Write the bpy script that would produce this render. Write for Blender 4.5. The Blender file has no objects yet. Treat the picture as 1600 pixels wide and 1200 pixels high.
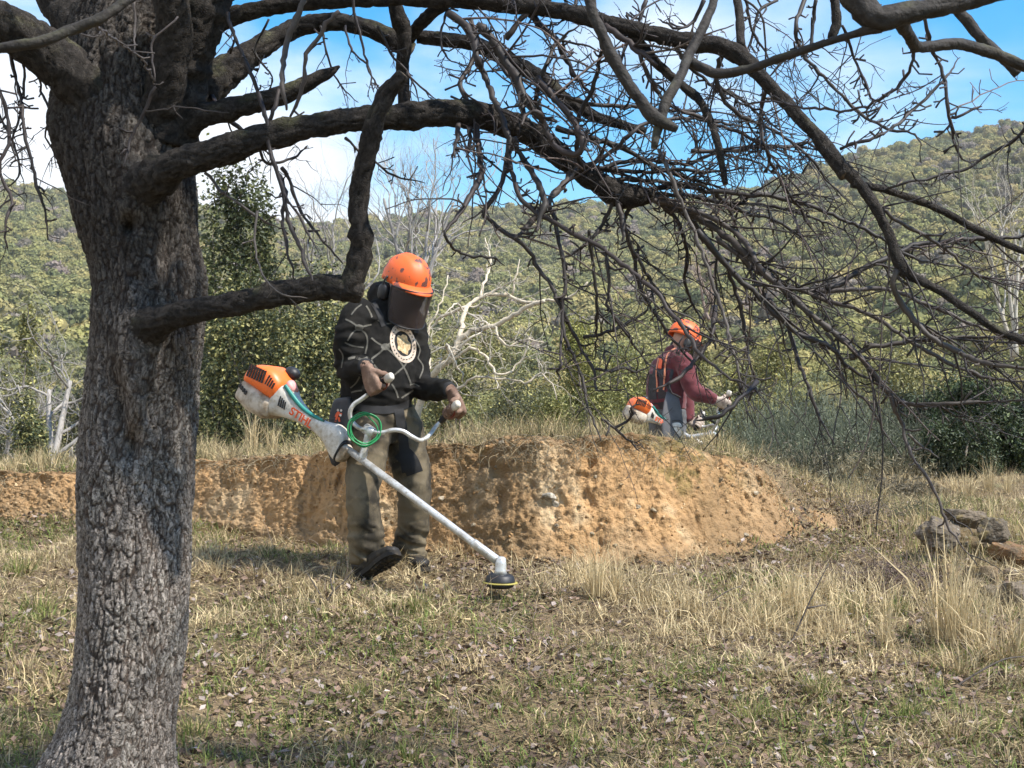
import bpy, bmesh, math
import numpy as np
from mathutils import Vector, Matrix
from mathutils.bvhtree import BVHTree

R = np.random.default_rng(7)
scene = bpy.context.scene
col = scene.collection

# ------------------------------------------------------------------ camera, sky, sun, exposure
ZC = 1.65                       # camera height
F = 2323.0                      # focal length in photograph pixels (1600 wide)
PITCH = math.atan(140.0 / F)
cam_d = bpy.data.cameras.new("camera")
cam = bpy.data.objects.new("camera", cam_d)
col.objects.link(cam)
cam_d.sensor_width = 36.0
cam_d.lens = 36.0 * F / 1600.0
cam_d.clip_start = 0.05
cam_d.clip_end = 6000.0
cam.location = (0, 0, ZC)
cam.rotation_euler = (math.pi / 2 + PITCH, 0, 0)
scene.camera = cam
cam_d.dof.use_dof = True
cam_d.dof.focus_distance = 7.6
cam_d.dof.aperture_fstop = 22.0

SUN_AZ = math.radians(118.0)     # clockwise from +Y (view direction)
SUN_EL = math.radians(51.0)
world = bpy.data.worlds.new("World")
scene.world = world
world.use_nodes = True
wn, wl = world.node_tree.nodes, world.node_tree.links
wn.clear()
w_out = wn.new("ShaderNodeOutputWorld")
w_bg = wn.new("ShaderNodeBackground")
w_sky = wn.new("ShaderNodeTexSky")
w_sky.sky_type = 'NISHITA'
w_sky.sun_disc = False
w_sky.sun_elevation = SUN_EL
w_sky.sun_rotation = SUN_AZ
w_sky.air_density = 1.3
w_sky.dust_density = 0.6
w_sky.ozone_density = 3.0
w_tc = wn.new("ShaderNodeTexCoord")
w_map = wn.new("ShaderNodeMapping")
w_map.inputs["Scale"].default_value = (2.2, 2.2, 5.5)
w_map.inputs["Location"].default_value = (0.62, 0.3, 0.15)
w_noise = wn.new("ShaderNodeTexNoise")
w_noise.inputs["Scale"].default_value = 1.25
w_noise.inputs["Detail"].default_value = 9.0
w_noise.inputs["Roughness"].default_value = 0.52
w_noise.inputs["Distortion"].default_value = 0.35
w_sep = wn.new("ShaderNodeSeparateXYZ")
w_add = wn.new("ShaderNodeMath"); w_add.operation = 'MULTIPLY_ADD'
w_add.inputs[1].default_value = -0.30     # the cloud bank thickens towards the west (left)
w_ramp = wn.new("ShaderNodeValToRGB")
w_ramp.color_ramp.interpolation = 'EASE'
w_ramp.color_ramp.elements[0].position = 0.435
w_ramp.color_ramp.elements[0].color = (0, 0, 0, 1)
w_ramp.color_ramp.elements[1].position = 0.70
w_ramp.color_ramp.elements[1].color = (1, 1, 1, 1)
w_hsv = wn.new("ShaderNodeHueSaturation")
w_hsv.inputs["Saturation"].default_value = 1.62
w_hsv.inputs["Value"].default_value = 0.98
w_mix = wn.new("ShaderNodeMix"); w_mix.data_type = 'RGBA'
w_mix.inputs["B"].default_value = (4.9, 5.15, 5.5, 1)
wl.new(w_tc.outputs["Generated"], w_map.inputs["Vector"])
wl.new(w_map.outputs["Vector"], w_noise.inputs["Vector"])
wl.new(w_tc.outputs["Generated"], w_sep.inputs["Vector"])
wl.new(w_sep.outputs["X"], w_add.inputs[0])
wl.new(w_noise.outputs["Fac"], w_add.inputs[2])
wl.new(w_add.outputs[0], w_ramp.inputs["Fac"])
wl.new(w_sky.outputs["Color"], w_hsv.inputs["Color"])
wl.new(w_hsv.outputs["Color"], w_mix.inputs["A"])
wl.new(w_ramp.outputs["Color"], w_mix.inputs["Factor"])
wl.new(w_mix.outputs["Result"], w_bg.inputs["Color"])
w_bg.inputs["Strength"].default_value = 0.125
wl.new(w_bg.outputs["Background"], w_out.inputs["Surface"])

sun_d = bpy.data.lights.new("sun", 'SUN')
sun_d.energy = 4.5
sun_d.angle = math.radians(1.5)
sun_d.color = (1.0, 0.945, 0.865)
sun = bpy.data.objects.new("sun", sun_d)
col.objects.link(sun)
to_sun = Vector((math.sin(SUN_AZ) * math.cos(SUN_EL), math.cos(SUN_AZ) * math.cos(SUN_EL), math.sin(SUN_EL)))
sun.rotation_euler = to_sun.to_track_quat('Z', 'Y').to_euler()
sun.location = to_sun * 30

vs = scene.view_settings
vs.view_transform = 'Standard'
vs.look = 'None'
vs.exposure = 0.95
vs.gamma = 1.0
vs.use_curve_mapping = False
scene.cycles.use_denoising = True
scene.cycles.max_bounces = 6
scene.cycles.transparent_max_bounces = 8
scene.cycles.use_adaptive_sampling = True
scene.cycles.adaptive_threshold = 0.02

# ------------------------------------------------------------------ helpers: places, noise
CP, SP = math.cos(PITCH), math.sin(PITCH)


def P(px, py, d):
    """world point seen at photograph pixel (px, py) whose depth (world y) is d"""
    u, v = (px - 800.0) / F, (600.0 - py) / F
    t = d / (CP - v * SP)
    return np.array((t * u, d, ZC + t * (SP + v * CP)))


def pix(p):
    """photograph pixel of world points (N,3)"""
    p = np.atleast_2d(p) - np.array((0, 0, ZC))
    fwd = p[:, 1] * CP + p[:, 2] * SP
    up = -p[:, 1] * SP + p[:, 2] * CP
    return 800 + F * p[:, 0] / fwd, 600 - F * up / fwd


def _h(ix, iy, iz, seed):
    n = (ix.astype(np.int64) * 374761393 + iy.astype(np.int64) * 668265263 + iz.astype(np.int64) * 2147483647 + seed * 1274126177) & 0xFFFFFFFF
    n = ((n ^ (n >> 13)) * 1274126177) & 0xFFFFFFFF
    n = ((n ^ (n >> 16)) * 2246822519) & 0xFFFFFFFF
    return ((n ^ (n >> 15)) & 0xFFFFFF) / float(0x1000000)


def vnoise(p, seed=0):
    i = np.floor(p).astype(np.int64)
    f = p - i
    f = f * f * (3 - 2 * f)
    o = 0
    for dx in (0, 1):
        wx = f[:, 0] if dx else 1 - f[:, 0]
        for dy in (0, 1):
            wy = f[:, 1] if dy else 1 - f[:, 1]
            for dz in (0, 1):
                wz = f[:, 2] if dz else 1 - f[:, 2]
                o = o + wx * wy * wz * _h(i[:, 0] + dx, i[:, 1] + dy, i[:, 2] + dz, seed)
    return o * 2 - 1


def fbm(p, octaves=4, seed=0, gain=0.5):
    a, o, s = 1.0, 0.0, 0.0
    p = np.asarray(p, float)
    for k in range(octaves):
        o = o + a * vnoise(p * (2.03 ** k) + 17.3 * k, seed + k)
        s += a
        a *= gain
    return o / s


def worley(p, seed=0):
    """F1, F2 and a random number per cell"""
    i = np.floor(p).astype(np.int64)
    n = len(p)
    f1 = np.full(n, 9.0); f2 = np.full(n, 9.0); cid = np.zeros(n)
    for dx in (-1, 0, 1):
        for dy in (-1, 0, 1):
            for dz in (-1, 0, 1):
                cx, cy, cz = i[:, 0] + dx, i[:, 1] + dy, i[:, 2] + dz
                q = np.stack((cx + _h(cx, cy, cz, seed), cy + _h(cx, cy, cz, seed + 1), cz + _h(cx, cy, cz, seed + 2)), 1)
                d = np.sqrt(((q - p) ** 2).sum(1))
                near = d < f1
                f2 = np.where(near, f1, np.minimum(f2, d))
                cid = np.where(near, _h(cx, cy, cz, seed + 3), cid)
                f1 = np.where(near, d, f1)
    return f1, f2, cid


def sstep(a, b, x):
    t = np.clip((x - a) / (b - a), 0, 1)
    return t * t * (3 - 2 * t)


def unit(v):
    v = np.asarray(v, float)
    return v / max(np.linalg.norm(v), 1e-9)


def xy3(x, y, z=0.0):
    return np.stack((x, y, np.broadcast_to(z, np.shape(x)).astype(float)), -1)


# ------------------------------------------------------------------ helpers: meshes
class MB:
    """collects vertices, faces, a colour per vertex and a material per face, then builds one mesh"""

    def __init__(self):
        self.v, self.f3, self.f4, self.c, self.m3, self.m4 = [], [], [], [], [], []
        self.n = 0

    def add(self, v, f3=None, f4=None, c=None, m=0):
        v = np.asarray(v, float).reshape(-1, 3)
        if f3 is not None and len(f3):
            f3 = np.asarray(f3, int).reshape(-1, 3)
            self.f3.append(f3 + self.n); self.m3.append(np.full(len(f3), m))
        if f4 is not None and len(f4):
            f4 = np.asarray(f4, int).reshape(-1, 4)
            self.f4.append(f4 + self.n); self.m4.append(np.full(len(f4), m))
        if c is None:
            c = (1, 1, 1)
        c = np.broadcast_to(np.asarray(c, float), (len(v), 3))
        self.c.append(c)
        self.v.append(v)
        self.n += len(v)
        return self

    def mesh(self, name, smooth=True, colour=True):
        v = np.concatenate(self.v)
        f3 = np.concatenate(self.f3) if self.f3 else np.zeros((0, 3), int)
        f4 = np.concatenate(self.f4) if self.f4 else np.zeros((0, 4), int)
        mi = np.concatenate([np.concatenate(x) if x else np.zeros(0, int) for x in (self.m3, self.m4)])
        me = bpy.data.meshes.new(name)
        me.vertices.add(len(v)); me.vertices.foreach_set("co", v.astype(np.float32).ravel())
        loops = np.concatenate((f3.ravel(), f4.ravel()))
        me.loops.add(len(loops)); me.loops.foreach_set("vertex_index", loops.astype(np.int32))
        starts = np.concatenate((np.arange(len(f3)) * 3, len(f3) * 3 + np.arange(len(f4)) * 4))
        me.polygons.add(len(starts)); me.polygons.foreach_set("loop_start", starts.astype(np.int32))
        me.polygons.foreach_set("material_index", mi.astype(np.int32))
        me.polygons.foreach_set("use_smooth", np.full(len(starts), smooth))
        me.update(calc_edges=True)
        if colour:
            at = me.color_attributes.new("col", 'FLOAT_COLOR', 'POINT')
            c = np.concatenate(self.c)
            at.data.foreach_set("color", np.concatenate((c, np.ones((len(c), 1))), 1).astype(np.float32).ravel())
        return me

    def build(self, name, mats, parent=None, smooth=True, colour=True):
        me = self.mesh(name, smooth, colour)
        for m in (mats if isinstance(mats, (list, tuple)) else [mats]):
            me.materials.append(m)
        return link(bpy.data.objects.new(name, me), parent)


def link(o, parent=None):
    col.objects.link(o)
    if parent is not None:
        o.parent = parent
        base = parent
        m = Matrix.Identity(4)
        while base is not None:
            m = base.matrix_basis if base.parent is None else m
            base = base.parent
        o.matrix_parent_inverse = m.inverted() if parent.parent is None else Matrix.Identity(4)
    return o


def tag(o, label=None, cat=None, group=None, kind=None):
    if label: o["label"] = label
    if cat: o["category"] = cat
    if group: o["group"] = group
    if kind: o["kind"] = kind
    return o


def empty(name, loc, label, cat, group=None):
    o = bpy.data.objects.new(name, None)
    o.empty_display_size = 0.1
    col.objects.link(o)
    o.location = tuple(float(x) for x in loc)
    return tag(o, label, cat, group)


def copy_tree(o, parent=None):
    c = o.copy()
    col.objects.link(c)
    if parent is not None:
        c.parent = parent
        c.matrix_parent_inverse = o.matrix_parent_inverse.copy()
    for ch in list(o.children):
        copy_tree(ch, c)
    return c


def smooth_path(pts, step):
    """Catmull-Rom through the points, resampled about every step metres; extra columns ride along"""
    p = np.asarray(pts, float)
    if len(p) < 2:
        return p
    q = np.vstack((2 * p[0] - p[1], p, 2 * p[-1] - p[-2]))
    out = []
    for k in range(1, len(q) - 2):
        a, b, c, d = q[k - 1], q[k], q[k + 1], q[k + 2]
        n = max(2, int(np.linalg.norm((c - b)[:3]) / step) + 1)
        t = np.linspace(0, 1, n, endpoint=False)[:, None]
        out.append(0.5 * ((2 * b) + (c - a) * t + (2 * a - 5 * b + 4 * c - d) * t ** 2 + (3 * b - a - 3 * c + d) * t ** 3))
    out.append(p[-1:])
    return np.concatenate(out)


def frames(pts):
    t = np.gradient(pts, axis=0)
    t /= np.maximum(np.linalg.norm(t, axis=1, keepdims=True), 1e-9)
    main = unit(pts[-1] - pts[0]) if np.linalg.norm(pts[-1] - pts[0]) > 1e-6 else t[0]
    ref = np.eye(3)[np.argmin(np.abs(main))]
    u = np.zeros_like(t)
    prev = ref - t[0] * (ref @ t[0])
    for k in range(len(t)):
        prev = prev - t[k] * (prev @ t[k])
        l = np.linalg.norm(prev)
        prev = prev / l if l > 1e-6 else unit(np.cross(t[k], (0.3, 0.5, 0.8)))
        u[k] = prev
    return t, u, np.cross(t, u)


def tube(pts, rad, sides=6, cap=True, start=0.0):
    pts = np.asarray(pts, float)
    m = len(pts)
    rad = np.broadcast_to(np.asarray(rad, float), (m,))
    t, u, w = frames(pts)
    a = np.linspace(0, 2 * np.pi, sides, endpoint=False) + start
    nrm = u[:, None, :] * np.cos(a)[None, :, None] + w[:, None, :] * np.sin(a)[None, :, None]
    v = (pts[:, None, :] + nrm * rad[:, None, None]).reshape(-1, 3)
    f4 = grid_faces(m, sides, True)
    f3 = []
    if cap:
        n0 = len(v)
        v = np.vstack((v, pts[0] - t[0] * rad[0] * 0.3, pts[-1] + t[-1] * rad[-1] * 0.5))
        j = np.arange(sides); k = (j + 1) % sides
        f3 = np.concatenate((np.stack((k, j, np.full(sides, n0)), 1), np.stack(((m - 1) * sides + j, (m - 1) * sides + k, np.full(sides, n0 + 1)), 1)))
    return v, f3, f4


def grid_faces(m, n, wrap):
    i = np.arange(m - 1)[:, None]
    j = np.arange(n if wrap else n - 1)[None, :]
    k = (j + 1) % n
    return np.stack((i * n + j, i * n + k, (i + 1) * n + k, (i + 1) * n + j), -1).reshape(-1, 4)


def loft(rings, cap=True):
    """rings: list of equal-length (n,3) loops"""
    m, n = len(rings), len(rings[0])
    v = np.concatenate(rings)
    f3 = []
    if cap:
        v = np.vstack((v, np.mean(rings[0], 0), np.mean(rings[-1], 0)))
        j = np.arange(n); k = (j + 1) % n
        f3 = np.concatenate((np.stack((k, j, np.full(n, m * n)), 1), np.stack(((m - 1) * n + j, (m - 1) * n + k, np.full(n, m * n + 1)), 1)))
    return v, f3, grid_faces(m, n, True)


def ring(c, ux, uy, a, b, n=24, e=2.0):
    """superellipse loop round c in the plane of ux, uy"""
    t = np.linspace(0, 2 * np.pi, n, endpoint=False)
    ct, st = np.cos(t), np.sin(t)
    x = np.sign(ct) * np.abs(ct) ** (2 / e) * a
    y = np.sign(st) * np.abs(st) ** (2 / e) * b
    return np.asarray(c) + x[:, None] * np.asarray(ux) + y[:, None] * np.asarray(uy)


def ellipsoid(c, ax, ay, az, n=20, m=12):
    th = np.linspace(0.02, np.pi - 0.02, m)
    rings = []
    for a in th:
        t = np.linspace(0, 2 * np.pi, n, endpoint=False)
        rings.append(np.asarray(c) + math.sin(a) * (np.cos(t)[:, None] * np.asarray(ax) + np.sin(t)[:, None] * np.asarray(ay)) - math.cos(a) * np.asarray(az))
    return loft(rings)


def box(c, ux, uy, uz):
    c, ux, uy, uz = (np.asarray(q, float) for q in (c, ux, uy, uz))
    v = [c + sx * ux + sy * uy + sz * uz for sx in (-1, 1) for sy in (-1, 1) for sz in (-1, 1)]
    return v, [], [(0, 1, 3, 2), (4, 6, 7, 5), (0, 4, 5, 1), (2, 3, 7, 6), (0, 2, 6, 4), (1, 5, 7, 3)]


def fused(name, solids, voxel, smooth, mat, parent=None, post=None, kind=None):
    """several closed shapes grown together into one continuous skin"""
    mb = MB()
    for s in solids:
        mb.add(*s)
    me = mb.mesh(name + "_raw", True, False)
    o = bpy.data.objects.new(name + "_raw", me)
    col.objects.link(o)
    r = o.modifiers.new("r", 'REMESH'); r.mode = 'VOXEL'; r.voxel_size = voxel; r.use_smooth_shade = True
    s = o.modifiers.new("s", 'SMOOTH'); s.iterations = smooth; s.factor = 0.5
    dg = bpy.context.evaluated_depsgraph_get()
    dg.update()
    new = bpy.data.meshes.new_from_object(o.evaluated_get(dg))
    bpy.data.objects.remove(o)
    bpy.data.meshes.remove(me)
    new.name = name
    n = len(new.vertices)
    co = np.zeros(n * 3, np.float32); new.vertices.foreach_get("co", co); co = co.reshape(-1, 3).astype(float)
    if post is not None:
        no = np.zeros(n * 3, np.float32); new.vertices.foreach_get("normal", no); no = no.reshape(-1, 3).astype(float)
        co = post(co, no)
        new.vertices.foreach_set("co", co.astype(np.float32).ravel())
    new.polygons.foreach_set("use_smooth", np.full(len(new.polygons), True))
    new.update()
    new.materials.clear()
    new.materials.append(mat)
    return link(bpy.data.objects.new(name, new), parent)


def bvh_of(o):
    me = o.data
    return BVHTree.FromPolygons([v.co.copy() for v in me.vertices], [tuple(p.vertices) for p in me.polygons])


# ------------------------------------------------------------------ materials
def srgb(r, g, b):
    f = lambda x: (x / 255 / 12.92) if x / 255 <= 0.04045 else ((x / 255 + 0.055) / 1.055) ** 2.4
    return (f(r), f(g), f(b))


def mat(name, colour=(0.5, 0.5, 0.5), rough=0.7, metal=0.0, attr=False, noise=None, bump=None, spec=0.3, translucent=0.0, objvar=0.0, sheen=0.0):
    """noise = (scale, detail, colour2, low, high): mottling towards colour2; bump = (scale, strength, distance)"""
    m = bpy.data.materials.new(name)
    m.use_nodes = True
    n, l = m.node_tree.nodes, m.node_tree.links
    b = n["Principled BSDF"]
    b.inputs["Roughness"].default_value = rough
    b.inputs["Metallic"].default_value = metal
    b.inputs["Specular IOR Level"].default_value = spec
    tc = n.new("ShaderNodeTexCoord")
    if attr:
        a = n.new("ShaderNodeAttribute"); a.attribute_name = "col"
        out = a.outputs["Color"]
    else:
        a = n.new("ShaderNodeRGB"); a.outputs[0].default_value = (*colour, 1)
        out = a.outputs[0]
    if noise:
        for (sc, det, c2, lo, hi) in (noise if isinstance(noise, list) else [noise]):
            t = n.new("ShaderNodeTexNoise"); t.inputs["Scale"].default_value = sc; t.inputs["Detail"].default_value = det
            t.inputs["Roughness"].default_value = 0.6
            l.new(tc.outputs["Object"], t.inputs["Vector"])
            r = n.new("ShaderNodeMapRange"); r.inputs["From Min"].default_value = lo; r.inputs["From Max"].default_value = hi
            l.new(t.outputs["Fac"], r.inputs["Value"])
            x = n.new("ShaderNodeMix"); x.data_type = 'RGBA'
            l.new(r.outputs["Result"], x.inputs["Factor"]); l.new(out, x.inputs["A"]); x.inputs["B"].default_value = (*c2, 1)
            out = x.outputs["Result"]
    if objvar:
        oi = n.new("ShaderNodeObjectInfo")
        hs = n.new("ShaderNodeHueSaturation")
        r = n.new("ShaderNodeMapRange"); r.inputs["To Min"].default_value = 1 - objvar; r.inputs["To Max"].default_value = 1 + objvar
        l.new(oi.outputs["Random"], r.inputs["Value"]); l.new(r.outputs["Result"], hs.inputs["Value"])
        r2 = n.new("ShaderNodeMapRange"); r2.inputs["To Min"].default_value = 0.52; r2.inputs["To Max"].default_value = 0.475
        l.new(oi.outputs["Random"], r2.inputs["Value"]); l.new(r2.outputs["Result"], hs.inputs["Hue"])
        l.new(out, hs.inputs["Color"]); out = hs.outputs["Color"]
    l.new(out, b.inputs["Base Color"])
    if sheen:
        b.inputs["Sheen Weight"].default_value = sheen
        b.inputs["Sheen Roughness"].default_value = 0.5
    if bump:
        t = n.new("ShaderNodeTexNoise"); t.inputs["Scale"].default_value = bump[0]; t.inputs["Detail"].default_value = 6
        l.new(tc.outputs["Object"], t.inputs["Vector"])
        bp = n.new("ShaderNodeBump"); bp.inputs["Strength"].default_value = bump[1]; bp.inputs["Distance"].default_value = bump[2]
        l.new(t.outputs["Fac"], bp.inputs["Height"]); l.new(bp.outputs["Normal"], b.inputs["Normal"])
    if translucent:
        tr = n.new("ShaderNodeBsdfTranslucent"); l.new(out, tr.inputs["Color"])
        ms = n.new("ShaderNodeMixShader"); ms.inputs[0].default_value = translucent
        l.new(b.outputs[0], ms.inputs[1]); l.new(tr.outputs[0], ms.inputs[2])
        l.new(ms.outputs[0], n["Material Output"].inputs["Surface"])
    return m


M = {}
M['ground'] = mat("thatch_ground", attr=True, rough=0.95, spec=0.1, noise=[(3.0, 8, (0.16, 0.115, 0.07), 0.45, 0.75), (60, 5, (0.22, 0.175, 0.105), 0.5, 0.75), (14, 6, (0.075, 0.055, 0.038), 0.52, 0.68)], bump=(45, 0.9, 0.03))
M['soil'] = mat("ochre_soil", attr=True, rough=0.95, spec=0.08, bump=(90, 0.8, 0.012))
M['hill'] = mat("forest_floor", attr=True, rough=0.95, spec=0.05, noise=(0.15, 6, (0.14, 0.125, 0.065), 0.45, 0.65))
M['blade'] = mat("grass_blades", attr=True, rough=0.75, spec=0.15, translucent=0.25)
M['litter'] = mat("dead_leaves", attr=True, rough=0.8, spec=0.2)
M['bark'] = mat("trunk_bark", attr=True, rough=0.9, spec=0.15, noise=(140, 5, (0.05, 0.045, 0.04), 0.52, 0.8), bump=(220, 0.5, 0.004))
M['limb_bark'] = mat("limb_bark", attr=True, rough=0.88, spec=0.2, noise=(70, 5, (0.035, 0.03, 0.026), 0.48, 0.72), bump=(160, 0.6, 0.004))
M['twig'] = mat("twig_bark", attr=True, rough=0.62, spec=0.35, noise=(120, 4, (0.04, 0.03, 0.028), 0.5, 0.75))


def crack(m, scale, strength, dist, inner, width=0.10, share=0.75):
    """fine cracks between bark plates: relief, and the darker inner bark that shows in them"""
    n, l = m.node_tree.nodes, m.node_tree.links
    b = n["Principled BSDF"]
    tc = n.new("ShaderNodeTexCoord"); mp = n.new("ShaderNodeMapping"); mp.inputs["Scale"].default_value = scale
    ns = n.new("ShaderNodeTexNoise"); ns.inputs["Scale"].default_value = 18; ns.inputs["Detail"].default_value = 3
    mx = n.new("ShaderNodeMix"); mx.data_type = 'RGBA'; mx.blend_type = 'LINEAR_LIGHT'; mx.inputs["Factor"].default_value = 0.05
    l.new(tc.outputs["Object"], ns.inputs["Vector"]); l.new(tc.outputs["Object"], mx.inputs["A"]); l.new(ns.outputs["Color"], mx.inputs["B"])
    l.new(mx.outputs["Result"], mp.inputs["Vector"])
    vo = n.new("ShaderNodeTexVoronoi"); vo.feature = 'DISTANCE_TO_EDGE'; vo.inputs["Scale"].default_value = 1.0
    vc = n.new("ShaderNodeTexVoronoi"); vc.feature = 'F1'; vc.inputs["Scale"].default_value = 1.0
    l.new(mp.outputs["Vector"], vo.inputs["Vector"]); l.new(mp.outputs["Vector"], vc.inputs["Vector"])
    r = n.new("ShaderNodeMapRange"); r.inputs["From Max"].default_value = width
    l.new(vo.outputs["Distance"], r.inputs["Value"])
    old = b.inputs["Base Color"].links[0].from_socket
    sep = n.new("ShaderNodeSeparateColor"); l.new(vc.outputs["Color"], sep.inputs["Color"])
    r2 = n.new("ShaderNodeMapRange"); r2.inputs["To Min"].default_value = 0.6; r2.inputs["To Max"].default_value = 1.35
    l.new(sep.outputs["Red"], r2.inputs["Value"])
    hs = n.new("ShaderNodeHueSaturation"); l.new(old, hs.inputs["Color"]); l.new(r2.outputs["Result"], hs.inputs["Value"])
    inv = n.new("ShaderNodeMath"); inv.operation = 'MULTIPLY_ADD'; inv.inputs[1].default_value = -share; inv.inputs[2].default_value = share
    l.new(r.outputs["Result"], inv.inputs[0])
    cm = n.new("ShaderNodeMix"); cm.data_type = 'RGBA'; cm.inputs["B"].default_value = (*inner, 1)
    l.new(inv.outputs[0], cm.inputs["Factor"]); l.new(hs.outputs["Color"], cm.inputs["A"])
    l.new(cm.outputs["Result"], b.inputs["Base Color"])
    bp = n.new("ShaderNodeBump"); bp.inputs["Strength"].default_value = strength; bp.inputs["Distance"].default_value = dist
    l.new(r.outputs["Result"], bp.inputs["Height"])
    if b.inputs["Normal"].links:
        l.new(b.inputs["Normal"].links[0].from_socket, bp.inputs["Normal"])
    l.new(bp.outputs["Normal"], b.inputs["Normal"])


crack(M['bark'], (100, 100, 36), 0.8, 0.004, (0.035, 0.027, 0.022), 0.10, 0.75)
crack(M['limb_bark'], (95, 95, 60), 0.7, 0.004, (0.02, 0.016, 0.013), 0.10, 0.3)
M['smooth_bark'] = mat("smooth_branch_bark", attr=True, rough=0.75, spec=0.25, noise=[(60, 5, (0.03, 0.027, 0.024), 0.45, 0.7), (14, 4, (0.042, 0.039, 0.031), 0.55, 0.75)], bump=(90, 0.8, 0.006))
M['leaf'] = mat("evergreen_leaves", attr=True, rough=0.55, spec=0.35, translucent=0.22)
M['crown'] = mat("far_crowns", attr=True, rough=0.8, spec=0.12, translucent=0.15, objvar=0.22)
M['palewood'] = mat("pale_bare_wood", attr=True, rough=0.8, spec=0.2, noise=(40, 4, (0.22, 0.2, 0.17), 0.5, 0.75))
M['rock'] = mat("lichen_rock", attr=True, rough=0.9, spec=0.15, noise=[(7, 7, (0.085, 0.07, 0.05), 0.45, 0.7), (18, 5, (0.20, 0.15, 0.06), 0.56, 0.72), (30, 4, (0.28, 0.27, 0.23), 0.6, 0.75)], bump=(40, 0.8, 0.02))

# ------------------------------------------------------------------ terrain
def zg(y):
    """the grassy slope in front of the bank, relative to the camera"""
    y = np.asarray(y, float)
    return np.where(y < 4.0, -0.555 + 0.145 * (4.0 - 7.6) + 0.09 * (y - 4.0), -0.555 + 0.145 * (y - 7.6))


def bank_curves():
    px = np.array([-260, 0, 320, 480, 560, 700, 900, 1000, 1100, 1200, 1300, 1420])
    base_py = np.array([812, 815, 825, 842, 858, 872, 884, 874, 863, 850, 832, 815])
    top_py = np.array([742, 742, 727, 716, 704, 694, 688, 690, 701, 724, 765, 800])
    back = np.array([0.16, 0.16, 0.16, 0.17, 0.18, 0.18, 0.20, 0.21, 0.24, 0.3, 0.38, 0.4])
    d = 3849.0 / (336.8 + (base_py - 740.0))
    xb = (px - 800) / F * d
    dt = d + back
    zt = -(top_py - 740.0) / F * dt
    return xb, d, dt, zt


BX, BD, BT, BZ = bank_curves()


def base_y(x): return np.interp(x, BX, BD)
def top_y(x): return np.interp(x, BX, BT)
def top_z(x): return np.interp(x, BX, BZ)


def plateau(x, y):
    over = np.maximum(0, y - top_y(x))
    left = top_z(x) + 0.015 * np.minimum(over, 0.7) - 0.155 * np.clip(over - 0.7, 0, 3.6)
    # to the right of the cut the slope simply runs on, a little steeper
    right = np.interp(y, [8.0, 9.3, 11.5, 14, 20, 40], [-0.49, -0.28, -0.06, -0.03, -0.25, -0.6])
    w = sstep(1.9, 3.0, x)
    return left * (1 - w) + right * w


def ridge_py(az):
    return np.interp(az, [-1.2, -0.344, -0.301, -0.129, 0, 0.086, 0.172, 0.237, 0.344, 0.6, 1.2],
                     [420, 322, 328, 357, 330, 324, 300, 258, 222, 190, 240])


def terrain(x, y, rough=True):
    """height relative to the camera"""
    x = np.asarray(x, float); y = np.asarray(y, float)
    s = sstep(0.0, 1.0, (y - base_y(x) - 0.10) / np.maximum(top_y(x) - base_y(x), 0.05))
    fade = sstep(1.75, 2.6, x)
    s = s * (1 - fade) + sstep(0, 1, (y - 8.6) / 1.6) * fade
    z = zg(np.minimum(y, 11)) * (1 - s) + plateau(x, np.minimum(y, 60)) * s
    # valley beyond, then the wooded hill
    r = np.sqrt(x * x + y * y)
    az = x / np.maximum(y, 1.0)
    t = np.clip((r - 60) / (470 - 60), 0, 1.0)
    zr = (740 - ridge_py(az)) / F * 470
    hill = -0.8 + (zr + 0.8) * t ** 1.22 - np.clip(r - 470, 0, 800) * 0.10
    k = sstep(14, 62, y) * sstep(0.0, 30, y)
    z = z * (1 - k) + hill * k
    far = np.clip(np.maximum(np.abs(x) - 6, 0) / 30, 0, 1)
    z = z * 1.0
    if rough:
        p = xy3(x, y)
        amp = sstep(60, 20, r)
        z = z + amp * (0.065 * fbm(p * 1.4, 4, 3) + 0.030 * fbm(p * 6, 3, 5))
        z = z + sstep(90, 200, r) * 2.2 * fbm(p * 0.018, 4, 9)
    return z


def ground_z(x, y):
    return terrain(np.atleast_1d(x), np.atleast_1d(y)) + ZC


def axis(lo, hi, d, far, n):
    core = np.arange(lo, hi, d)
    g = np.geomspace(d, 1, n) if False else None
    steps = d * np.cumsum(1.16 ** np.arange(n))
    out = np.concatenate((lo - steps[::-1], core, core[-1] + steps))
    return out[(out > -far) & (out < far)]


def sheet(name, xs, ys, colour_fn, material, kind='structure'):
    X, Y = np.meshgrid(xs, ys)
    x, y = X.ravel(), Y.ravel()
    v = xy3(x, y, terrain(x, y) + ZC)
    mb = MB().add(v, None, grid_faces(len(ys), len(xs), False), colour_fn(x, y))
    o = mb.build(name, material)
    o["kind"] = kind
    return o


def ground_colour(x, y):
    p = xy3(x, y)
    a = fbm(p * 0.9, 4, 21)[:, None]
    b = fbm(p * 2.7, 4, 25)[:, None]
    dry = np.array((0.20, 0.15, 0.088)); brown = np.array((0.125, 0.09, 0.06)); green = np.array((0.10, 0.115, 0.045))
    c = dry * (1 - sstep(-0.2, 0.4, a)) + brown * sstep(-0.2, 0.4, a)
    g = sstep(0.05, 0.45, b) * 0.55
    return c * (1 - g) + green * g


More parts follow.
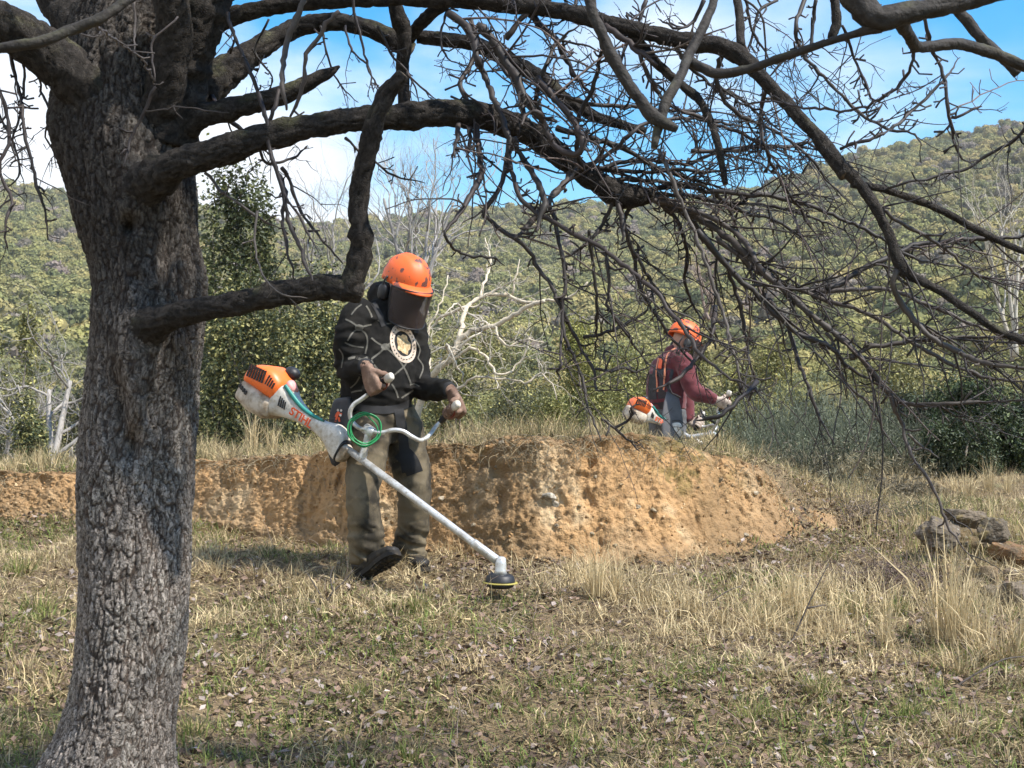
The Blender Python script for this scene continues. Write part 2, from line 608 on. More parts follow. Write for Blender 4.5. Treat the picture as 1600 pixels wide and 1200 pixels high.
ys_near = np.concatenate((np.arange(-6, 3.5, 0.5), np.arange(3.5, 11.2, 0.035), 11.2 + 0.05 * np.cumsum(1.09 ** np.arange(44))))
ys_near = np.append(ys_near[ys_near < 58], 60.0)
sheet("ground", axis(-4.2, 4.6, 0.04, 130, 52), ys_near, ground_colour, M['ground'])
ys_hill = np.concatenate((np.arange(60, 500, 6.0), np.arange(500, 1400, 40.0)))
sheet("hillside", np.arange(-700, 701, 10.0), ys_hill, lambda x, y: np.tile((0.085, 0.085, 0.04), (len(x), 1)), M['hill'])

# ------------------------------------------------------------------ the earth bank cut into the terrace
def bank_point(x, s):
    """s runs 0 (foot) to 1 (lip), a bit beyond at both ends; returns points"""
    yb, yt, zt = base_y(x), top_y(x), top_z(x)
    zb = zg(yb)
    prof_y = np.interp(s, [-0.15, 0.0, 0.12, 0.5, 0.86, 1.0, 1.2], [-0.12, 0.0, 0.22, 0.52, 0.80, 1.0, 1.9])
    prof_z = np.interp(s, [-0.15, 0.0, 0.12, 0.5, 0.86, 1.0, 1.2], [-0.12, 0.0, 0.10, 0.55, 0.93, 1.0, 0.97])
    y = yb + (yt - yb) * prof_y - 0.05
    z = zb + (zt - zb) * prof_z + 0.01
    return y, z


nu, nv = 700, 130
us = np.linspace(-3.9, 2.25, nu)
ss = np.linspace(-0.15, 1.2, nv)
U, S = np.meshgrid(us, ss)
u, s = U.ravel(), S.ravel()
by, bz = bank_point(u, s)
p0 = xy3(u, by, bz)
# direction the face looks in: mostly towards the viewer and up
fn = np.stack((np.zeros_like(u), np.full_like(u, -0.86), np.full_like(u, 0.5)), 1)
f1, f2, cid = worley(p0 * 13.0, 31)
g1, g2, gid = worley(p0 * 34.0, 41)
big = fbm(p0 * np.array((2.6, 2.6, 1.2)), 3, 51)
vert = fbm(p0 * np.array((7.0, 7.0, 1.4)), 4, 57)
e1, e2, eid = worley(p0 * 62.0 + 9, 45)
disp = 0.085 * big + 0.040 * vert + 0.010 * (cid - 0.5) * sstep(0.0, 0.10, f2 - f1) + 0.010 * (gid - 0.5) * sstep(0.0, 0.12, g2 - g1) * sstep(-0.3, 0.3, fbm(p0 * 4, 3, 66)) + 0.009 * (eid - 0.5) * sstep(0.0, 0.15, e2 - e1) + 0.027 * fbm(p0 * np.array((12, 12, 9)), 5, 63, 0.62) + 0.020 * fbm(p0 * 45, 4, 69, 0.7)
disp = disp + 0.05 * sstep(0.80, 0.95, S.ravel()) * sstep(-0.2, 0.3, fbm(p0 * 2.2 + 4, 3, 67)) * (U.ravel() < 1.2)
hol = sstep(0.60, 0.74, vnoise(p0 * np.array((19, 19, 13)) + 5, 61) * 0.5 + 0.5) * sstep(-0.1, 0.25, fbm(p0 * 3, 3, 65)) * sstep(0.25, 0.6, s) * 0.032
edge = sstep(-0.12, 0.06, s) * sstep(1.2, 0.95, s) * sstep(2.2, 1.7, u) + 0.0
disp = disp * np.clip(edge, 0, 1) - hol * edge
bp = p0 + fn * disp[:, None]
sink = sstep(1.25, 1.85, u) * 0.14 + 0.10 * sstep(1.0, 1.7, u + 0.35 * fbm(p0 * 3.5, 3, 89)) * sstep(0.5, 0.1, s) + sstep(0.0, -0.15, s) * 0.05 + sstep(1.02, 1.2, s) * 0.06
bp[:, 2] -= sink
# pigment: ochre subsoil, paler gravelly patches, brown topsoil at the lip, moss in one stretch
c_och = np.array((0.40, 0.245, 0.118)); c_pal = np.array((0.50, 0.365, 0.215)); c_brn = np.array((0.17, 0.105, 0.055)); c_mos = np.array((0.115, 0.105, 0.032))
n1 = fbm(p0 * 5, 5, 71)[:, None]; n2 = fbm(p0 * 22, 4, 75)[:, None]; n3 = fbm(p0 * np.array((3.0, 3.0, 1.0)), 4, 79)[:, None]
bc = c_och * (1 - sstep(0.0, 0.45, n1)) + c_pal * sstep(0.0, 0.45, n1)
k = sstep(0.05, 0.4, n2) * 0.5; bc = bc * (1 - k) + c_brn * k
k = sstep(0.83, 1.0, s[:, None] + 0.16 * n3) * 0.9; bc = bc * (1 - k) + c_brn * 0.8 * k
ppx, ppy = pix(p0)
moss = np.maximum(sstep(0.55, 0.1, np.abs(u - 1.02)) * sstep(0.3, 0.65, s + 0.2 * n3[:, 0]), sstep(0.25, 0.05, np.abs(u + 0.1)) * sstep(0.5, 0.85, s + 0.2 * n3[:, 0]))
moss = moss * sstep(-0.18, 0.22, fbm(p0 * 6, 4, 83))
k = (np.clip(moss, 0, 1) * sstep(-0.25, 0.2, fbm(p0 * 24, 3, 85)))[:, None] * 0.62; bc = bc * (1 - k) + c_mos * k
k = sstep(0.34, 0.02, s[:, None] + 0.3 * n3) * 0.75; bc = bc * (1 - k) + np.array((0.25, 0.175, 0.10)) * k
k = sstep(0.1, 0.35, fbm(p0 * np.array((3.2, 3.2, 0.9)) + 9, 5, 87)[:, None]) * 0.6; bc = bc * (1 - k) + np.array((0.19, 0.125, 0.065)) * k
k = sstep(-0.7, -1.2, u)[:, None] * 0.2; bc = bc * (1 - k) + np.array((0.30, 0.205, 0.115)) * k
k = sstep(1.0, 1.6, u + 0.3 * n3[:, 0])[:, None] * 0.75; bc = bc * (1 - k) + np.array((0.27, 0.18, 0.10)) * k
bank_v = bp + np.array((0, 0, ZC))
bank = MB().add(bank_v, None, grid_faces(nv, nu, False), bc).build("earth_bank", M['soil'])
bank["kind"] = 'structure'
bank_bvh = bvh_of(bank)

# ------------------------------------------------------------------ leaves, bare branches and crowns
def rand_dirs(n, rng):
    v = rng.normal(size=(n, 3))
    return v / np.linalg.norm(v, axis=1, keepdims=True)


def leaf_quads(mb, pos, nrm, size, colour, rng, aspect=0.5):
    """one folded pointed leaf (two triangles) per position"""
    n = len(pos)
    t = rand_dirs(n, rng)
    t = t - nrm * (t * nrm).sum(1, keepdims=True)
    t /= np.maximum(np.linalg.norm(t, axis=1, keepdims=True), 1e-6)
    b = np.cross(nrm, t)
    s = np.broadcast_to(size, (n,))[:, None]
    a = pos - t * s
    d = pos + t * s
    q1 = pos + b * s * aspect + nrm * s * 0.15
    q2 = pos - b * s * aspect + nrm * s * 0.15
    v = np.stack((a, q1, d, q2), 1).reshape(-1, 3)
    i = np.arange(n)[:, None] * 4
    f3 = np.concatenate((i + [0, 1, 2], i + [0, 2, 3]))
    mb.add(v, f3, None, np.repeat(colour, 4, 0))


def pigment(n, base, rng, var=0.35, tint=None, share=0.3):
    c = np.asarray(base) * (1 + var * rng.normal(size=(n, 1)) * 0.6).clip(0.35, 2.2)
    if tint is not None:
        k = (rng.random((n, 1)) < share)
        c = np.where(k, np.asarray(tint) * (1 + 0.3 * rng.normal(size=(n, 1))).clip(0.4, 1.8), c)
    return c


def crown_mesh(name, rng, w=2.2, h=1.9, lobes=9, n=520, size=0.17, base=(0.075, 0.085, 0.026), tint=(0.13, 0.125, 0.045), material=None, core=True, mb=None, off=(0, 0, 0), scale=1.0, hue=1.0):
    """an evergreen crown: leaf clumps spread over several lobes round a ragged inner mass"""
    own = mb is None
    mb = mb or MB()
    off = np.asarray(off, float)
    cs = []
    for k in range(lobes):
        a = rng.uniform(0, 2 * np.pi); r = w * 0.62 * math.sqrt(rng.random())
        z = h * (0.42 + 0.5 * rng.random()) * (1 - 0.35 * (r / w) ** 2)
        cs.append((r * math.cos(a), r * math.sin(a), z, w * rng.uniform(0.32, 0.5)))
    cs = np.array(cs)
    if core:
        for c in cs:
            v, f3, f4 = ellipsoid(c[:3] * scale, np.array((1, 0, 0)) * c[3] * 0.8 * scale, np.array((0, 1, 0)) * c[3] * 0.8 * scale, np.array((0, 0, 1)) * c[3] * 0.72 * scale, 8 if own else 6, 6 if own else 4)
            v = v + rng.normal(size=v.shape) * c[3] * 0.09 * scale
            mb.add(v + off, f3, f4, np.asarray(base) * 0.8 * hue)
    pick = rng.integers(0, lobes, n)
    d = rand_dirs(n, rng)
    d[:, 2] = np.where(d[:, 2] < -0.3, -d[:, 2], d[:, 2])
    rad = cs[pick, 3] * rng.uniform(0.72, 1.12, n)
    pos = cs[pick, :3] + d * rad[:, None] * np.array((1, 1, 0.9))
    nrm = d + 0.38 * rand_dirs(n, rng)
    nrm /= np.linalg.norm(nrm, axis=1, keepdims=True)
    lob = (rng.random((lobes, 1)) ** 1.3 * 0.85)[pick]
    colr = (np.asarray(base) * (1 - lob) + np.asarray(tint) * lob) * hue * (1 + 0.14 * rng.normal(size=(n, 1))).clip(0.5, 1.6)
    leaf_quads(mb, pos * scale + off, nrm, size * scale * rng.uniform(0.6, 1.4, n), colr, rng, 0.75)
    if own:
        me = mb.mesh(name, False)
        me.materials.append(material)
        return me
    return mb


def walk(start, d, length, n, rng, wiggle=0.2, droop=0.0, up=0.0):
    p = [np.asarray(start, float)]
    d = unit(d)
    step = length / n
    for k in range(n):
        d = unit(d + wiggle * rng.normal(size=3) + np.array((0, 0, up - droop)))
        p.append(p[-1] + d * step)
    return np.array(p)


def bare_tree(mb, start, d, length, r, rng, levels=3, kids=4, wiggle=0.16, up=0.05, spread=0.8, colour=(0.3, 0.27, 0.23), shrink=0.62, sides=5):
    n = max(4, int(6 + 3 * levels))
    p = walk(start, d, length, n, rng, wiggle * (0.45 if r > 0.02 else 1.0), 0, up)
    rad = r * np.linspace(1, 0.45 if levels else 0.2, len(p))
    c = np.asarray(colour) * rng.uniform(0.75, 1.25)
    mb.add(*tube(p, rad, sides if levels > 1 else 3, levels > 1), c)
    if levels == 0:
        return
    for k in range(kids):
        i = int(len(p) * (0.3 + 0.68 * (k + rng.random()) / kids)); i = min(i, len(p) - 2)
        t = unit(p[i + 1] - p[i])
        side = rng.normal(size=3); side = unit(side - t * (side @ t))
        dd = unit(t + side * spread * rng.uniform(0.5, 1.3))
        bare_tree(mb, p[i], dd, length * shrink * rng.uniform(0.6, 1.15), max(rad[i] * 0.6, r * 0.2), rng, levels - 1, kids, wiggle * 1.15, up, spread, colour, shrink, sides)


# ---- wooded hill: the nearer crowns are trees of their own, the far ones one wood
rh = np.random.default_rng(11)
pts_h = []
ring_r = 62.0
while ring_r < 492:
    sp = 3.1 + 1.7 * (ring_r / 470)
    nn = int(0.96 * ring_r / sp)
    azs = np.linspace(-0.46, 0.46, nn) + rh.uniform(-0.5, 0.5, nn) * 0.92 / nn
    rr = ring_r + rh.uniform(-0.5, 0.5, nn) * sp
    keep = rh.random(nn) < 0.93
    pts_h.append(np.stack((rr * np.sin(azs), rr * np.cos(azs)), 1)[keep])
    ring_r += sp * 0.95
pts_h = np.concatenate(pts_h)
dist = np.linalg.norm(pts_h, axis=1)
order = np.argsort(dist)
pts_h, dist = pts_h[order], dist[order]
zh = terrain(pts_h[:, 0], pts_h[:, 1]) + ZC
inview = np.abs(pts_h[:, 0] / pts_h[:, 1]) < 0.37
near_idx = np.where(inview)[0][:290]
near_set = set(near_idx.tolist())
kinds_h = [((0.185, 0.18, 0.078), (0.29, 0.27, 0.115)), ((0.135, 0.145, 0.068), (0.23, 0.225, 0.10)), ((0.23, 0.21, 0.088), (0.335, 0.30, 0.125)), ((0.09, 0.105, 0.055), (0.17, 0.175, 0.085))]
kinds_h = [(tuple(np.array(a) * (1.08, 1.07, 0.95)), tuple(np.array(b) * (1.08, 1.07, 0.95))) for a, b in kinds_h]
crown_protos = [crown_mesh("evergreen_crown", rh, 2.1, 2.5, 11, 1700, 0.095, *kinds_h[k % 4], M['crown']) for k in range(6)]
trunk_mb = MB().add(*tube(np.array(((0, 0, -0.6), (0.05, 0, 0.6), (0, 0.08, 1.6))), (0.16, 0.12, 0.08), 7), (0.12, 0.1, 0.08))
trunk_me = trunk_mb.mesh("trunk"); trunk_me.materials.append(M['limb_bark'])
lab_h = ["dense olive green evergreen oak crown on the lower wooded hillside", "dark green evergreen oak crown on the lower wooded hillside",
         "yellowish green evergreen oak crown on the lower wooded hillside", "very dark green evergreen oak crown on the lower wooded hillside"]
tone_n = fbm(xy3(pts_h[:, 0], pts_h[:, 1]) * 0.03, 3, 91)
hx, hy = pix(np.stack((pts_h[:, 0], pts_h[:, 1], zh), 1))
dnear = dist[near_idx]
tone_w = ["olive green", "dark green", "yellowish green", "very dark green"]


def place_h(q, k):
    cuts = [(110, "beside the big trunk on its left"), (330, "hidden behind the big trunk"), (450, "right of the big trunk"), (560, "under the low limb's end"), (690, "behind the first worker's helmet"),
            (800, "right of the first worker"), (900, "over the bleached dead tree"), (1000, "left of the far worker"), (1120, "behind the far worker"), (1220, "right of the far worker"), (1330, "over the grey broom"), (1450, "behind the outer limb"), (1530, "over the dark evergreen bush"), (9999, "at the edge above the rocks")]
    where = next(w for c, w in cuts if hx[q] < c)
    f = (dist[q] - dnear[0]) / max(dnear[-1] - dnear[0], 1)
    row = ("in the lowest row", "in the second row", "in the third row", "in the highest row")[min(3, int(f * 4))]
    return tone_w[k] + " evergreen oak " + where + ", " + row


for q in near_idx:
    kk = int(rh.integers(0, 6))
    sc = rh.uniform(0.75, 1.25)
    t = empty("evergreen_tree", (pts_h[q, 0], pts_h[q, 1], zh[q] - 0.3), place_h(q, kk % 4), "tree", "evergreen oaks covering the lower hillside")
    t.scale = (sc, sc, sc * rh.uniform(0.85, 1.15))
    t.rotation_euler = (0, 0, rh.uniform(0, 6.28))
    for nm, me in (("crown", crown_protos[kk]), ("trunk", trunk_me)):
        o = bpy.data.objects.new(nm, me); col.objects.link(o); o.parent = t
# the wood beyond them: one object, its crowns set out by geometry nodes from a handful of crown shapes
far_col = bpy.data.collections.new("far_crown_shapes")
shapes = []
for k in range(10):
    b, t = ((0.16, 0.135, 0.105), (0.23, 0.20, 0.165)) if k >= 8 else kinds_h[(1, 0, 2, 3)[k // 2]]
    me = crown_mesh("far_crown", rh, 2.15, 2.4, 7, 420, 0.17, b, t, M['crown'])
    o = bpy.data.objects.new("far_crown_%02d" % k, me)
    far_col.objects.link(o)
far_idx = np.array([q for q in range(len(pts_h)) if q not in near_set])
wm = bpy.data.meshes.new("far_wood")
wm.vertices.add(len(far_idx))
wm.vertices.foreach_set("co", np.stack((pts_h[far_idx, 0], pts_h[far_idx, 1], zh[far_idx] - 0.3), 1).astype(np.float32).ravel())
kk = np.clip(1.5 + 2.2 * tone_n[far_idx] + rh.normal(size=len(far_idx)) * 0.9, 0, 3.99).astype(int)
pick = np.where(rh.random(len(far_idx)) < 0.91, kk * 2 + rh.integers(0, 2, len(far_idx)), rh.integers(8, 10, len(far_idx)))
for nm, ty, val in (("pick", 'INT', pick.astype(np.int32)), ("turn", 'FLOAT', rh.uniform(0, 6.28, len(far_idx)).astype(np.float32)), ("size", 'FLOAT', (rh.uniform(0.75, 1.35, len(far_idx)) * (1 + 0.12 * dist[far_idx] / 470)).astype(np.float32))):
    at = wm.attributes.new(nm, ty, 'POINT'); at.data.foreach_set("value", val)
wo = link(bpy.data.objects.new("far_wood", wm))
tag(wo, "evergreen oak wood covering the upper hillside up to the skyline", "wood", None, 'stuff')
gn = bpy.data.node_groups.new("set_out_crowns", 'GeometryNodeTree')
gn.interface.new_socket("Geometry", in_out='INPUT', socket_type='NodeSocketGeometry')
gn.interface.new_socket("Geometry", in_out='OUTPUT', socket_type='NodeSocketGeometry')
a_, b_ = gn.nodes.new("NodeGroupInput"), gn.nodes.new("NodeGroupOutput")
ci = gn.nodes.new("GeometryNodeCollectionInfo"); ci.inputs["Collection"].default_value = far_col
ci.inputs["Separate Children"].default_value = True; ci.inputs["Reset Children"].default_value = True
ip = gn.nodes.new("GeometryNodeInstanceOnPoints"); ip.inputs["Pick Instance"].default_value = True
at_ = {}
for nm, ty in (("pick", 'INT'), ("turn", 'FLOAT'), ("size", 'FLOAT')):
    at_[nm] = gn.nodes.new("GeometryNodeInputNamedAttribute"); at_[nm].data_type = ty; at_[nm].inputs["Name"].default_value = nm
cx = gn.nodes.new("ShaderNodeCombineXYZ")
gn.links.new(at_["turn"].outputs["Attribute"], cx.inputs["Z"])
gn.links.new(a_.outputs[0], ip.inputs["Points"]); gn.links.new(ci.outputs[0], ip.inputs["Instance"])
gn.links.new(at_["pick"].outputs["Attribute"], ip.inputs["Instance Index"])
gn.links.new(cx.outputs[0], ip.inputs["Rotation"])
gn.links.new(at_["size"].outputs["Attribute"], ip.inputs["Scale"])
gn.links.new(ip.outputs[0], b_.inputs[0])
md = wo.modifiers.new("set_out_crowns", 'NODES'); md.node_group = gn

# ------------------------------------------------------------------ scrub, bushes and bare trees behind the terrace
rs = np.random.default_rng(23)


def bush(name, px, py_top, d, w, label, base, tint, n, size, cat="bush", group=None, lobes=9, stems=6, aspect=0.5, squash=1.0, gap=0.0, basez=None, airy=1.0):
    """leafy shrub: stems and leaves spread through the volume of its lobes; w = width in photograph pixels"""
    x = (px - 800) / F * d
    top = P(px, py_top, d)[2]
    gz = float(ground_z(x, d)[0]) - 0.05
    W = w / F * d / 2
    H = max(top - gz, 0.3)
    t = empty(name, (x, d, gz), label, cat, group)
    cs = []
    for k in range(lobes):
        a = rs.uniform(0, 2 * np.pi); r = 0.72 * math.sqrt(rs.random())
        fr = rs.uniform(0.16, 0.92)
        rad = rs.uniform(0.20, 0.42) * (1 - 0.35 * fr)
        cs.append((r * math.cos(a) * W * (1 - 0.12 * fr), r * math.sin(a) * W * 0.75, min(fr, 0.97 - rad * 0.75) * H, rad))
    cs = np.array(cs)
    mb = MB()
    pick = rs.integers(0, lobes, n)
    dd = rand_dirs(n, rs)
    rr = (rs.random(n) ** (0.33 * airy))
    pos = cs[pick, :3] + dd * (rr * cs[pick, 3])[:, None] * np.array((W * 1.25, W * 1.0, H * 0.95))
    pos = pos + 0.05 * W * rs.normal(size=pos.shape)
    keep = (pos[:, 2] > 0.0) & (pos[:, 2] < H * 1.04)
    if gap:
        keep &= vnoise(pos / (0.16 * W) , 7) > (-0.6 + gap)
    pos = pos[keep]
    nr = 0.5 * dd[keep] + 0.7 * rand_dirs(len(pos), rs) + np.array((0, 0, 0.35))
    nr /= np.linalg.norm(nr, axis=1, keepdims=True)
    tone = 1 + 0.35 * vnoise(pos / (0.3 * W), 3)[:, None]
    leaf_quads(mb, pos + np.array((x, d, gz)), nr, size * rs.uniform(0.6, 1.35, len(pos)), pigment(len(pos), base, rs, 0.4, tint, 0.35) * tone, rs, aspect)
    lv = mb.build("foliage", M['leaf'], t, smooth=False)
    lv["kind"] = 'stuff'
    st = MB()
    for k in range(stems):
        c = cs[k % lobes]
        a = np.array((c[0] * 0.15, c[1] * 0.15, -0.05)); b = c[:3]
        m = (a + b) / 2 + rs.normal(size=3) * 0.08 * W
        st.add(*tube(smooth_path(np.array((a, m, b)), H / 8) + np.array((x, d, gz)), np.linspace(0.022, 0.007, len(smooth_path(np.array((a, m, b)), H / 8))), 5), (0.14, 0.115, 0.09))
    st.build("stem", M['palewood'], t)["kind"] = 'stuff'
    return t


DKG, DKT = (0.060, 0.074, 0.030), (0.15, 0.16, 0.058)
OLV, OLT = (0.15, 0.15, 0.056), (0.29, 0.27, 0.10)
YEL, YET = (0.17, 0.175, 0.05), (0.29, 0.27, 0.085)
GRY, GRT = (0.11, 0.118, 0.07), (0.13, 0.135, 0.085)
# the evergreen oak just right of the big trunk, in two crowns
bush("holm_oak", 372, 225, 17.5, 185, "tall dark holm oak just right of the big trunk, its top against the sky", DKG, DKT, 26000, 0.026, "tree", None, 22, 14, 0.6, gap=0.42, airy=1.3)
bush("evergreen_shrub", 430, 400, 15.5, 250, "dark leafy evergreen shrub behind the orange engine cover", DKG, OLT, 24000, 0.022, "bush", None, 16, 8, 0.6, gap=0.22)
bush("evergreen_shrub", 340, 470, 16.0, 150, "dark green shrub wedged between the big trunk and the orange engine", DKG, OLT, 12000, 0.022, "bush", None, 10, 6, 0.6, gap=0.2)
bush("evergreen_shrub", 520, 470, 19.0, 170, "olive green shrub behind the first worker's back and shoulder", OLV, YET, 13000, 0.024, "bush", None, 12, 6, 0.6, gap=0.2)
bush("olive_green_bush", 700, 500, 17.0, 190, "dull olive bush behind the bleached dead branches", OLV, OLT, 13000, 0.022, "bush", None, 11, 6, 0.55, gap=0.2)
bush("olive_green_bush", 800, 570, 15.0, 190, "low grey olive bush just over the lip of the earth bank", GRY, OLT, 14000, 0.017, "bush", None, 11, 6, 0.45, gap=0.15)
bush("yellow_green_bush", 950, 490, 16.5, 210, "bright yellow green bush left of the person in maroon", YEL, YET, 20000, 0.019, "bush", None, 13, 7, 0.5, gap=0.2)
bush("yellow_green_bush", 900, 600, 14.5, 170, "low yellow green shrub at the foot of the bright bush", YEL, OLT, 10000, 0.016, "bush", None, 9, 6, 0.45, gap=0.2)
bush("yellow_green_bush", 1150, 530, 21.0, 220, "pale green bush behind the hands of the person in maroon", OLV, YET, 14000, 0.025, "bush", None, 11, 6, 0.5, gap=0.2)
bush("dark_evergreen_bush", 1548, 585, 12.7, 215, "almost black green bush with small glossy leaves over the pale dry grass", (0.026, 0.042, 0.016), (0.075, 0.10, 0.035), 24000, 0.016, "bush", None, 20, 8, 0.55, gap=0.32, airy=1.3)
bush("dark_evergreen_bush", 1660, 560, 13.6, 200, "dark green bush cut off by the edge of the picture above the rocks", (0.028, 0.044, 0.018), (0.075, 0.10, 0.035), 16000, 0.017, "bush", None, 12, 6, 0.55, gap=0.15)
bush("dark_evergreen_bush", 1440, 610, 14.6, 150, "dull dark green bush between the grey broom and the blackest bush", (0.04, 0.055, 0.026), (0.08, 0.095, 0.045), 12000, 0.016, "bush", None, 10, 6, 0.5, gap=0.15)
bush("dark_evergreen_bush", 1500, 655, 12.0, 150, "low dark bush at the left foot of the blackest bush", (0.034, 0.05, 0.02), (0.08, 0.10, 0.04), 11000, 0.015, "bush", None, 12, 6, 0.55, gap=0.3, airy=1.3)
bush("leafy_bush", 25, 470, 24.0, 150, "yellow green bush behind the grey bare tree left of the trunk", OLV, YET, 11000, 0.032, "bush", None, 10, 6, 0.55, gap=0.2)
bush("leafy_bush", 20, 610, 14.0, 140, "dark shrub low at the picture edge left of the trunk", DKG, OLT, 9000, 0.018, "bush", None, 9, 6, 0.5, gap=0.2)
bush("leafy_bush", 110, 600, 18.0, 130, "grey green shrub around the foot of the grey bare tree", GRY, OLT, 8000, 0.022, "bush", None, 9, 6, 0.5, gap=0.2)
bush("leafy_bush", 1370, 540, 30.0, 330, "broad olive thicket behind the grey broom under the drooping twigs", OLV, OLT, 15000, 0.036, "bush", None, 14, 6, 0.5, gap=0.2)
bush("leafy_bush", 1600, 470, 34.0, 280, "broad green thicket behind the dark bush at the picture edge", OLV, YET, 14000, 0.04, "bush", None, 12, 6, 0.5, gap=0.2)
bush("leafy_bush", 760, 470, 36.0, 300, "hazy green thicket on the valley floor behind the dead branches", OLV, OLT, 13000, 0.045, "bush", None, 12, 6, 0.5, gap=0.2)
bush("leafy_bush", 560, 500, 34.0, 260, "hazy olive thicket on the valley floor behind the first worker", OLV, YET, 11000, 0.045, "bush", None, 12, 6, 0.5, gap=0.2)
bush("leafy_bush", 1060, 470, 38.0, 300, "hazy green thicket on the valley floor above the maroon sweatshirt", OLV, OLT, 12000, 0.045, "bush", None, 12, 6, 0.5, gap=0.2)


def broom(px, py_top, d, w, label, n, colour):
    """grey green broom: hundreds of thin upright stems"""
    x = (px - 800) / F * d
    gz = float(ground_z(x, d)[0]) - 0.05
    W = w / F * d / 2
    H = P(px, py_top, d)[2] - gz
    t = empty("broom_bush", (x, d, gz), label, "bush", "grey broom scrub")
    mb = MB()
    for k in range(n):
        a = rs.uniform(0, 6.28); r = math.sqrt(rs.random())
        b = np.array((x + W * r * math.cos(a), d + W * 0.6 * r * math.sin(a), gz))
        L = H * rs.uniform(0.35, 1.0) * (1 - 0.45 * r * r)
        p = walk(b, (0.45 * r * math.cos(a) + rs.normal() * 0.25, 0.3 * math.sin(a) + rs.normal() * 0.2, 1), L, 5, rs, 0.14)
        c = np.asarray(colour) * rs.uniform(0.6, 1.5)
        mb.add(*tube(p, np.linspace(0.005, 0.002, 6), 3, False), c)
        nt = 8
        pos = p[rs.integers(1, 6, nt)] + rs.normal(size=(nt, 3)) * 0.03
        leaf_quads(mb, pos, rand_dirs(nt, rs), rs.uniform(0.014, 0.032, nt), np.tile(c, (nt, 1)) * rs.uniform(0.7, 1.5, (nt, 1)), rs, 0.22)
    o = mb.build("foliage", M['leaf'], t, smooth=False); o["kind"] = 'stuff'


broom(1190, 575, 14.5, 190, "grey green broom bush just behind the white handlebar of the far cutter", 620, (0.10, 0.115, 0.07))
broom(1300, 575, 15.0, 210, "hazy grey broom bush under the lowest drooping twigs", 700, (0.10, 0.112, 0.072))
broom(1410, 610, 14.2, 190, "grey broom bush left of the dark evergreen bush", 560, (0.085, 0.095, 0.06))
broom(1240, 560, 16.0, 230, "tall grey green broom behind the two nearer broom bushes", 800, (0.115, 0.13, 0.08))
broom(1360, 565, 16.5, 240, "tall grey broom standing behind the dry broom", 800, (0.105, 0.118, 0.072))
broom(1450, 600, 15.5, 180, "tall grey broom beside the dull dark green bush", 600, (0.095, 0.108, 0.066))
broom(1130, 600, 16.0, 170, "low grey green broom beside the far cutter", 500, (0.12, 0.135, 0.08))
broom(1270, 665, 12.4, 150, "low greyish brown broom on the shoulder right of the earth bank", 380, (0.16, 0.14, 0.09))
broom(1330, 640, 12.6, 190, "grey green broom right behind the dry shoulder of the slope", 520, (0.105, 0.115, 0.07))
broom(1430, 655, 12.2, 150, "dull green broom before the dull dark green bush", 420, (0.09, 0.10, 0.058))
broom(1210, 640, 13.0, 170, "grey green broom behind the right end of the bank", 460, (0.11, 0.125, 0.075))
broom(1300, 715, 11.2, 150, "low brown green broom on the slope right of the bank", 300, (0.14, 0.13, 0.08))
broom(1400, 735, 10.6, 130, "lowest brown broom just above the brown tangle", 240, (0.15, 0.125, 0.08))
broom(1380, 690, 12.0, 150, "low dry broom among straw above the rocks", 320, (0.19, 0.165, 0.10))


def bare(name, px, py, d, length_px, r_px, dirs, label, colour, seed, levels=3, kids=4, trunks=1, spread=0.8, up=0.05, wiggle=0.16, paths=None, group=None):
    rng = np.random.default_rng(seed)
    x = (px - 800) / F * d
    gz = float(ground_z(x, d)[0]) - 0.05
    b = P(px, py, d) if py else np.array((x, d, gz))
    t = empty(name, (b[0], b[1], min(b[2], gz)), label, "tree", group)
    first = True
    for k in range(trunks):
        mb = MB()
        dr = dirs[k % len(dirs)]
        bare_tree(mb, b + rng.normal(size=3) * 0.05 * (trunks > 1), np.array((dr[0], dr[2] if len(dr) > 2 else rng.normal() * 0.25, dr[1])), length_px / F * d, r_px / F * d, rng, levels, kids, wiggle, up, spread, colour)
        mb.build("trunk" if first else "stem", M['palewood'], t)
        first = False
    return t


bare("grey_bare_tree", 72, None, 16.0, 260, 8, [(0.15, 1.0), (-0.3, 1)], "grey leafless tree seen left of the big trunk", (0.27, 0.25, 0.225), 101, 4, 5, 2, 0.95, 0.02)
bare("grey_bare_tree", 20, None, 18.5, 170, 5, [(-0.2, 1.0), (0.3, 1)], "small grey leafless tree at the picture edge left of the big trunk", (0.28, 0.26, 0.235), 102, 3, 5, 2, 0.95, 0.02)
bare("grey_bare_tree", 118, None, 15.0, 150, 4, [(0.1, 1.0), (-0.5, 1)], "tangle of thin grey stems close against the left side of the big trunk", (0.30, 0.28, 0.25), 103, 3, 5, 3, 1.1, 0.0)
bare("bare_sapling", 640, 560, 21.0, 250, 4.5, [(-0.22, 1), (0.05, 1), (0.28, 1), (-0.05, 1), (0.4, 1)], "slender leafless tree fanning up against the sky above the orange helmet", (0.31, 0.29, 0.27), 104, 3, 5, 5, 0.5, 0.05)
bare("bare_sapling", 530, 600, 20.0, 240, 4, [(-0.12, 1), (0.15, 1), (-0.3, 1)], "slender leafless tree behind the cut upright limb left of the helmet", (0.31, 0.29, 0.27), 105, 3, 5, 3, 0.5, 0.05)
bare("bare_sapling", 1585, 560, 24.0, 200, 4.0, [(-0.15, 1), (0.05, 1), (0.2, 1)], "pale leafless sapling on the hillside above the dark bush", (0.42, 0.39, 0.33), 106, 3, 4, 3, 0.4, 0.05)
bare("bare_sapling", 1105, 500, 24.0, 90, 3, [(-0.3, 1), (0.25, 1), (0.0, 1)], "small brownish leafless sapling above the far orange helmet", (0.25, 0.19, 0.16), 107, 3, 4, 3, 0.6, 0.05)
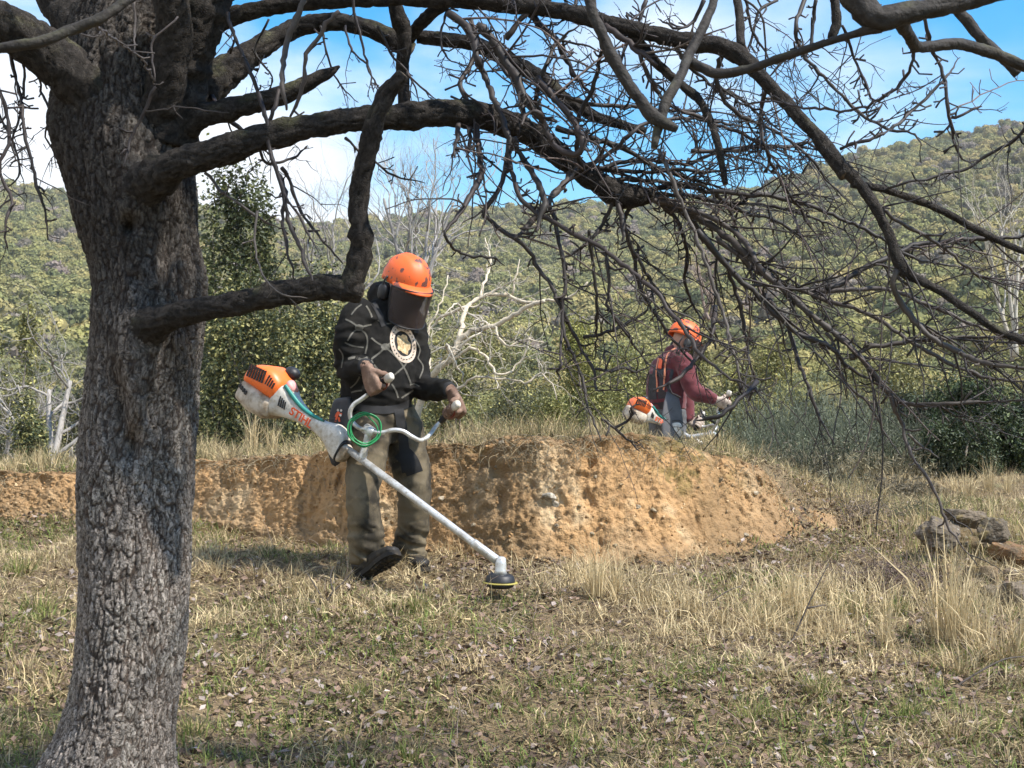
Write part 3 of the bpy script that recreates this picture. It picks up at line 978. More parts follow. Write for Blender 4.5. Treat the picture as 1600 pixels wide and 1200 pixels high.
# the bleached dead tree, traced
dead = empty("bleached_dead_tree", P(645, 660, 14.2), "bleached dead tree with crooked pale branches right of the first worker", "tree")
rd = np.random.default_rng(109)
for (path, r0, r1, kids) in (
        (((640, 690, 14.3), (668, 598, 14.1), (700, 565, 14.0), (716, 535, 14.0), (730, 520, 14.0), (772, 508, 13.9), (805, 492, 13.8), (830, 476, 13.7), (850, 470, 13.6)), 5.5, 2.6, 9),
        (((718, 532, 14.0), (722, 500, 14.1), (728, 480, 14.2), (750, 465, 14.3), (785, 458, 14.3), (815, 470, 14.2), (850, 470, 14.1), (890, 464, 14.0), (918, 441, 13.9)), 3.6, 1.3, 10),
        (((750, 466, 14.3), (756, 445, 14.4), (765, 425, 14.5), (766, 400, 14.6), (758, 372, 14.7)), 2.2, 0.9, 6),
        (((800, 462, 14.3), (803, 440, 14.3), (808, 425, 14.3), (812, 405, 14.4)), 1.8, 0.7, 5),
        (((728, 480, 14.2), (700, 490, 14.3), (680, 505, 14.4), (662, 530, 14.4)), 2.6, 1.2, 6),
        (((700, 565, 14.0), (735, 545, 13.9), (762, 560, 13.8), (775, 585, 13.7), (800, 578, 13.7), (822, 550, 13.7), (828, 528, 13.7)), 2.2, 1.0, 9),
        (((772, 508, 13.9), (780, 530, 13.8), (797, 542, 13.7), (820, 530, 13.7), (850, 535, 13.6)), 2.0, 0.8, 7),
        (((668, 598, 14.1), (690, 620, 14.0), (720, 605, 13.9), (745, 590, 13.8), (790, 592, 13.8), (820, 600, 13.7)), 2.4, 1.0, 9),
        (((820, 600, 13.7), (845, 585, 13.7), (862, 600, 13.7), (870, 625, 13.7)), 1.6, 0.8, 6),
        (((668, 598, 14.1), (672, 560, 14.3), (668, 520, 14.5), (690, 470, 14.6), (700, 430, 14.7)), 2.0, 0.8, 9)):
    mb = MB()
    p = np.array([P(*q) for q in path]); p = smooth_path(p, 0.06)
    p[1:-1] += rd.normal(size=(len(p) - 2, 3)) * 0.008
    rad = 1.2 * np.linspace(r0, r1, len(p)) / F * 14
    cc = np.array((0.56, 0.48, 0.36)) * rd.uniform(0.8, 1.1)
    mb.add(*tube(p, rad, 7), cc)
    for k in range(kids):
        i = int(rd.integers(2, len(p) - 1))
        bare_tree(mb, p[i], unit(rd.normal(size=3) * (1, 0.6, 0.8) + (0.35, 0, 0.35)), rd.uniform(0.2, 0.5), rad[i] * 0.5, rd, 2, 3, 0.3, 0.0, 0.9, (0.46, 0.41, 0.33))
    mb.build("branch", M['palewood'], dead)

# ------------------------------------------------------------------ the old fruit tree in front
rt = np.random.default_rng(31)
TD = 4.5
tree = empty("fruit_tree", (P(180, 1258, TD)[0], TD, float(ground_z(-1.2, TD)[0])), "big old leafless fruit tree with cracked grey bark and drooping tangled twigs", "tree")


def bark_disp(p, scale, amp, stretch=0.36, seed=200):
    """plated bark: raised plates with cracks between; returns push and a number per plate"""
    w = p + 0.22 / scale * np.stack((fbm(p * scale * 0.6, 2, seed), fbm(p * scale * 0.6, 2, seed + 3), fbm(p * scale * 0.5, 2, seed + 6)), 1)
    q = w * np.array((scale, scale, scale * stretch))
    f1, f2, cid = worley(q, seed)
    h1, h2, hid = worley(q * 2.3 + 3, seed + 9)
    plate = sstep(0.02, 0.17, f2 - f1)
    d = amp * (plate - 0.75 + 0.75 * (cid - 0.5) * plate + 0.12 * (sstep(0.0, 0.25, h2 - h1) - 0.6)) + amp * 0.5 * fbm(p * scale * 2.2, 3, seed + 12)
    return d, cid, plate


trunk_rows = np.array([  # py, left px, right px
    (1330, 20, 295), (1260, 42, 282), (1200, 64, 270), (1150, 84, 274), (1100, 100, 279), (1050, 108, 285), (1000, 114, 291), (950, 117, 296), (900, 118, 299), (850, 117, 300),
    (800, 115, 300), (750, 115, 303), (700, 118, 306), (650, 124, 309), (600, 131, 312), (560, 135, 316), (520, 137, 321), (480, 138, 326), (450, 139, 328), (420, 136, 322), (390, 124, 314),
    (350, 112, 311), (300, 107, 311), (260, 105, 309), (220, 102, 306), (180, 98, 304), (140, 92, 306), (100, 92, 312), (60, 100, 318), (20, 112, 322)], float)
nr_, ns_ = 680, 270
py_s = np.linspace(1330, 20, nr_)
rows = trunk_rows[::-1]
Lp = np.interp(py_s, rows[:, 0], rows[:, 1]); Rp = np.interp(py_s, rows[:, 0], rows[:, 2])
kern = np.ones(15) / 15
Lp = np.convolve(np.pad(Lp, 7, 'edge'), kern, 'valid'); Rp = np.convolve(np.pad(Rp, 7, 'edge'), kern, 'valid')
ang = np.linspace(0, 2 * np.pi, ns_, endpoint=False)
tv = np.zeros((nr_, ns_, 3)); tn = np.zeros((nr_, ns_, 3))
for i, py in enumerate(py_s):
    c = P((Lp[i] + Rp[i]) / 2, py, TD)
    r = (Rp[i] - Lp[i]) / 2 / F * TD
    dirs = np.stack((np.cos(ang), np.sin(ang), np.zeros(ns_)), 1)
    tn[i] = dirs
    tv[i] = c + dirs * r
tvf, tnf = tv.reshape(-1, 3), tn.reshape(-1, 3)


def lump(px, py, rad_px, amp, sy=1.0, front=True):
    """push or pull the trunk's skin round a spot seen at (px, py)"""
    qx, qy = pix(tvf)
    g = np.exp(-(((qx - px) ** 2 + ((qy - py) / sy) ** 2) / (2 * rad_px ** 2)))
    if front:
        g = g * sstep(0.25, -0.15, tnf[:, 1])
    return amp * g


push = 0.022 * fbm(tvf * np.array((9, 9, 1.4)), 3, 221) + 0.008 * fbm(tvf * np.array((24, 24, 7)), 3, 223) + 0.006 * np.sin(3 * np.arctan2(tnf[:, 1], tnf[:, 0]) + 2.0 * fbm(tvf * np.array((1, 1, 1.2)), 2, 227) * 3)
push = push + lump(68, 205, 34, 0.075, 1.6, False) + lump(225, 300, 36, 0.045, 1.5) + lump(222, 530, 32, 0.055, 1.6)
push = push + lump(215, 610, 18, 0.02, 3.0) + lump(200, 400, 22, 0.018, 3.5) + lump(170, 200, 24, 0.03, 2.2)
push = push + lump(203, 352, 8, -0.07, 1.2) + lump(205, 697, 10, -0.07, 1.8) + lump(188, 640, 9, -0.05, 4.0) + lump(205, 610, 16, 0.03, 4.0) + lump(270, 300, 14, -0.015, 6.0) - 0.013 + lump(232, 632, 6, -0.028, 3.0) + lump(214, 437, 6, -0.02, 1.0)
root_flare = sstep(-0.75, -1.15, tvf[:, 2] - ZC) * 0.05 * (0.5 + 0.5 * np.sin(4 * np.arctan2(tnf[:, 1], tnf[:, 0]) + 1.0))
bd, bid, plate = bark_disp(tvf, 60.0, 0.0058, 0.27)
tvf2 = tvf + tnf * (push + root_flare + bd)[:, None]
tone = fbm(tvf * np.array((3, 3, 1.6)), 4, 231)
lich = sstep(-0.1, 0.5, fbm(tvf * 9, 3, 239))
tc_ = np.array((0.262, 0.228, 0.197)) * (0.82 + 0.36 * bid)[:, None] * (1 + 0.6 * tone)[:, None]
tc_ = tc_ * (1 - 0.3 * lich[:, None]) + np.array((0.24, 0.235, 0.205)) * 0.3 * lich[:, None] * (0.6 + 0.7 * bid)[:, None]
inner = np.array((0.075, 0.055, 0.043))
tc_ = tc_ * plate[:, None] + inner * (1 - plate[:, None])
# shade of the branches overhead, painted into the upper trunk's bark colour
old = sstep(-0.15, 0.75, tvf[:, 2] - ZC + 0.12 * tone)[:, None]  # mask of the painted shade, stronger with height
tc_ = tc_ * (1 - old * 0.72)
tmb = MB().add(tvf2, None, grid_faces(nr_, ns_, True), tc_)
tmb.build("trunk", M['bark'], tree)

CARR = []        # every traced centre line: points, radii (for side shoots and for finding where a branch begins)


def limb(name, path, sides=36, bark=True, jitter=0.006, wob=0.07, step=0.012, tint=(0.031, 0.0265, 0.0225), knots=0):
    """path: (px, py, depth, radius in px)"""
    p = np.array([np.append(P(q[0], q[1], q[2]), q[3] / F * q[2]) for q in path])
    s = smooth_path(p, step)
    pts, rad = s[:, :3], s[:, 3]
    L = np.linspace(0, 1, len(pts))
    pts = pts + np.stack([fbm(xy3(L * len(pts) * step * 9, L * 0, 0) + 31 * k + len(CARR) * 7.7, 3, 240 + k) for k in range(3)], 1) * jitter
    rad = rad * (1 + wob * fbm(xy3(L * len(pts) * step * 14, L * 0 + 3.3 * len(CARR), 0), 3, 250))
    for k in range(knots):
        j = rt.integers(5, len(pts) - 5)
        rad = rad * (1 + rt.uniform(0.05, 0.16) * np.exp(-((np.arange(len(pts)) - j) * step / 0.018) ** 2))
    t, u, w = frames(pts)
    a = np.linspace(0, 2 * np.pi, sides, endpoint=False)
    n = (u[:, None, :] * np.cos(a)[None, :, None] + w[:, None, :] * np.sin(a)[None, :, None])
    v = (pts[:, None, :] + n * rad[:, None, None]).reshape(-1, 3)
    nf = n.reshape(-1, 3)
    rr = np.repeat(rad, sides)
    # bark in the limb's own coordinates so plates run along it
    q = np.stack((np.repeat(np.arange(len(pts)) * step, sides), np.tile(np.cos(a), len(pts)) * rr, np.tile(np.sin(a), len(pts)) * rr), 1)[:, [1, 2, 0]] + len(CARR) * 3.1
    amp = np.minimum(0.0075, rr * 0.16)
    d, cid, pl = bark_disp(q, 52.0, 1.0, 0.5, 260)
    lump_ = 0.14 * rr * fbm(q * 16, 3, 270)
    v = v + nf * (d * amp + lump_)[:, None]
    moss = sstep(0.15, 0.55, fbm(v * 14, 3, 277))[:, None] * sstep(0.0, 0.9, nf[:, 2:3] + 0.3)
    c = np.asarray(tint) * (0.7 + 0.6 * cid)[:, None]
    c = c * (0.55 + 0.45 * pl[:, None])
    c = c * (1 - 0.45 * moss) + np.array((0.12, 0.12, 0.055)) * 0.45 * moss
    n0 = len(v)
    v = np.vstack((v, pts[0], pts[-1] + t[-1] * rad[-1] * 0.15))
    c = np.vstack((c, c[:1], np.array([[0.2, 0.15, 0.1]])))
    j = np.arange(sides); k = (j + 1) % sides
    f3 = np.concatenate((np.stack((k, j, np.full(sides, n0)), 1), np.stack(((len(pts) - 1) * sides + j, (len(pts) - 1) * sides + k, np.full(sides, n0 + 1)), 1)))
    o = MB().add(v, f3, grid_faces(len(pts), sides, True), c).build(name, M['limb_bark'] if pts[:, 1].min() > 3.45 or rad.max() > 0.035 else M['smooth_bark'], tree)
    CARR.append((pts, rad))
    return o


# fan of great limbs at the crotch
limb("limb", [(205, 250, 4.45, 50), (165, 175, 4.40, 44), (110, 115, 4.33, 40), (45, 62, 4.25, 37), (-40, 20, 4.15, 33), (-160, -20, 4.0, 28)], 48, knots=2)
limb("limb", [(205, 220, 4.5, 46), (165, 120, 4.5, 40), (120, 40, 4.55, 36), (75, -40, 4.6, 32), (40, -130, 4.7, 28)], 44, knots=2)
limb("limb", [(215, 220, 4.5, 66), (215, 110, 4.5, 60), (205, 20, 4.55, 54), (190, -90, 4.6, 46), (185, -190, 4.7, 38)], 56, knots=2)
limb("limb", [(255, 220, 4.46, 52), (280, 120, 4.42, 46), (305, 40, 4.38, 43), (335, -40, 4.35, 38), (380, -130, 4.3, 30)], 48, knots=2)
limb("limb", [(240, 200, 4.42, 36), (262, 120, 4.33, 30), (272, 50, 4.28, 28), (262, -30, 4.2, 24)], 36, knots=1)
# arch behind the crotch with its broken end
limb("limb", [(262, 190, 4.6, 38), (318, 138, 4.65, 32), (352, 112, 4.7, 26), (400, 78, 4.75, 19), (460, 44, 4.8, 15), (520, 35, 4.8, 14), (580, 46, 4.8, 14), (620, 66, 4.8, 14.5), (643, 80, 4.8, 13)], 36, knots=3)
limb("limb", [(300, 60, 4.5, 26), (352, 30, 4.5, 17), (420, 12, 4.5, 13), (500, 4, 4.45, 11), (600, -2, 4.4, 11), (700, 2, 4.35, 12), (800, 8, 4.3, 12), (890, 20, 4.25, 12)], 30, knots=3)
# the main sweeping limb
limb("limb", [(183, 335, 4.50, 62), (206, 306, 4.40, 47), (236, 285, 4.30, 32), (270, 262, 4.22, 26), (320, 243, 4.18, 23), (380, 226, 4.15, 22), (440, 208, 4.15, 20), (500, 195, 4.15, 19), (560, 187, 4.15, 18), (620, 183, 4.18, 19), (680, 178, 4.2, 20), (740, 178, 4.25, 21), (790, 192, 4.3, 21), (840, 218, 4.32, 19), (885, 250, 4.35, 17), (925, 280, 4.36, 16), (960, 302, 4.36, 20), (990, 308, 4.36, 18), (1020, 306, 4.37, 11)], 48, knots=7)
# the limb above it with the splintered tip
limb("limb", [(270, 215, 4.45, 22), (310, 183, 4.40, 20), (370, 168, 4.38, 17), (430, 153, 4.38, 15), (480, 130, 4.38, 12), (515, 112, 4.38, 7), (530, 103, 4.38, 2)], 32, knots=3)
# low limb and the upright shoot at its end
limb("limb", [(200, 580, 4.50, 62), (212, 540, 4.41, 47), (232, 510, 4.31, 31), (265, 496, 4.24, 21), (310, 485, 4.2, 19), (360, 476, 4.18, 18.5), (410, 465, 4.16, 18), (460, 455, 4.15, 19), (505, 448, 4.14, 20), (545, 452, 4.13, 19), (566, 460, 4.13, 14)], 44, knots=5)
limb("limb", [(540, 460, 4.13, 18), (556, 425, 4.12, 17), (565, 380, 4.11, 16), (561, 330, 4.10, 16), (566, 280, 4.08, 15), (578, 225, 4.05, 14.5), (588, 185, 4.03, 15), (604, 150, 4.02, 15), (630, 116, 4.0, 10)], 36, knots=5)
limb("limb", [(632, 168, 4.55, 9), (630, 110, 4.55, 10), (632, 60, 4.52, 12), (618, 10, 4.5, 12), (605, -60, 4.45, 12)], 22, knots=2)
limb("limb", [(640, 62, 4.6, 9), (655, 40, 4.55, 10), (685, 12, 4.5, 11), (720, -20, 4.45, 11)], 20, knots=1)
limb("limb", [(652, 55, 4.6, 11), (700, 60, 4.6, 12), (740, 70, 4.6, 12), (790, 92, 4.6, 12), (840, 122, 4.6, 12), (890, 160, 4.6, 10), (950, 190, 4.6, 8), (1010, 205, 4.6, 6)], 26, knots=4)
# the long outer limb that comes down to the right
limb("limb", [(700, -8, 4.2, 9), (780, 5, 4.15, 11), (860, 14, 4.1, 12), (910, 27, 4.05, 13), (970, 42, 4.0, 13), (1040, 56, 3.95, 13), (1085, 66, 3.92, 14), (1130, 75, 3.9, 15), (1170, 98, 3.88, 12.5), (1220, 150, 3.86, 11), (1265, 200, 3.84, 11), (1300, 245, 3.82, 12), (1322, 275, 3.8, 12)], 30, knots=5)
limb("limb", [(1318, 262, 3.8, 11), (1345, 288, 3.8, 9), (1368, 325, 3.78, 8.5), (1390, 370, 3.77, 8.5), (1405, 410, 3.76, 9), (1425, 432, 3.76, 7.5), (1470, 455, 3.75, 6.5), (1520, 490, 3.73, 6.2), (1570, 522, 3.72, 5.8), (1640, 545, 3.7, 5)], 22, knots=4)
limb("limb", [(1330, 288, 3.8, 6.5), (1380, 296, 3.82, 5.6), (1430, 312, 3.85, 5.6), (1480, 334, 3.88, 5.6), (1530, 362, 3.9, 5.8), (1590, 390, 3.92, 5.4), (1680, 430, 3.95, 4.5)], 16, knots=2)
# thick near branches along the top, out of focus
limb("limb", [(1290, -60, 2.75, 18), (1325, -15, 2.72, 20), (1368, 28, 2.7, 22), (1420, 18, 2.7, 17), (1500, 0, 2.72, 16), (1620, -30, 2.75, 15)], 30, knots=1)
limb("limb", [(1375, 42, 2.7, 11), (1340, 52, 2.72, 7), (1290, 66, 2.75, 6.2), (1230, 86, 2.8, 6.4), (1170, 107, 2.85, 7), (1125, 114, 2.88, 8), (1085, 100, 2.9, 9), (1068, 84, 2.9, 9)], 16)
limb("limb", [(1118, -20, 3.0, 7), (1111, 15, 2.97, 7), (1094, 52, 2.93, 7.5), (1076, 86, 2.9, 8.5), (1060, 122, 2.85, 8), (1040, 160, 2.82, 8.5), (1031, 190, 2.81, 8), (1020, 232, 2.8, 6)], 18)
limb("limb", [(915, -20, 2.8, 9), (928, 28, 2.8, 9.5), (946, 66, 2.8, 9), (957, 88, 2.8, 10.5), (976, 122, 2.8, 9), (1004, 160, 2.8, 9), (1024, 184, 2.8, 11), (1058, 202, 2.8, 6)], 18)
limb("limb", [(-20, 82, 2.4, 8.5), (60, 68, 2.4, 9), (120, 44, 2.42, 8.5), (160, 28, 2.42, 8), (215, -8, 2.45, 8)], 16)
limb("limb", [(1405, 25, 2.9, 13), (1424, 62, 3.0, 10), (1440, 74, 3.05, 9), (1490, 70, 3.1, 9), (1545, 80, 3.15, 9), (1600, 105, 3.2, 8), (1680, 120, 3.25, 7)], 18, knots=1)
limb("limb", [(1490, 5, 3.3, 8), (1525, 48, 3.3, 8.5), (1560, 85, 3.3, 8), (1590, 118, 3.3, 7)], 16)
limb("limb", [(985, 45, 4.0, 9), (1005, 75, 4.0, 8.5), (1030, 102, 4.0, 8), (1056, 125, 4.0, 7), (1095, 160, 3.98, 6.5), (1118, 212, 3.96, 6), (1134, 288, 3.95, 5)], 16, knots=3)
limb("limb", [(1300, -30, 4.1, 7), (1308, 30, 4.1, 8), (1300, 60, 4.1, 7)], 12)
limb("limb", [(1150, -20, 4.0, 6), (1156, 30, 3.95, 6.5), (1157, 72, 3.9, 7)], 12)

# ---- thinner branches; the depth of a branch is taken from the limb it starts at
BR = []


def start_depth(px, py, default):
    best, bd_ = 26.0, default
    for pts, rad in CARR:
        if len(pts) < 3:
            continue
        qx, qy = pix(pts)
        d = np.hypot(qx - px, qy - py)
        k = int(np.argmin(d))
        if d[k] < best:
            best, bd_ = d[k], pts[k, 1]
    return bd_


def spurs(mb, pts, rad, rng, density=16, size=1.0, c=(0.1, 0.08, 0.075)):
    """short crooked fruiting spurs along a twig"""
    L = np.linalg.norm(np.diff(pts, axis=0), axis=1).sum()
    for k in range(rng.poisson(L * density)):
        i = int(rng.integers(1, len(pts) - 1)) if len(pts) > 2 else 0
        t = unit(pts[min(i + 1, len(pts) - 1)] - pts[i - 1])
        s = rng.normal(size=3); s = unit(s - t * (s @ t))
        l = rng.uniform(0.012, 0.05) * size
        a = pts[i]
        d1 = unit(t * rng.uniform(0.0, 0.8) + s)
        b = a + d1 * l * 0.5
        d2 = unit(d1 + rng.normal(size=3) * 0.45 + (0, 0, 0.35))
        e = b + d2 * l * 0.5
        r = min(rad[i] * 0.75, 0.0036) * rng.uniform(0.75, 1.1)
        mb.add(*tube(np.array((a, b, e)), (r, r * 0.85, r * 0.95), 4), np.asarray(c) * rng.uniform(0.7, 1.4))
        if rng.random() < 0.35:
            e2 = b + unit(d1 + rng.normal(size=3) * 0.8) * l * 0.45
            mb.add(*tube(np.array((b, e2)), (r * 0.8, r * 0.7), 4), c)


TWC = np.array((0.029, 0.0235, 0.021))


def twig_colour(rng):
    return TWC * rng.uniform(0.6, 1.35) * np.array((1, rng.uniform(0.93, 1.06), rng.uniform(0.9, 1.08)))


def shoots(mb, pts, rad, rng, n, length, level=1, droop=0.05, bias=(0.25, 0, -0.1), dens=14):
    for k in range(n):
        i = int(rng.integers(max(1, len(pts) // 8), len(pts) - 1))
        t = unit(pts[min(i + 1, len(pts) - 1)] - pts[i - 1])
        s = rng.normal(size=3) * np.array((1, 0.9, 1)) + np.asarray(bias); s = unit(s - t * (s @ t))
        d = unit(t * rng.uniform(0.3, 1.2) + s * rng.uniform(0.5, 1.0))
        l = length * rng.uniform(0.4, 1.3)
        p = walk(pts[i], d, l, 9, rng, 0.13, droop)
        r0 = min(rad[i] * 0.62, 0.0055) * rng.uniform(0.7, 1.0)
        r0 = max(r0, 0.0019)
        rr = r0 * np.linspace(1, 0.4, len(p)) ** 1.0 * 0.88
        c = twig_colour(rng)
        mb.add(*tube(p, rr, 5), c)
        spurs(mb, p, rr, rng, dens, 1.0, c)
        if level > 0 and rng.random() < 0.6:
            shoots(mb, p, rr, rng, int(rng.integers(1, 3)), length * 0.5, level - 1, droop, bias, dens)


def branch(path, r0, r1, d0=None, dd=0.0, sh=4, sl=0.22, droop=0.05, dens=16, pale=0.0, parent=None, colour=None, bias=(0.25, 0, -0.1)):
    """path of photograph pixels; depth starts at the limb it grows from and drifts by dd metres"""
    d_start = d0 if d0 is not None else start_depth(path[0][0], path[0][1], 4.2)
    n = len(path)
    wob = np.cumsum(rt.normal(size=n)) * 0.03
    wob -= wob[0]
    p = np.array([np.append(P(q[0], q[1], d_start + dd * k / max(n - 1, 1) + wob[k]), 0) for k, q in enumerate(path)])[:, :3]
    s = smooth_path(p, 0.02)
    s[1:-1] += rt.normal(size=(len(s) - 2, 3)) * 0.0016
    kn = np.repeat(rt.normal(size=(len(s) // 4 + 2, 3)) * 0.0022, 4, 0)[:len(s)]
    s[1:-1] += 0.5 * (kn + np.roll(kn, 1, 0))[1:-1]
    tp = np.minimum(1.0, (len(s) - 1 - np.arange(len(s))) / (0.22 * len(s)) * 0.55 + 0.45)
    rad = 0.86 * tp * np.linspace(r0, r1, len(s)) / F * d_start * (1 + 0.10 * rt.normal(size=len(s)) + 0.16 * (rt.random(len(s)) < 0.14))
    c = twig_colour(rt) if colour is None else np.asarray(colour)
    c = c * (1 - pale) + np.array((0.15, 0.125, 0.105)) * pale
    o = MB().add(*tube(s, rad, 8), c).build("branch", M['twig'], tree)
    mb = MB()
    spurs(mb, s, rad, rt, dens * 1.35, 1.15, c)
    shoots(mb, s, rad, rt, sh, sl, 1, droop, bias)
    if mb.v:
        tw = mb.build("twigs", M['twig'], o)
        tw["kind"] = 'stuff'
    CARR.append((s, rad))
    BR.append(o)
    return o


B = branch
# hanging out of the middle, left part
B([(742, 185), (747, 220), (751, 250), (749, 280), (729, 317), (695, 362)], 5.5, 5, None, -0.3, 1, 0.15, 0.08, 10)
B([(695, 360), (703, 378), (721, 396), (759, 400), (789, 415)], 3, 2, None, 0.05, 1, 0.1)
B([(747, 90), (758, 122), (770, 153), (790, 200), (797, 227), (780, 293), (755, 333), (770, 350), (811, 377), (845, 419), (875, 475), (905, 539), (924, 569), (929, 606), (945, 610), (976, 608)], 5.5, 2.5, 4.3, -0.3, 7, 0.2)
B([(802, 215), (819, 250), (838, 280), (851, 315), (842, 345), (837, 362)], 6, 5, None, -0.2, 2, 0.15)
B([(905, 262), (890, 275), (870, 300), (852, 321), (825, 352), (805, 372)], 6, 5.5, None, -0.3, 1, 0.12, 0.0, 8, 0.15)
B([(795, 232), (804, 291), (837, 329), (890, 359), (950, 396), (1010, 445), (1055, 494), (1092, 550), (1130, 580), (1179, 610)], 4.5, 3, None, -0.4, 8, 0.25)
B([(858, 318), (871, 362), (882, 437), (879, 505), (905, 580), (920, 636), (939, 689)], 4, 2.4, None, -0.2, 4, 0.18)
B([(879, 507), (875, 540), (876, 569), (870, 580), (877, 595)], 2.6, 2.2, None, 0, 0, 0.1, 0.1, 20)
B([(968, 300), (969, 330), (972, 377)], 6, 4, None, -0.1, 1, 0.12)
B([(965, 300), (980, 366), (1010, 426), (1040, 470), (1055, 492)], 4, 2.6, None, 0.1, 5, 0.2)
B([(921, 360), (927, 407), (931, 470), (931, 512), (929, 561)], 3.4, 2.2, None, 0.1, 4, 0.16)
B([(945, 385), (950, 426), (950, 475), (976, 516), (1014, 569)], 3.2, 2.0, None, 0.1, 4, 0.18)
B([(912, 527), (940, 522), (965, 512), (1006, 490), (1020, 470)], 3.2, 2.4, None, 0, 2, 0.12)
B([(931, 576), (955, 580), (972, 576), (996, 578), (1021, 569)], 3.0, 2.0, None, 0, 2, 0.12)
B([(1117, 480), (1115, 500), (1107, 535), (1077, 572), (1050, 596), (1020, 612)], 5, 3, None, -0.2, 2, 0.12)
B([(1182, 597), (1155, 625), (1130, 647), (1110, 655), (1089, 657)], 4.6, 3, None, 0, 2, 0.1)
B([(1030, 235), (1046, 269), (1077, 344), (1107, 430), (1130, 494), (1145, 550), (1167, 617), (1179, 644)], 4, 2.4, 4.0, -0.3, 5, 0.18, 0.06, 16, 0.25)
B([(939, 655), (960, 672), (985, 690), (1000, 705)], 2.6, 1.6, None, 0, 1, 0.1)
B([(962, 668), (985, 655), (990, 640), (1000, 632)], 2.6, 2.2, None, 0, 1, 0.08)
# the bundle sweeping to the lower right
B([(1005, 306), (1045, 316), (1085, 336), (1130, 366), (1170, 400), (1199, 430), (1255, 482), (1307, 527), (1346, 562), (1381, 604), (1402, 627), (1440, 630), (1486, 629), (1560, 627), (1620, 622)], 7.5, 3, None, -0.5, 14, 0.3, 0.03, 18, 0.2)
B([(1010, 310), (1070, 325), (1150, 363), (1181, 408), (1209, 440), (1258, 452), (1311, 454), (1395, 454), (1437, 471), (1493, 496), (1549, 517), (1620, 550)], 5.5, 2.6, None, -0.4, 12, 0.3, 0.03, 18, 0.35)
B([(1120, 370), (1160, 405), (1202, 436), (1265, 461), (1360, 492), (1430, 538), (1489, 569), (1545, 590), (1640, 602)], 4.5, 3, None, -0.3, 9, 0.26, 0.03, 18, 0.3)
B([(1402, 422), (1395, 440), (1409, 478), (1451, 524), (1500, 552), (1552, 569), (1640, 580)], 6, 4, None, -0.1, 8, 0.25, 0.03, 14, 0.3)
B([(1090, 360), (1140, 420), (1190, 470), (1244, 517), (1290, 538), (1318, 566), (1345, 585), (1390, 600)], 6, 3.4, None, 0.2, 8, 0.22)
B([(1150, 390), (1190, 450), (1227, 503), (1248, 566), (1265, 608), (1283, 657), (1304, 695)], 4.2, 2.8, None, -0.2, 5, 0.16, 0.06, 12, 0.1)
B([(1290, 520), (1325, 601), (1356, 629), (1377, 667), (1409, 716)], 3.0, 1.8, None, -0.1, 2, 0.14, 0.05, 10, 0.3)
B([(1391, 612), (1400, 640), (1409, 667), (1430, 720), (1462, 772), (1487, 830), (1528, 885)], 4.4, 1.6, None, -0.2, 2, 0.1, 0.05, 8, 0.35)
B([(1419, 678), (1440, 695), (1468, 716)], 2.6, 2, None, 0, 0, 0.1, 0.05, 10, 0.5)
B([(1473, 795), (1490, 808), (1520, 835)], 1.8, 1.2, None, 0, 0)
B([(1330, 560), (1360, 541), (1402, 538), (1451, 531), (1570, 527), (1640, 520)], 4.4, 2.6, None, -0.1, 7, 0.22, 0.03, 16, 0.2)
B([(1290, 452), (1318, 440), (1367, 412), (1430, 384), (1500, 375), (1640, 368)], 5.5, 4.2, None, 0.1, 7, 0.22)
B([(1335, 278), (1356, 300), (1395, 338), (1454, 373), (1500, 408), (1552, 440), (1600, 448)], 4, 2.4, None, 0.1, 8, 0.22, 0.0, 16, 0.2)
B([(1110, 300), (1160, 303), (1206, 307), (1265, 321), (1318, 342), (1360, 363), (1419, 398), (1465, 412), (1530, 420)], 4.6, 2.2, None, 0, 10, 0.24)
B([(1000, 305), (1050, 303), (1100, 312), (1160, 318), (1230, 328), (1300, 352), (1340, 372)], 5.0, 2.2, None, 0.2, 10, 0.24)
B([(1010, 300), (1060, 290), (1110, 300), (1160, 330), (1200, 340), (1260, 380), (1290, 430)], 5, 2.5, None, 0.3, 9, 0.24)
B([(1020, 308), (1080, 345), (1120, 395), (1150, 450), (1165, 520), (1170, 560), (1180, 600), (1165, 640)], 5, 2.6, None, 0.2, 8, 0.2)
B([(1030, 312), (1060, 350), (1075, 400), (1070, 440), (1085, 480), (1110, 520)], 4.4, 2.2, None, 0.3, 7, 0.2)
B([(990, 318), (975, 350), (990, 400), (1000, 450), (1030, 500), (1060, 540), (1100, 590)], 4.4, 2.2, None, 0.25, 8, 0.2)
B([(960, 310), (940, 350), (925, 372), (900, 395), (870, 405)], 4, 2.2, None, 0.1, 5, 0.16)
# upper right
B([(1260, -10), (1243, 43), (1250, 77), (1293, 127), (1337, 170), (1390, 203), (1423, 210), (1440, 227)], 4.2, 2.4, 4.3, -0.2, 6, 0.16, -0.02, 24)
B([(1392, 202), (1430, 170), (1470, 130), (1490, 105), (1500, 90)], 3.4, 2, None, 0.1, 3, 0.12, -0.02, 22)
B([(1443, 20), (1452, 55), (1460, 83), (1477, 127), (1483, 183), (1497, 233), (1510, 250), (1530, 250)], 4.0, 2.4, 3.3, 0.1, 3, 0.12, 0.0, 18)
B([(1487, 183), (1505, 180), (1534, 166)], 2.8, 2.6, None, 0, 0)
B([(1640, 170), (1605, 195), (1583, 220), (1523, 257), (1477, 273), (1413, 290), (1353, 297)], 3.6, 2.2, 3.7, 0.1, 6, 0.16, -0.02, 20)
B([(1316, 40), (1330, 75), (1343, 110), (1363, 150), (1387, 170)], 3.2, 1.8, 4.2, 0, 5, 0.14, -0.02, 24)
B([(1425, 78), (1420, 110), (1390, 147), (1337, 167), (1290, 173), (1217, 160), (1150, 165)], 3.6, 2.0, None, 0.6, 7, 0.16, -0.02, 24)
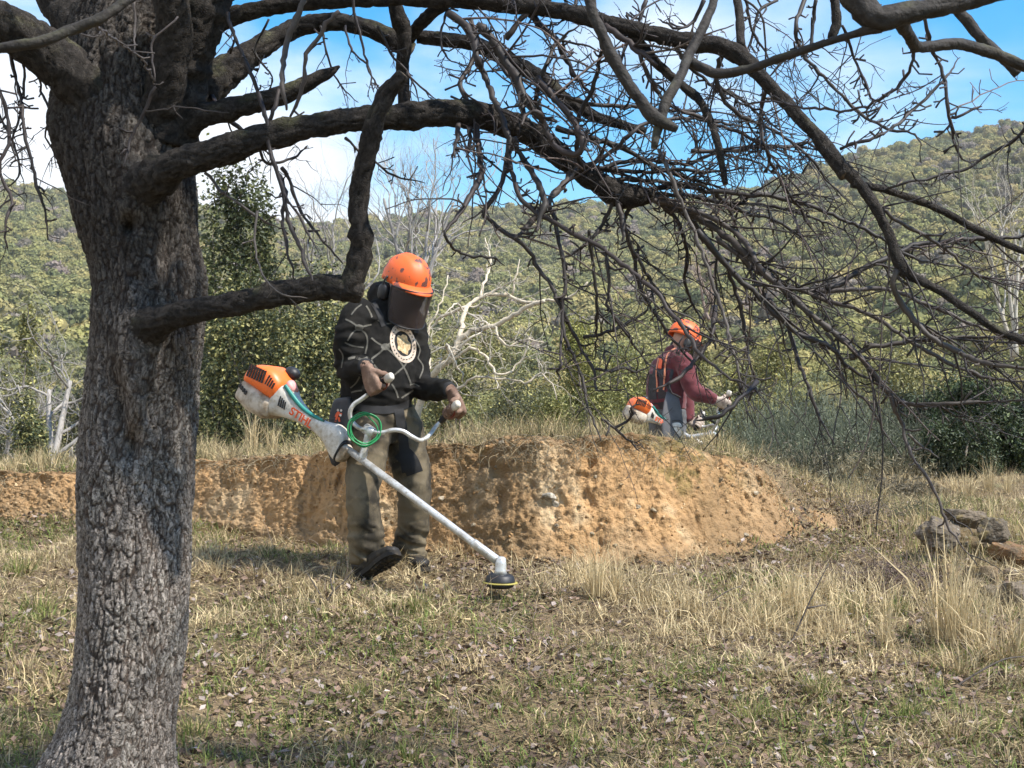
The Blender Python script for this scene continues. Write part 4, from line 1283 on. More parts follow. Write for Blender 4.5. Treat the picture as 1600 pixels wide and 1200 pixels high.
B([(1313, 233), (1357, 220), (1390, 203)], 3.2, 3, None, 0, 2, 0.12, 0, 24)
B([(1080, 236), (1150, 233), (1223, 230), (1262, 226), (1305, 240)], 4.2, 2.6, 4.2, 0, 8, 0.2)
B([(1275, 0), (1270, 40), (1265, 75), (1225, 95), (1190, 140)], 3.4, 2.2, 4.4, 0, 6, 0.16, 0, 22)
B([(1165, 0), (1175, 45), (1195, 80), (1205, 105)], 3, 1.8, 4.2, 0, 4, 0.14, 0, 22)
B([(1215, 0), (1185, 20), (1170, 75), (1150, 80)], 3, 1.8, 4.4, 0, 4, 0.14, 0, 22)
# the dark knot of branches in the middle
B([(820, 10), (833, 30), (867, 63), (887, 97), (900, 122), (930, 160)], 6, 4, None, 0.1, 6, 0.2)
B([(745, 40), (767, 60), (797, 107), (827, 160), (836, 180), (870, 190)], 8.5, 6, 4.1, -0.1, 5, 0.2)
B([(940, 36), (953, 45), (990, 73), (1027, 102)], 7, 5, None, 0, 4, 0.2)
B([(735, 30), (745, 70), (738, 95), (722, 130), (728, 155), (742, 178)], 5, 3.5, 4.3, 0, 3, 0.12)
B([(720, 182), (716, 205), (714, 225), (711, 246)], 5, 3.2, None, -0.1, 2, 0.08)
B([(731, 185), (735, 215), (728, 246)], 4, 3.4, None, -0.1, 1, 0.08)
B([(700, 20), (728, 40), (748, 95), (752, 110)], 8, 6, 4.0, 0, 3, 0.2)
B([(790, 60), (815, 30), (850, 0), (890, -20)], 6, 4, 4.2, 0, 4, 0.2)
B([(820, 110), (850, 140), (905, 160), (960, 165), (1020, 170), (1090, 172), (1160, 180)], 5, 2.6, 4.4, 0, 10, 0.24)
B([(840, 120), (870, 160), (895, 190), (910, 215), (905, 240), (880, 240), (860, 215), (850, 190), (840, 175), (822, 178), (815, 195)], 6, 5, 4.1, -0.1, 4, 0.2)
B([(870, 200), (920, 215), (980, 235), (1030, 262), (1080, 280), (1150, 300)], 6, 3, 4.3, 0, 9, 0.26)
B([(880, 255), (930, 262), (1000, 270), (1060, 265), (1110, 268), (1170, 262)], 5, 2.4, None, 0, 9, 0.26)
B([(900, 265), (950, 240), (980, 212), (1010, 192), (1060, 185), (1120, 190), (1200, 205)], 4.6, 2.2, None, 0.1, 10, 0.24)
B([(920, 275), (905, 250), (900, 200), (920, 150), (940, 90), (935, 60)], 5, 3.4, None, -0.2, 6, 0.22)
B([(850, 225), (845, 190), (838, 150), (850, 110), (870, 70), (905, 40)], 5, 3, None, 0.1, 6, 0.22)
B([(830, 205), (815, 170), (805, 130), (780, 100), (765, 70)], 5, 3, None, 0.1, 5, 0.2)
B([(925, 280), (960, 255), (1010, 250), (1070, 255), (1120, 240), (1180, 255), (1230, 280)], 4.6, 2, None, 0.1, 10, 0.24)
B([(940, 290), (980, 280), (1040, 285), (1100, 292), (1140, 330), (1160, 380)], 4.6, 2, None, 0.1, 9, 0.24)
B([(1000, 85), (1020, 130), (1050, 165), (1110, 190), (1160, 210), (1210, 250), (1250, 300)], 4.4, 2.2, None, 0.2, 10, 0.24)
B([(1050, 60), (1075, 100), (1110, 130), (1150, 150), (1200, 190), (1240, 215)], 4.2, 2.2, None, 0.2, 8, 0.22)
B([(1130, 80), (1120, 120), (1135, 160), (1165, 185), (1200, 200), (1260, 240), (1300, 290), (1330, 320)], 4.4, 2.2, None, 0.2, 9, 0.22)
B([(1200, 130), (1190, 180), (1200, 240), (1230, 300), (1260, 340), (1300, 400)], 3.8, 2, None, 0.2, 8, 0.2)
B([(1010, 0), (1000, 30), (985, 60), (970, 100), (975, 130)], 4, 2.4, 4.2, 0, 5, 0.18, 0, 22)
B([(900, 0), (890, 25), (870, 40)], 3.6, 2.4, 4.3, 0, 3, 0.14, 0, 20)
B([(1100, 0), (1085, 30), (1060, 45), (1030, 30)], 3.4, 2.2, 4.2, 0, 4, 0.16, 0, 22)
# hanging in front of the left gap
B([(548, -10), (555, 30), (564, 60), (574, 104), (584, 144)], 2.8, 2, 4.3, 0, 2, 0.1)
B([(476, 0), (460, 40), (446, 80), (440, 132), (448, 172)], 6, 4.4, 4.1, 0, 0, 0.1, 0.05, 6, 0.35)
B([(530, 18), (505, 45), (480, 84), (474, 136), (455, 180), (450, 200)], 4.6, 3.4, 4.15, 0, 0, 0.1, 0.05, 6, 0.3)
B([(356, 20), (372, 70), (392, 112), (404, 150), (416, 192), (422, 240), (440, 288), (452, 352), (476, 400), (488, 440)], 3.4, 4.2, 4.3, -0.2, 2, 0.16, 0.04, 10)
B([(436, 140), (424, 180), (420, 220), (432, 262), (446, 300), (440, 340), (452, 400), (462, 440)], 4, 3, 4.2, -0.1, 2, 0.15, 0.04, 10)
B([(440, 262), (456, 290), (472, 332), (508, 380), (536, 412)], 3.4, 2.4, None, -0.05, 1, 0.12, 0.04, 8)
B([(440, 290), (460, 330), (480, 360), (498, 395)], 2.8, 2, None, -0.05, 1, 0.1)
B([(320, 270), (342, 294), (360, 308), (404, 340), (430, 352), (448, 356)], 2.8, 2.2, None, 0.05, 1, 0.12, 0.02, 8, 0.3)
B([(402, 330), (400, 384), (412, 432), (440, 458), (480, 466)], 2.2, 1.6, 4.0, 0, 1, 0.12, 0.02, 6, 0.4)
B([(395, 200), (415, 250), (450, 250), (480, 230)], 3.4, 2.4, 4.4, 0.1, 4, 0.14)
B([(330, 150), (350, 180), (385, 210), (420, 240)], 5, 3, 4.6, 0, 3, 0.14)
B([(540, 216), (560, 236), (588, 256), (624, 276), (664, 286)], 2.6, 1.6, 4.3, 0, 1, 0.12)
B([(636, 112), (660, 136), (686, 158)], 2.4, 1.6, 4.3, 0, 1, 0.1)
B([(590, 40), (610, 80), (640, 120), (655, 160)], 2.6, 1.6, 4.4, 0, 3, 0.12, 0.05)
B([(500, 40), (510, 90), (530, 130), (560, 160)], 2.4, 1.4, 4.6, 0, 3, 0.12, 0.05)
B([(420, 30), (400, 80), (425, 120), (410, 160)], 2.4, 1.4, 4.6, 0, 3, 0.12, 0.05)
B([(540, 40), (552, 80), (575, 100), (590, 130), (612, 160), (605, 175)], 2.2, 1.4, 4.7, 0, 3, 0.12, 0.05)
B([(700, 10), (690, 60), (700, 90), (722, 100)], 2.6, 1.6, 4.5, 0, 3, 0.12, 0.05)
# left of the trunk
B([(10, 60), (20, 100), (32, 150), (38, 200), (55, 280), (68, 320), (75, 375)], 3.4, 3.0, 4.3, 0, 4, 0.14, 0.08, 20)
B([(-10, 110), (5, 160), (14, 215), (0, 260), (18, 310), (8, 350), (12, 388)], 3.6, 3.4, 4.2, 0, 4, 0.14, 0.08, 22)
B([(35, 90), (38, 140), (28, 190), (20, 230), (35, 262)], 2.8, 1.8, 4.3, 0, 4, 0.12, 0.06, 20)
B([(62, 100), (65, 140), (78, 175), (72, 215), (88, 262)], 2.6, 1.6, 4.4, 0, 3, 0.12, 0.08, 20)
B([(-20, 150), (10, 200), (25, 240), (28, 275), (0, 300)], 2.6, 1.8, 4.4, 0, 4, 0.12, 0.06, 20)
B([(152, 40), (180, 62), (205, 80), (230, 105), (243, 136)], 2.2, 2.6, 2.6, 1.5, 0, 0.1, 0, 4, 0.3)
B([(210, 0), (212, 40), (210, 78)], 2.4, 2.2, 3.9, 0, 0, 0.1, 0, 4, 0.3)
B([(243, 136), (226, 175), (205, 215), (192, 262)], 3, 3, 4.15, 0, 0, 0.1, 0, 4)
B([(278, 26), (250, 52), (236, 80), (242, 128)], 2.2, 1.8, 4.05, 0, 0, 0.1, 0, 4, 0.25)
B([(228, 174), (290, 170), (356, 176)], 1.9, 1.4, 4.12, 0, 0, 0.1, 0, 3)
# the crown goes on above the picture: it shades the crotch and the thick limbs
for path in ([(330, -40, 4.35, 30), (450, -140, 4.25, 24), (600, -260, 4.1, 18), (760, -420, 4.0, 12), (880, -600, 3.9, 7)], [(185, -190, 4.7, 36), (260, -300, 4.5, 28), (380, -420, 4.3, 20), (520, -580, 4.1, 12)],
             [(450, -140, 4.25, 17), (560, -170, 4.0, 14), (700, -200, 3.8, 10), (860, -260, 3.6, 6)], [(262, -30, 4.2, 23), (330, -140, 4.0, 19), (420, -260, 3.8, 14), (540, -340, 3.7, 9)],
             [(40, -130, 4.7, 27), (20, -260, 4.6, 22), (60, -420, 4.5, 15)], [(380, -130, 4.3, 26), (420, -300, 4.35, 20), (470, -460, 4.4, 14), (560, -640, 4.4, 8)], [(-160, -20, 4.0, 27), (-260, -80, 3.9, 20), (-420, -200, 3.8, 12)]):
    limb("limb", path, 20, step=0.02)
for k in range(30):
    a = (rt.uniform(250, 900), rt.uniform(-520, -120)); dd_ = rt.uniform(3.6, 4.5)
    B([a, (a[0] + rt.uniform(20, 90), a[1] + rt.uniform(-60, 50)), (a[0] + rt.uniform(90, 190), a[1] + rt.uniform(-70, 60)), (a[0] + rt.uniform(190, 300), a[1] + rt.uniform(-60, 60))], rt.uniform(4, 8), 3, dd_, rt.uniform(-0.3, 0.3), 7, 0.3, 0.0, 8)
# filling growth: long drooping shoots from the outer limbs, most of them running right and down
fill = MB()
n_fill = 0
carr = [c for c in CARR if len(c[0]) > 12]
for k in range(1000):
    pts, rad = carr[int(rt.integers(0, len(carr)))]
    i = int(rt.integers(2, len(pts) - 2))
    qx, qy = pix(pts[i]); qx, qy = qx[0], qy[0]
    if not (700 < qx < 1700 and -60 < qy < 620 and pts[i, 1] > 3.4):
        continue
    wgt = 0.45 if (qx < 1240 and 40 < qy < 340) else 0.5
    if qx < 1000 and qy > 330: wgt = 0.1
    if qx > 1280 and qy < 300: wgt = 0.12
    if qy > 460: wgt = 0.3
    if rt.random() > wgt:
        continue
    t = unit(pts[i + 1] - pts[i - 1])
    d = unit(t * rt.uniform(0.2, 1.0) + rt.normal(size=3) * np.array((0.5, 0.6, 0.7)) + np.array((0.45, 0, -0.08)))
    l = rt.uniform(0.18, 0.55)
    p = walk(pts[i], d, l, 12, rt, 0.11, 0.04)
    r0 = max(0.0018, min(rad[i] * 0.55, 0.0040)) * rt.uniform(0.7, 1.0)
    rr = r0 * np.linspace(1, 0.5, len(p))
    c = twig_colour(rt) * 1.0 + np.array((0.13, 0.095, 0.08)) * (rt.random() ** 3)
    o = MB().add(*tube(p, rr, 5), c)
    spurs(o, p, rr, rt, 20, 1.1, c)
    fill.v += o.v; fill.c += o.c
    fill.f3 += [f + fill.n for f in o.f3]; fill.f4 += [f + fill.n for f in o.f4]; fill.m3 += o.m3; fill.m4 += o.m4
    fill.n += o.n
    n_fill += 1
fo = fill.build("twigs", M['twig'], tree)
fo["kind"] = 'stuff'
print("twigs", n_fill, "branches", len(BR))

# ------------------------------------------------------------------ ground cover
rg = np.random.default_rng(47)
STRAW = np.array((0.64, 0.52, 0.31)); STRAW2 = np.array((0.50, 0.39, 0.215)); HAY = np.array((0.37, 0.285, 0.165))
GREEN = np.array((0.15, 0.20, 0.055)); GREEN2 = np.array((0.25, 0.265, 0.085)); LEAFB = np.array((0.19, 0.13, 0.095)); LEAFG = np.array((0.34, 0.28, 0.245))


def blades(mb, p, az, lean0, lean1, length, width, colour, rng):
    n = len(p)
    length = np.broadcast_to(length, (n,)); width = np.broadcast_to(width, (n,))
    def dr(l): return np.stack((np.sin(l) * np.cos(az), np.sin(l) * np.sin(az), np.cos(l)), 1)
    m = p + dr(lean0) * (length * 0.5)[:, None]
    e = m + dr(lean1) * (length * 0.5)[:, None]
    fa = az + np.pi / 2 + rng.normal(size=n) * 0.5
    s = np.stack((np.cos(fa), np.sin(fa), rng.normal(size=n) * 0.4), 1) * (width / 2)[:, None]
    v = np.stack((p - s, p + s, m + s * 0.8, m - s * 0.8, e), 1).reshape(-1, 3)
    i = np.arange(n)[:, None] * 5
    mb.add(v, i + [3, 2, 4], i + [0, 1, 2, 3], np.repeat(colour, 5, 0))


def scatter(n, y0, y1, rng, margin=0.35, k=0.37):
    y = np.sqrt(rng.uniform(y0 * y0, y1 * y1, n))
    x = rng.uniform(-1, 1, n) * (k * y + margin)
    return x, y


def off_bank(x, y, pad=0.03):
    # the sward runs a little way up the foot of the bank, raggedly, and over its low right end
    q = xy3(x, y)
    up = 0.03 + 0.22 * sstep(0.0, 0.5, fbm(q * 2.3, 3, 303)) + 0.95 * sstep(0.9, 1.7, x) * sstep(-0.35, 0.3, fbm(q * 5, 3, 305)) + 0.55 * sstep(-0.6, -1.3, x) * sstep(-0.1, 0.5, fbm(q * 2.8 + 3, 3, 307))
    return ~((x < 1.95) & (y > base_y(x) + up * (top_y(x) - base_y(x))) & (y < top_y(x) - pad))


def sward_z(x, y):
    z = terrain(x, y)
    f = (y - base_y(x)) / np.maximum(top_y(x) - base_y(x), 0.05)
    zb = zg(base_y(x)) + (top_z(x) - zg(base_y(x))) * np.interp(f, [0.0, 0.22, 0.52, 0.80, 1.0], [0.0, 0.10, 0.55, 0.93, 1.0]) + 0.02
    return np.where((f > 0) & (f < 1) & (x < 1.95), np.maximum(z, zb), z)


def zone(x, y):
    """how green, how strawy the sward is at a spot (masks 0..1)"""
    p = xy3(x, y)
    px, py = pix(xy3(x, y, terrain(x, y, False) + ZC))
    green = sstep(-0.12, 0.35, fbm(p * 1.7, 4, 301) + 0.22 * np.exp(-((px - 60) / 130) ** 2 - ((py - 920) / 90) ** 2) + 0.3 * np.exp(-((px - 1340) / 170) ** 2 - ((py - 965) / 50) ** 2) - 0.25 * np.exp(-((py - 915) / 35) ** 2) + 0.24 * sstep(960, 1100, py) + 0.12 * sstep(500, 100, px))
    straw = sstep(-0.25, 0.3, fbm(p * 1.1, 3, 311) + 0.5 * np.exp(-((py - 925) / 50) ** 2) + 0.35 * np.exp(-((px - 1300) / 300) ** 2 - ((py - 990) / 60) ** 2) - 0.25 * sstep(1000, 1100, py))
    return green, straw


# lying thatch and short dry grass
x, y = scatter(215000, 4.35, 10.4, rg)
ok = off_bank(x, y); x, y = x[ok], y[ok]
gr, stw = zone(x, y)
clump = fbm(xy3(x, y) * 6.0, 3, 321)
ok = rg.random(len(x)) < (0.48 + 0.52 * stw) * (0.22 + 0.78 * sstep(-0.25, 0.25, clump)); x, y, gr, stw, clump = x[ok], y[ok], gr[ok], stw[ok], clump[ok]
n = len(x)
p = xy3(x, y, sward_z(x, y) + ZC - 0.004)
pc = rg.random((n, 1))
c = np.where(pc < 0.6 * (0.15 + stw[:, None]), STRAW, np.where(pc < 0.75, STRAW2, HAY * 0.8)) * rg.uniform(0.45, 1.25, (n, 1)) * (0.85 + 0.3 * sstep(-0.3, 0.4, fbm(xy3(x, y) * 2.6, 3, 327)))[:, None]
lean = rg.uniform(0.15, 1.45, n)
mb = MB(); blades(mb, p, rg.uniform(0, 6.283, n), lean, np.clip(lean + rg.uniform(0.1, 0.9, n), 0, 1.9), rg.uniform(0.03, 0.12, n) * (0.75 + 0.1 * stw) * (0.65 + 0.9 * sstep(-0.1, 0.45, clump)), rg.uniform(0.0024, 0.0058, n), c, rg)
tag(mb.build("dry_grass", M['blade'], smooth=False), kind='stuff')
# chopped straw lying flat everywhere
x, y = scatter(85000, 4.35, 9.6, rg)
ok = off_bank(x, y) & (rg.random(len(x)) < 0.5 + 0.5 * sstep(0.4, -0.2, fbm(xy3(x, y) * 6.0, 3, 321))); x, y = x[ok], y[ok]
n = len(x)
c = np.where(rg.random((n, 1)) < 0.35, STRAW2, np.where(rg.random((n, 1)) < 0.6, HAY, LEAFB)) * rg.uniform(0.4, 1.15, (n, 1))
lean = rg.uniform(1.15, 1.6, n)
mb = MB(); blades(mb, xy3(x, y, sward_z(x, y) + ZC + rg.uniform(0.001, 0.012, n)), rg.uniform(0, 6.283, n), lean, lean + rg.uniform(-0.3, 0.3, n), rg.uniform(0.02, 0.07, n), rg.uniform(0.003, 0.007, n), c, rg)
tag(mb.build("chopped_straw", M['blade'], smooth=False), kind='stuff')
# green sprigs between
x, y = scatter(120000, 4.35, 10.4, rg)
ok = off_bank(x, y); x, y = x[ok], y[ok]
gr, stw = zone(x, y)
ok = rg.random(len(x)) < (0.05 + 0.95 * gr) * (0.3 + 0.7 * sstep(-0.2, 0.25, fbm(xy3(x, y) * 7, 3, 329))); x, y, gr = x[ok], y[ok], gr[ok]
n = len(x)
p = xy3(x, y, sward_z(x, y) + ZC - 0.004)
c = np.where(rg.random((n, 1)) < 0.6, GREEN, GREEN2) * rg.uniform(0.5, 1.3, (n, 1))
lean = rg.uniform(0.1, 1.2, n)
mb = MB(); blades(mb, p, rg.uniform(0, 6.283, n), lean, lean + rg.uniform(0.1, 0.8, n), rg.uniform(0.03, 0.09, n), rg.uniform(0.0025, 0.0062, n), c, rg)
tag(mb.build("green_grass", M['blade'], smooth=False), kind='stuff')
# fallen leaves, curled, brown and lilac grey
x, y = scatter(42000, 4.35, 10.2, rg)
px_, py_ = pix(xy3(x, y, terrain(x, y, False) + ZC))
dens = 0.12 + 0.75 * sstep(-0.15, 0.35, fbm(xy3(x, y) * 1.5, 3, 331) + 0.25 * sstep(960, 1080, py_) + 0.4 * np.exp(-((px_ - 1270) / 130) ** 2 - ((py_ - 850) / 40) ** 2))
ok = off_bank(x, y, -0.05) & (rg.random(len(x)) < dens); x, y = x[ok], y[ok]
n = len(x)
p = xy3(x, y, sward_z(x, y) + ZC + rg.uniform(0.002, 0.035, n))
nr = np.array((0, 0, 1.0)) + 0.75 * rand_dirs(n, rg); nr /= np.linalg.norm(nr, axis=1, keepdims=True)
pc = rg.random((n, 1))
c = np.where(pc < 0.5, LEAFB, np.where(pc < 0.78, LEAFB * 0.6, np.where(pc < 0.97, LEAFG * 0.7, LEAFG * 1.15))) * rg.uniform(0.6, 1.3, (n, 1))
mb = MB(); leaf_quads(mb, p, nr, rg.uniform(0.007, 0.023, n), c, rg, 0.6)
tag(mb.build("leaf_litter", M['litter'], smooth=False), kind='stuff')
# little dead stalks and twiglets lying about
mb = MB()
x, y = scatter(1500, 4.4, 9.5, rg)
ok = off_bank(x, y); x, y = x[ok], y[ok]
for a, b in zip(x, y):
    q = np.array((a, b, float(terrain(np.array([a]), np.array([b]))[0]) + ZC + 0.01))
    pp = walk(q, (rg.normal(), rg.normal(), rg.uniform(0, 0.8)), rg.uniform(0.05, 0.2), 5, rg, 0.2, 0.06)
    mb.add(*tube(pp, np.linspace(0.0022, 0.0011, 6), 3, False), np.array((0.15, 0.115, 0.09)) * rg.uniform(0.5, 1.9))
tag(mb.build("fallen_twigs", M['twig']), kind='stuff')
# dry growth along the lip of the bank and behind it
x = rg.uniform(-3.9, 2.6, 26000)
y = top_y(x) + np.abs(rg.normal(size=len(x))) * 0.7 - 0.08
n = len(x)
cl = fbm(xy3(x, y) * np.array((3.2, 2.0, 1)), 3, 341)
ok = rg.random(n) < 0.25 + 0.75 * sstep(-0.25, 0.3, cl); x, y, cl = x[ok], y[ok], cl[ok]
n = len(x)
c = np.where(rg.random((n, 1)) < 0.55, STRAW2, np.where(rg.random((n, 1)) < 0.5, HAY * np.array((0.9, 1.0, 0.9)), np.array((0.17, 0.17, 0.075)))) * rg.uniform(0.5, 1.25, (n, 1))
lean = np.abs(rg.normal(size=n)) * 0.5
mb = MB(); blades(mb, xy3(x, y, terrain(x, y) + ZC - 0.02), rg.uniform(0, 6.283, n), lean, lean + rg.uniform(0.1, 0.9, n), rg.uniform(0.05, 0.17, n) * (1 + 0.7 * sstep(0, 0.5, cl)), rg.uniform(0.003, 0.006, n), c, rg)
# and on the shoulder at the right
x, y = rg.uniform(1.7, 5.2, 15000), rg.uniform(9.0, 12.2, 15000)
n = len(x)
c = np.where(rg.random((n, 1)) < 0.5, STRAW2, HAY) * rg.uniform(0.5, 1.25, (n, 1))
lean = np.abs(rg.normal(size=n)) * 0.6
blades(mb, xy3(x, y, terrain(x, y) + ZC - 0.02), rg.uniform(0, 6.283, n), lean, lean + rg.uniform(0.1, 0.9, n), rg.uniform(0.03, 0.13, n), rg.uniform(0.003, 0.0065, n), c, rg)
tag(mb.build("lip_grass", M['blade'], smooth=False), kind='stuff')
# crumbs of soil on the face and at its foot
mb = MB()
for k in range(1500):
    a = rg.uniform(-3.6, 1.9); sv = rg.uniform(0.0, 0.97) if rg.random() < 0.72 else rg.uniform(-0.3, 0.05)
    yy, zz = bank_point(np.array([a]), np.array([max(sv, -0.14)]))
    if sv < 0: yy -= rg.uniform(0, 0.25)
    o_, d_ = Vector((0, 0, ZC)), Vector((a, yy[0], zz[0] ))
    hit = bank_bvh.ray_cast(o_, d_.normalized())
    if sv >= 0 and hit[0] is None: continue
    q = np.array(hit[0]) if sv >= 0 else np.array((a, yy[0], float(ground_z(a, yy[0])[0])))
    r = rg.uniform(0.003, 0.009) * (1.3 if rg.random() < 0.1 else 1)
    v, f3, f4 = ellipsoid(q, np.array((r * rg.uniform(0.8, 1.4), 0, 0)), np.array((0, r, 0)), np.array((0, 0, r * rg.uniform(0.6, 1.1))), 6, 4)
    v = v + rg.normal(size=v.shape) * r * 0.22
    cc = np.where(rg.random() < 0.8, c_och, c_pal) * rg.uniform(0.5, 1.25)
    mb.add(v, f3, f4, cc)
tag(mb.build("soil_crumbs", M['soil'], smooth=False), kind='stuff')
# rootlets and straw hanging down the face from the lip
mb = MB()
for k in range(520):
    a = rg.uniform(-3.5, 1.8)
    a = a if rg.random() < 0.5 else rg.choice([-0.05, 0.1, 0.95, -2.1, -1.6, 0.45]) + rg.normal() * 0.14
    sv = rg.uniform(0.72, 1.02)
    yy, zz = bank_point(np.array([a]), np.array([sv]))
    q = np.array((a, yy[0] - 0.06, zz[0] + ZC + 0.02))
    pp = walk(q, (rg.normal() * 0.5, -0.5, -0.3 + rg.uniform(0, 0.9)), rg.uniform(0.06, 0.22), 6, rg, 0.22, 0.16)
    mb.add(*tube(pp, np.linspace(0.002, 0.001, 7), 3, False), np.array((0.22, 0.175, 0.10)) * rg.uniform(0.4, 1.5))
tag(mb.build("hanging_roots", M['twig']), kind='stuff')


def ground_at(px, py, d0=4.3, d1=14.0):
    """where the sight line through a pixel meets the terrain"""
    ds = np.linspace(d0, d1, 500)
    pts = np.array([P(px, py, d) for d in ds])
    below = pts[:, 2] < terrain(pts[:, 0], pts[:, 1]) + ZC
    k = int(np.argmax(below)) if below.any() else len(ds) - 1
    return pts[k]


# ------------------------------------------------------------------ grass tufts, each its own thing
def tuft_mesh(n, h, spread, cols, rng, width=0.003, stiff=0.35):
    mb = MB()
    r = spread * 0.35 * np.sqrt(rng.random(n)); a = rng.uniform(0, 6.283, n)
    p = xy3(r * np.cos(a), r * np.sin(a), -0.01)
    az = a + rng.normal(size=n) * 0.8
    lean = np.abs(rng.normal(size=n)) * stiff
    c = np.array(cols)[rng.integers(0, len(cols), n)] * rng.uniform(0.6, 1.2, (n, 1))
    blades(mb, p, az, lean, lean + rng.uniform(0.0, 0.9, n), h * rng.uniform(0.35, 1.1, n), width * rng.uniform(0.7, 1.3, n), c, rng)
    me = mb.mesh("tuft", False); me.materials.append(M['blade'])
    return me


TUFT = {
    'tall': [tuft_mesh(90, 1.0, 0.35, [STRAW, STRAW, STRAW2], rg, 0.011, 0.22) for _ in range(3)],
    'low': [tuft_mesh(150, 1.0, 1.0, [STRAW, STRAW2, HAY], rg, 0.020, 0.7) for _ in range(3)],
    'green': [tuft_mesh(150, 1.0, 0.9, [GREEN, GREEN2, STRAW2], rg, 0.022, 0.5) for _ in range(2)],
    'grey': [tuft_mesh(140, 1.0, 0.9, [HAY, np.array((0.17, 0.16, 0.085)), STRAW2], rg, 0.018, 0.5) for _ in range(3)],
}
NM = {'tall': ("straw_tuft", "tall straw coloured grass tuft"), 'low': ("dry_grass_tuft", "low matted tuft of dry grass"), 'green': ("green_grass_tuft", "green grass tuft"), 'grey': ("grey_grass_tuft", "brownish grey tuft of dead grass")}
tufts = [
    ('tall', 930, 935, 105, "standing below the middle of the earth bank"), ('tall', 962, 935, 80, "right of the tall tuft below mid bank"), ('low', 1005, 940, 55, "right of the two tall tufts below the bank"),
    ('low', 1075, 960, 60, "below the right part of the earth bank"), ('low', 1130, 975, 60, "leaning beside the dark twig"), ('tall', 1235, 965, 110, "standing alone before the brush heap"), ('tall', 1262, 975, 85, "right behind the lone tall tuft"),
    ('low', 1190, 985, 65, "left of the lone tall tuft"), ('low', 1300, 1000, 60, "in the straw patch below the brush heap"), ('tall', 1385, 1010, 75, "in front of the green patch below the brush heap"),
    ('tall', 1478, 1005, 190, "tallest, rising in front of the big rock"), ('tall', 1502, 1010, 150, "beside the tallest straw in front of the rocks"), ('tall', 1535, 1020, 120, "bending before the lower rocks"),
    ('low', 1565, 1030, 90, "in front of the rocks at the picture edge"), ('tall', 1590, 1015, 100, "at the picture edge in front of the rocks"), ('low', 1500, 1050, 80, "spread in front of the rock heap"), ('low', 1440, 1045, 60, "left in front of the rock heap"),
    ('green', 655, 955, 45, "yellowish green, right in front of the first worker's boots"), ('low', 700, 930, 35, "between the boots and the mowing head"), ('low', 600, 945, 35, "trodden flat right before the raised boot"), ('low', 340, 905, 45, "right of the big trunk"),
    ('low', 400, 900, 45, "on the pale mown patch left of the worker"), ('low', 470, 925, 40, "near the dead forked twig left of the worker"), ('green', 1280, 1085, 60, "on the open grass at lower right"), ('green', 1180, 1130, 60, "low on the right half of the open grass"),
    ('green', 640, 1190, 60, "at the bottom edge near the middle"), ('green', 300, 1150, 55, "at the foot of the big trunk on its right side"), ('green', 900, 1170, 50, "at the bottom edge right of the middle"), ('green', 60, 960, 60, "left of the big trunk on the slope"), ('green', 30, 900, 55, "left of the trunk at the picture edge"),
    ('low', 40, 1050, 60, "left of the big trunk low on the slope"), ('green', 1330, 960, 50, "in the fresh green patch left of the rocks"), ('green', 1400, 965, 55, "in the fresh green patch close to the rocks"), ('low', 1500, 1150, 60, "in the lower right corner"), ('green', 1420, 1120, 55, "on the open grass below the rocks"),
    ('low', 830, 1000, 35, "on the open grass below the mowing head"), ('green', 560, 1090, 40, "on the litter in front of the worker"), ('green', 780, 1090, 40, "on the litter near the middle of the foreground"), ('low', 1020, 1060, 40, "in the middle of the right foreground"),
    # on top of the bank
    ('tall', 60, 735, 55, "on the low bank left of the trunk"), ('low', 20, 738, 40, "at the picture edge left of the trunk"), ('tall', 330, 722, 65, "on the bank directly right of the trunk"), ('tall', 395, 712, 100, "biggest on the bank under the orange engine"),
    ('tall', 425, 713, 80, "on the bank under the housing"), ('low', 470, 712, 45, "under the white shaft housing"), ('low', 360, 722, 50, "on the bank between trunk and engine"), ('grey', 505, 708, 40, "behind the worker's right hip"),
    ('low', 715, 690, 50, "on the lip under the left glove"), ('low', 750, 686, 60, "on the lip right of the left glove"), ('grey', 790, 690, 50, "on the lip below the grey olive bush"), ('grey', 840, 686, 45, "over the darkest lip"),
    ('grey', 880, 684, 50, "dark at the middle of the lip"), ('low', 935, 684, 45, "where the drooping twig touches the lip"), ('low', 975, 684, 50, "on the lip left of the far cutter's engine"), ('grey', 1010, 684, 55, "in front of the far cutter's engine"),
    ('low', 1050, 688, 50, "before the far worker's legs"), ('grey', 1090, 694, 40, "in front of the far cutter's handlebar"), ('low', 1135, 702, 40, "on the falling right end of the lip"), ('grey', 1185, 718, 45, "on the right shoulder of the bank"), ('low', 1225, 732, 45, "at the right end of the bank"),
    ('grey', 1270, 745, 50, "just beyond the right end of the bank"), ('grey', 1340, 760, 55, "among the dry broom right of the bank"), ('low', 1400, 765, 55, "behind the rock heap on its left"), ('tall', 1545, 768, 70, "pale, in front of the blackest bush"), ('tall', 1575, 770, 55, "at the edge before the blackest bush"), ('low', 1505, 770, 50, "behind the topmost rock"),
]
for (kind, px, py, hpx, where) in tufts:
    q = ground_at(px, py, 4.3 if py > 800 else float(top_y((px - 800) / F * 9.0)) - 0.02)
    o = bpy.data.objects.new(NM[kind][0], TUFT[kind][int(rg.integers(0, len(TUFT[kind])))])
    link(o)
    o.location = tuple(q - np.array((0, 0, 0.015)))
    h = hpx / F * q[1]
    h *= 1.2 if kind == 'tall' and py > 800 else 1.0
    w = h if kind != 'tall' else h * 0.8
    o.scale = (w, w, h)
    o.rotation_euler = (0, 0, rg.uniform(0, 6.28))
    tag(o, NM[kind][1] + " " + where, "grass tuft", "grass tufts on the terrace")

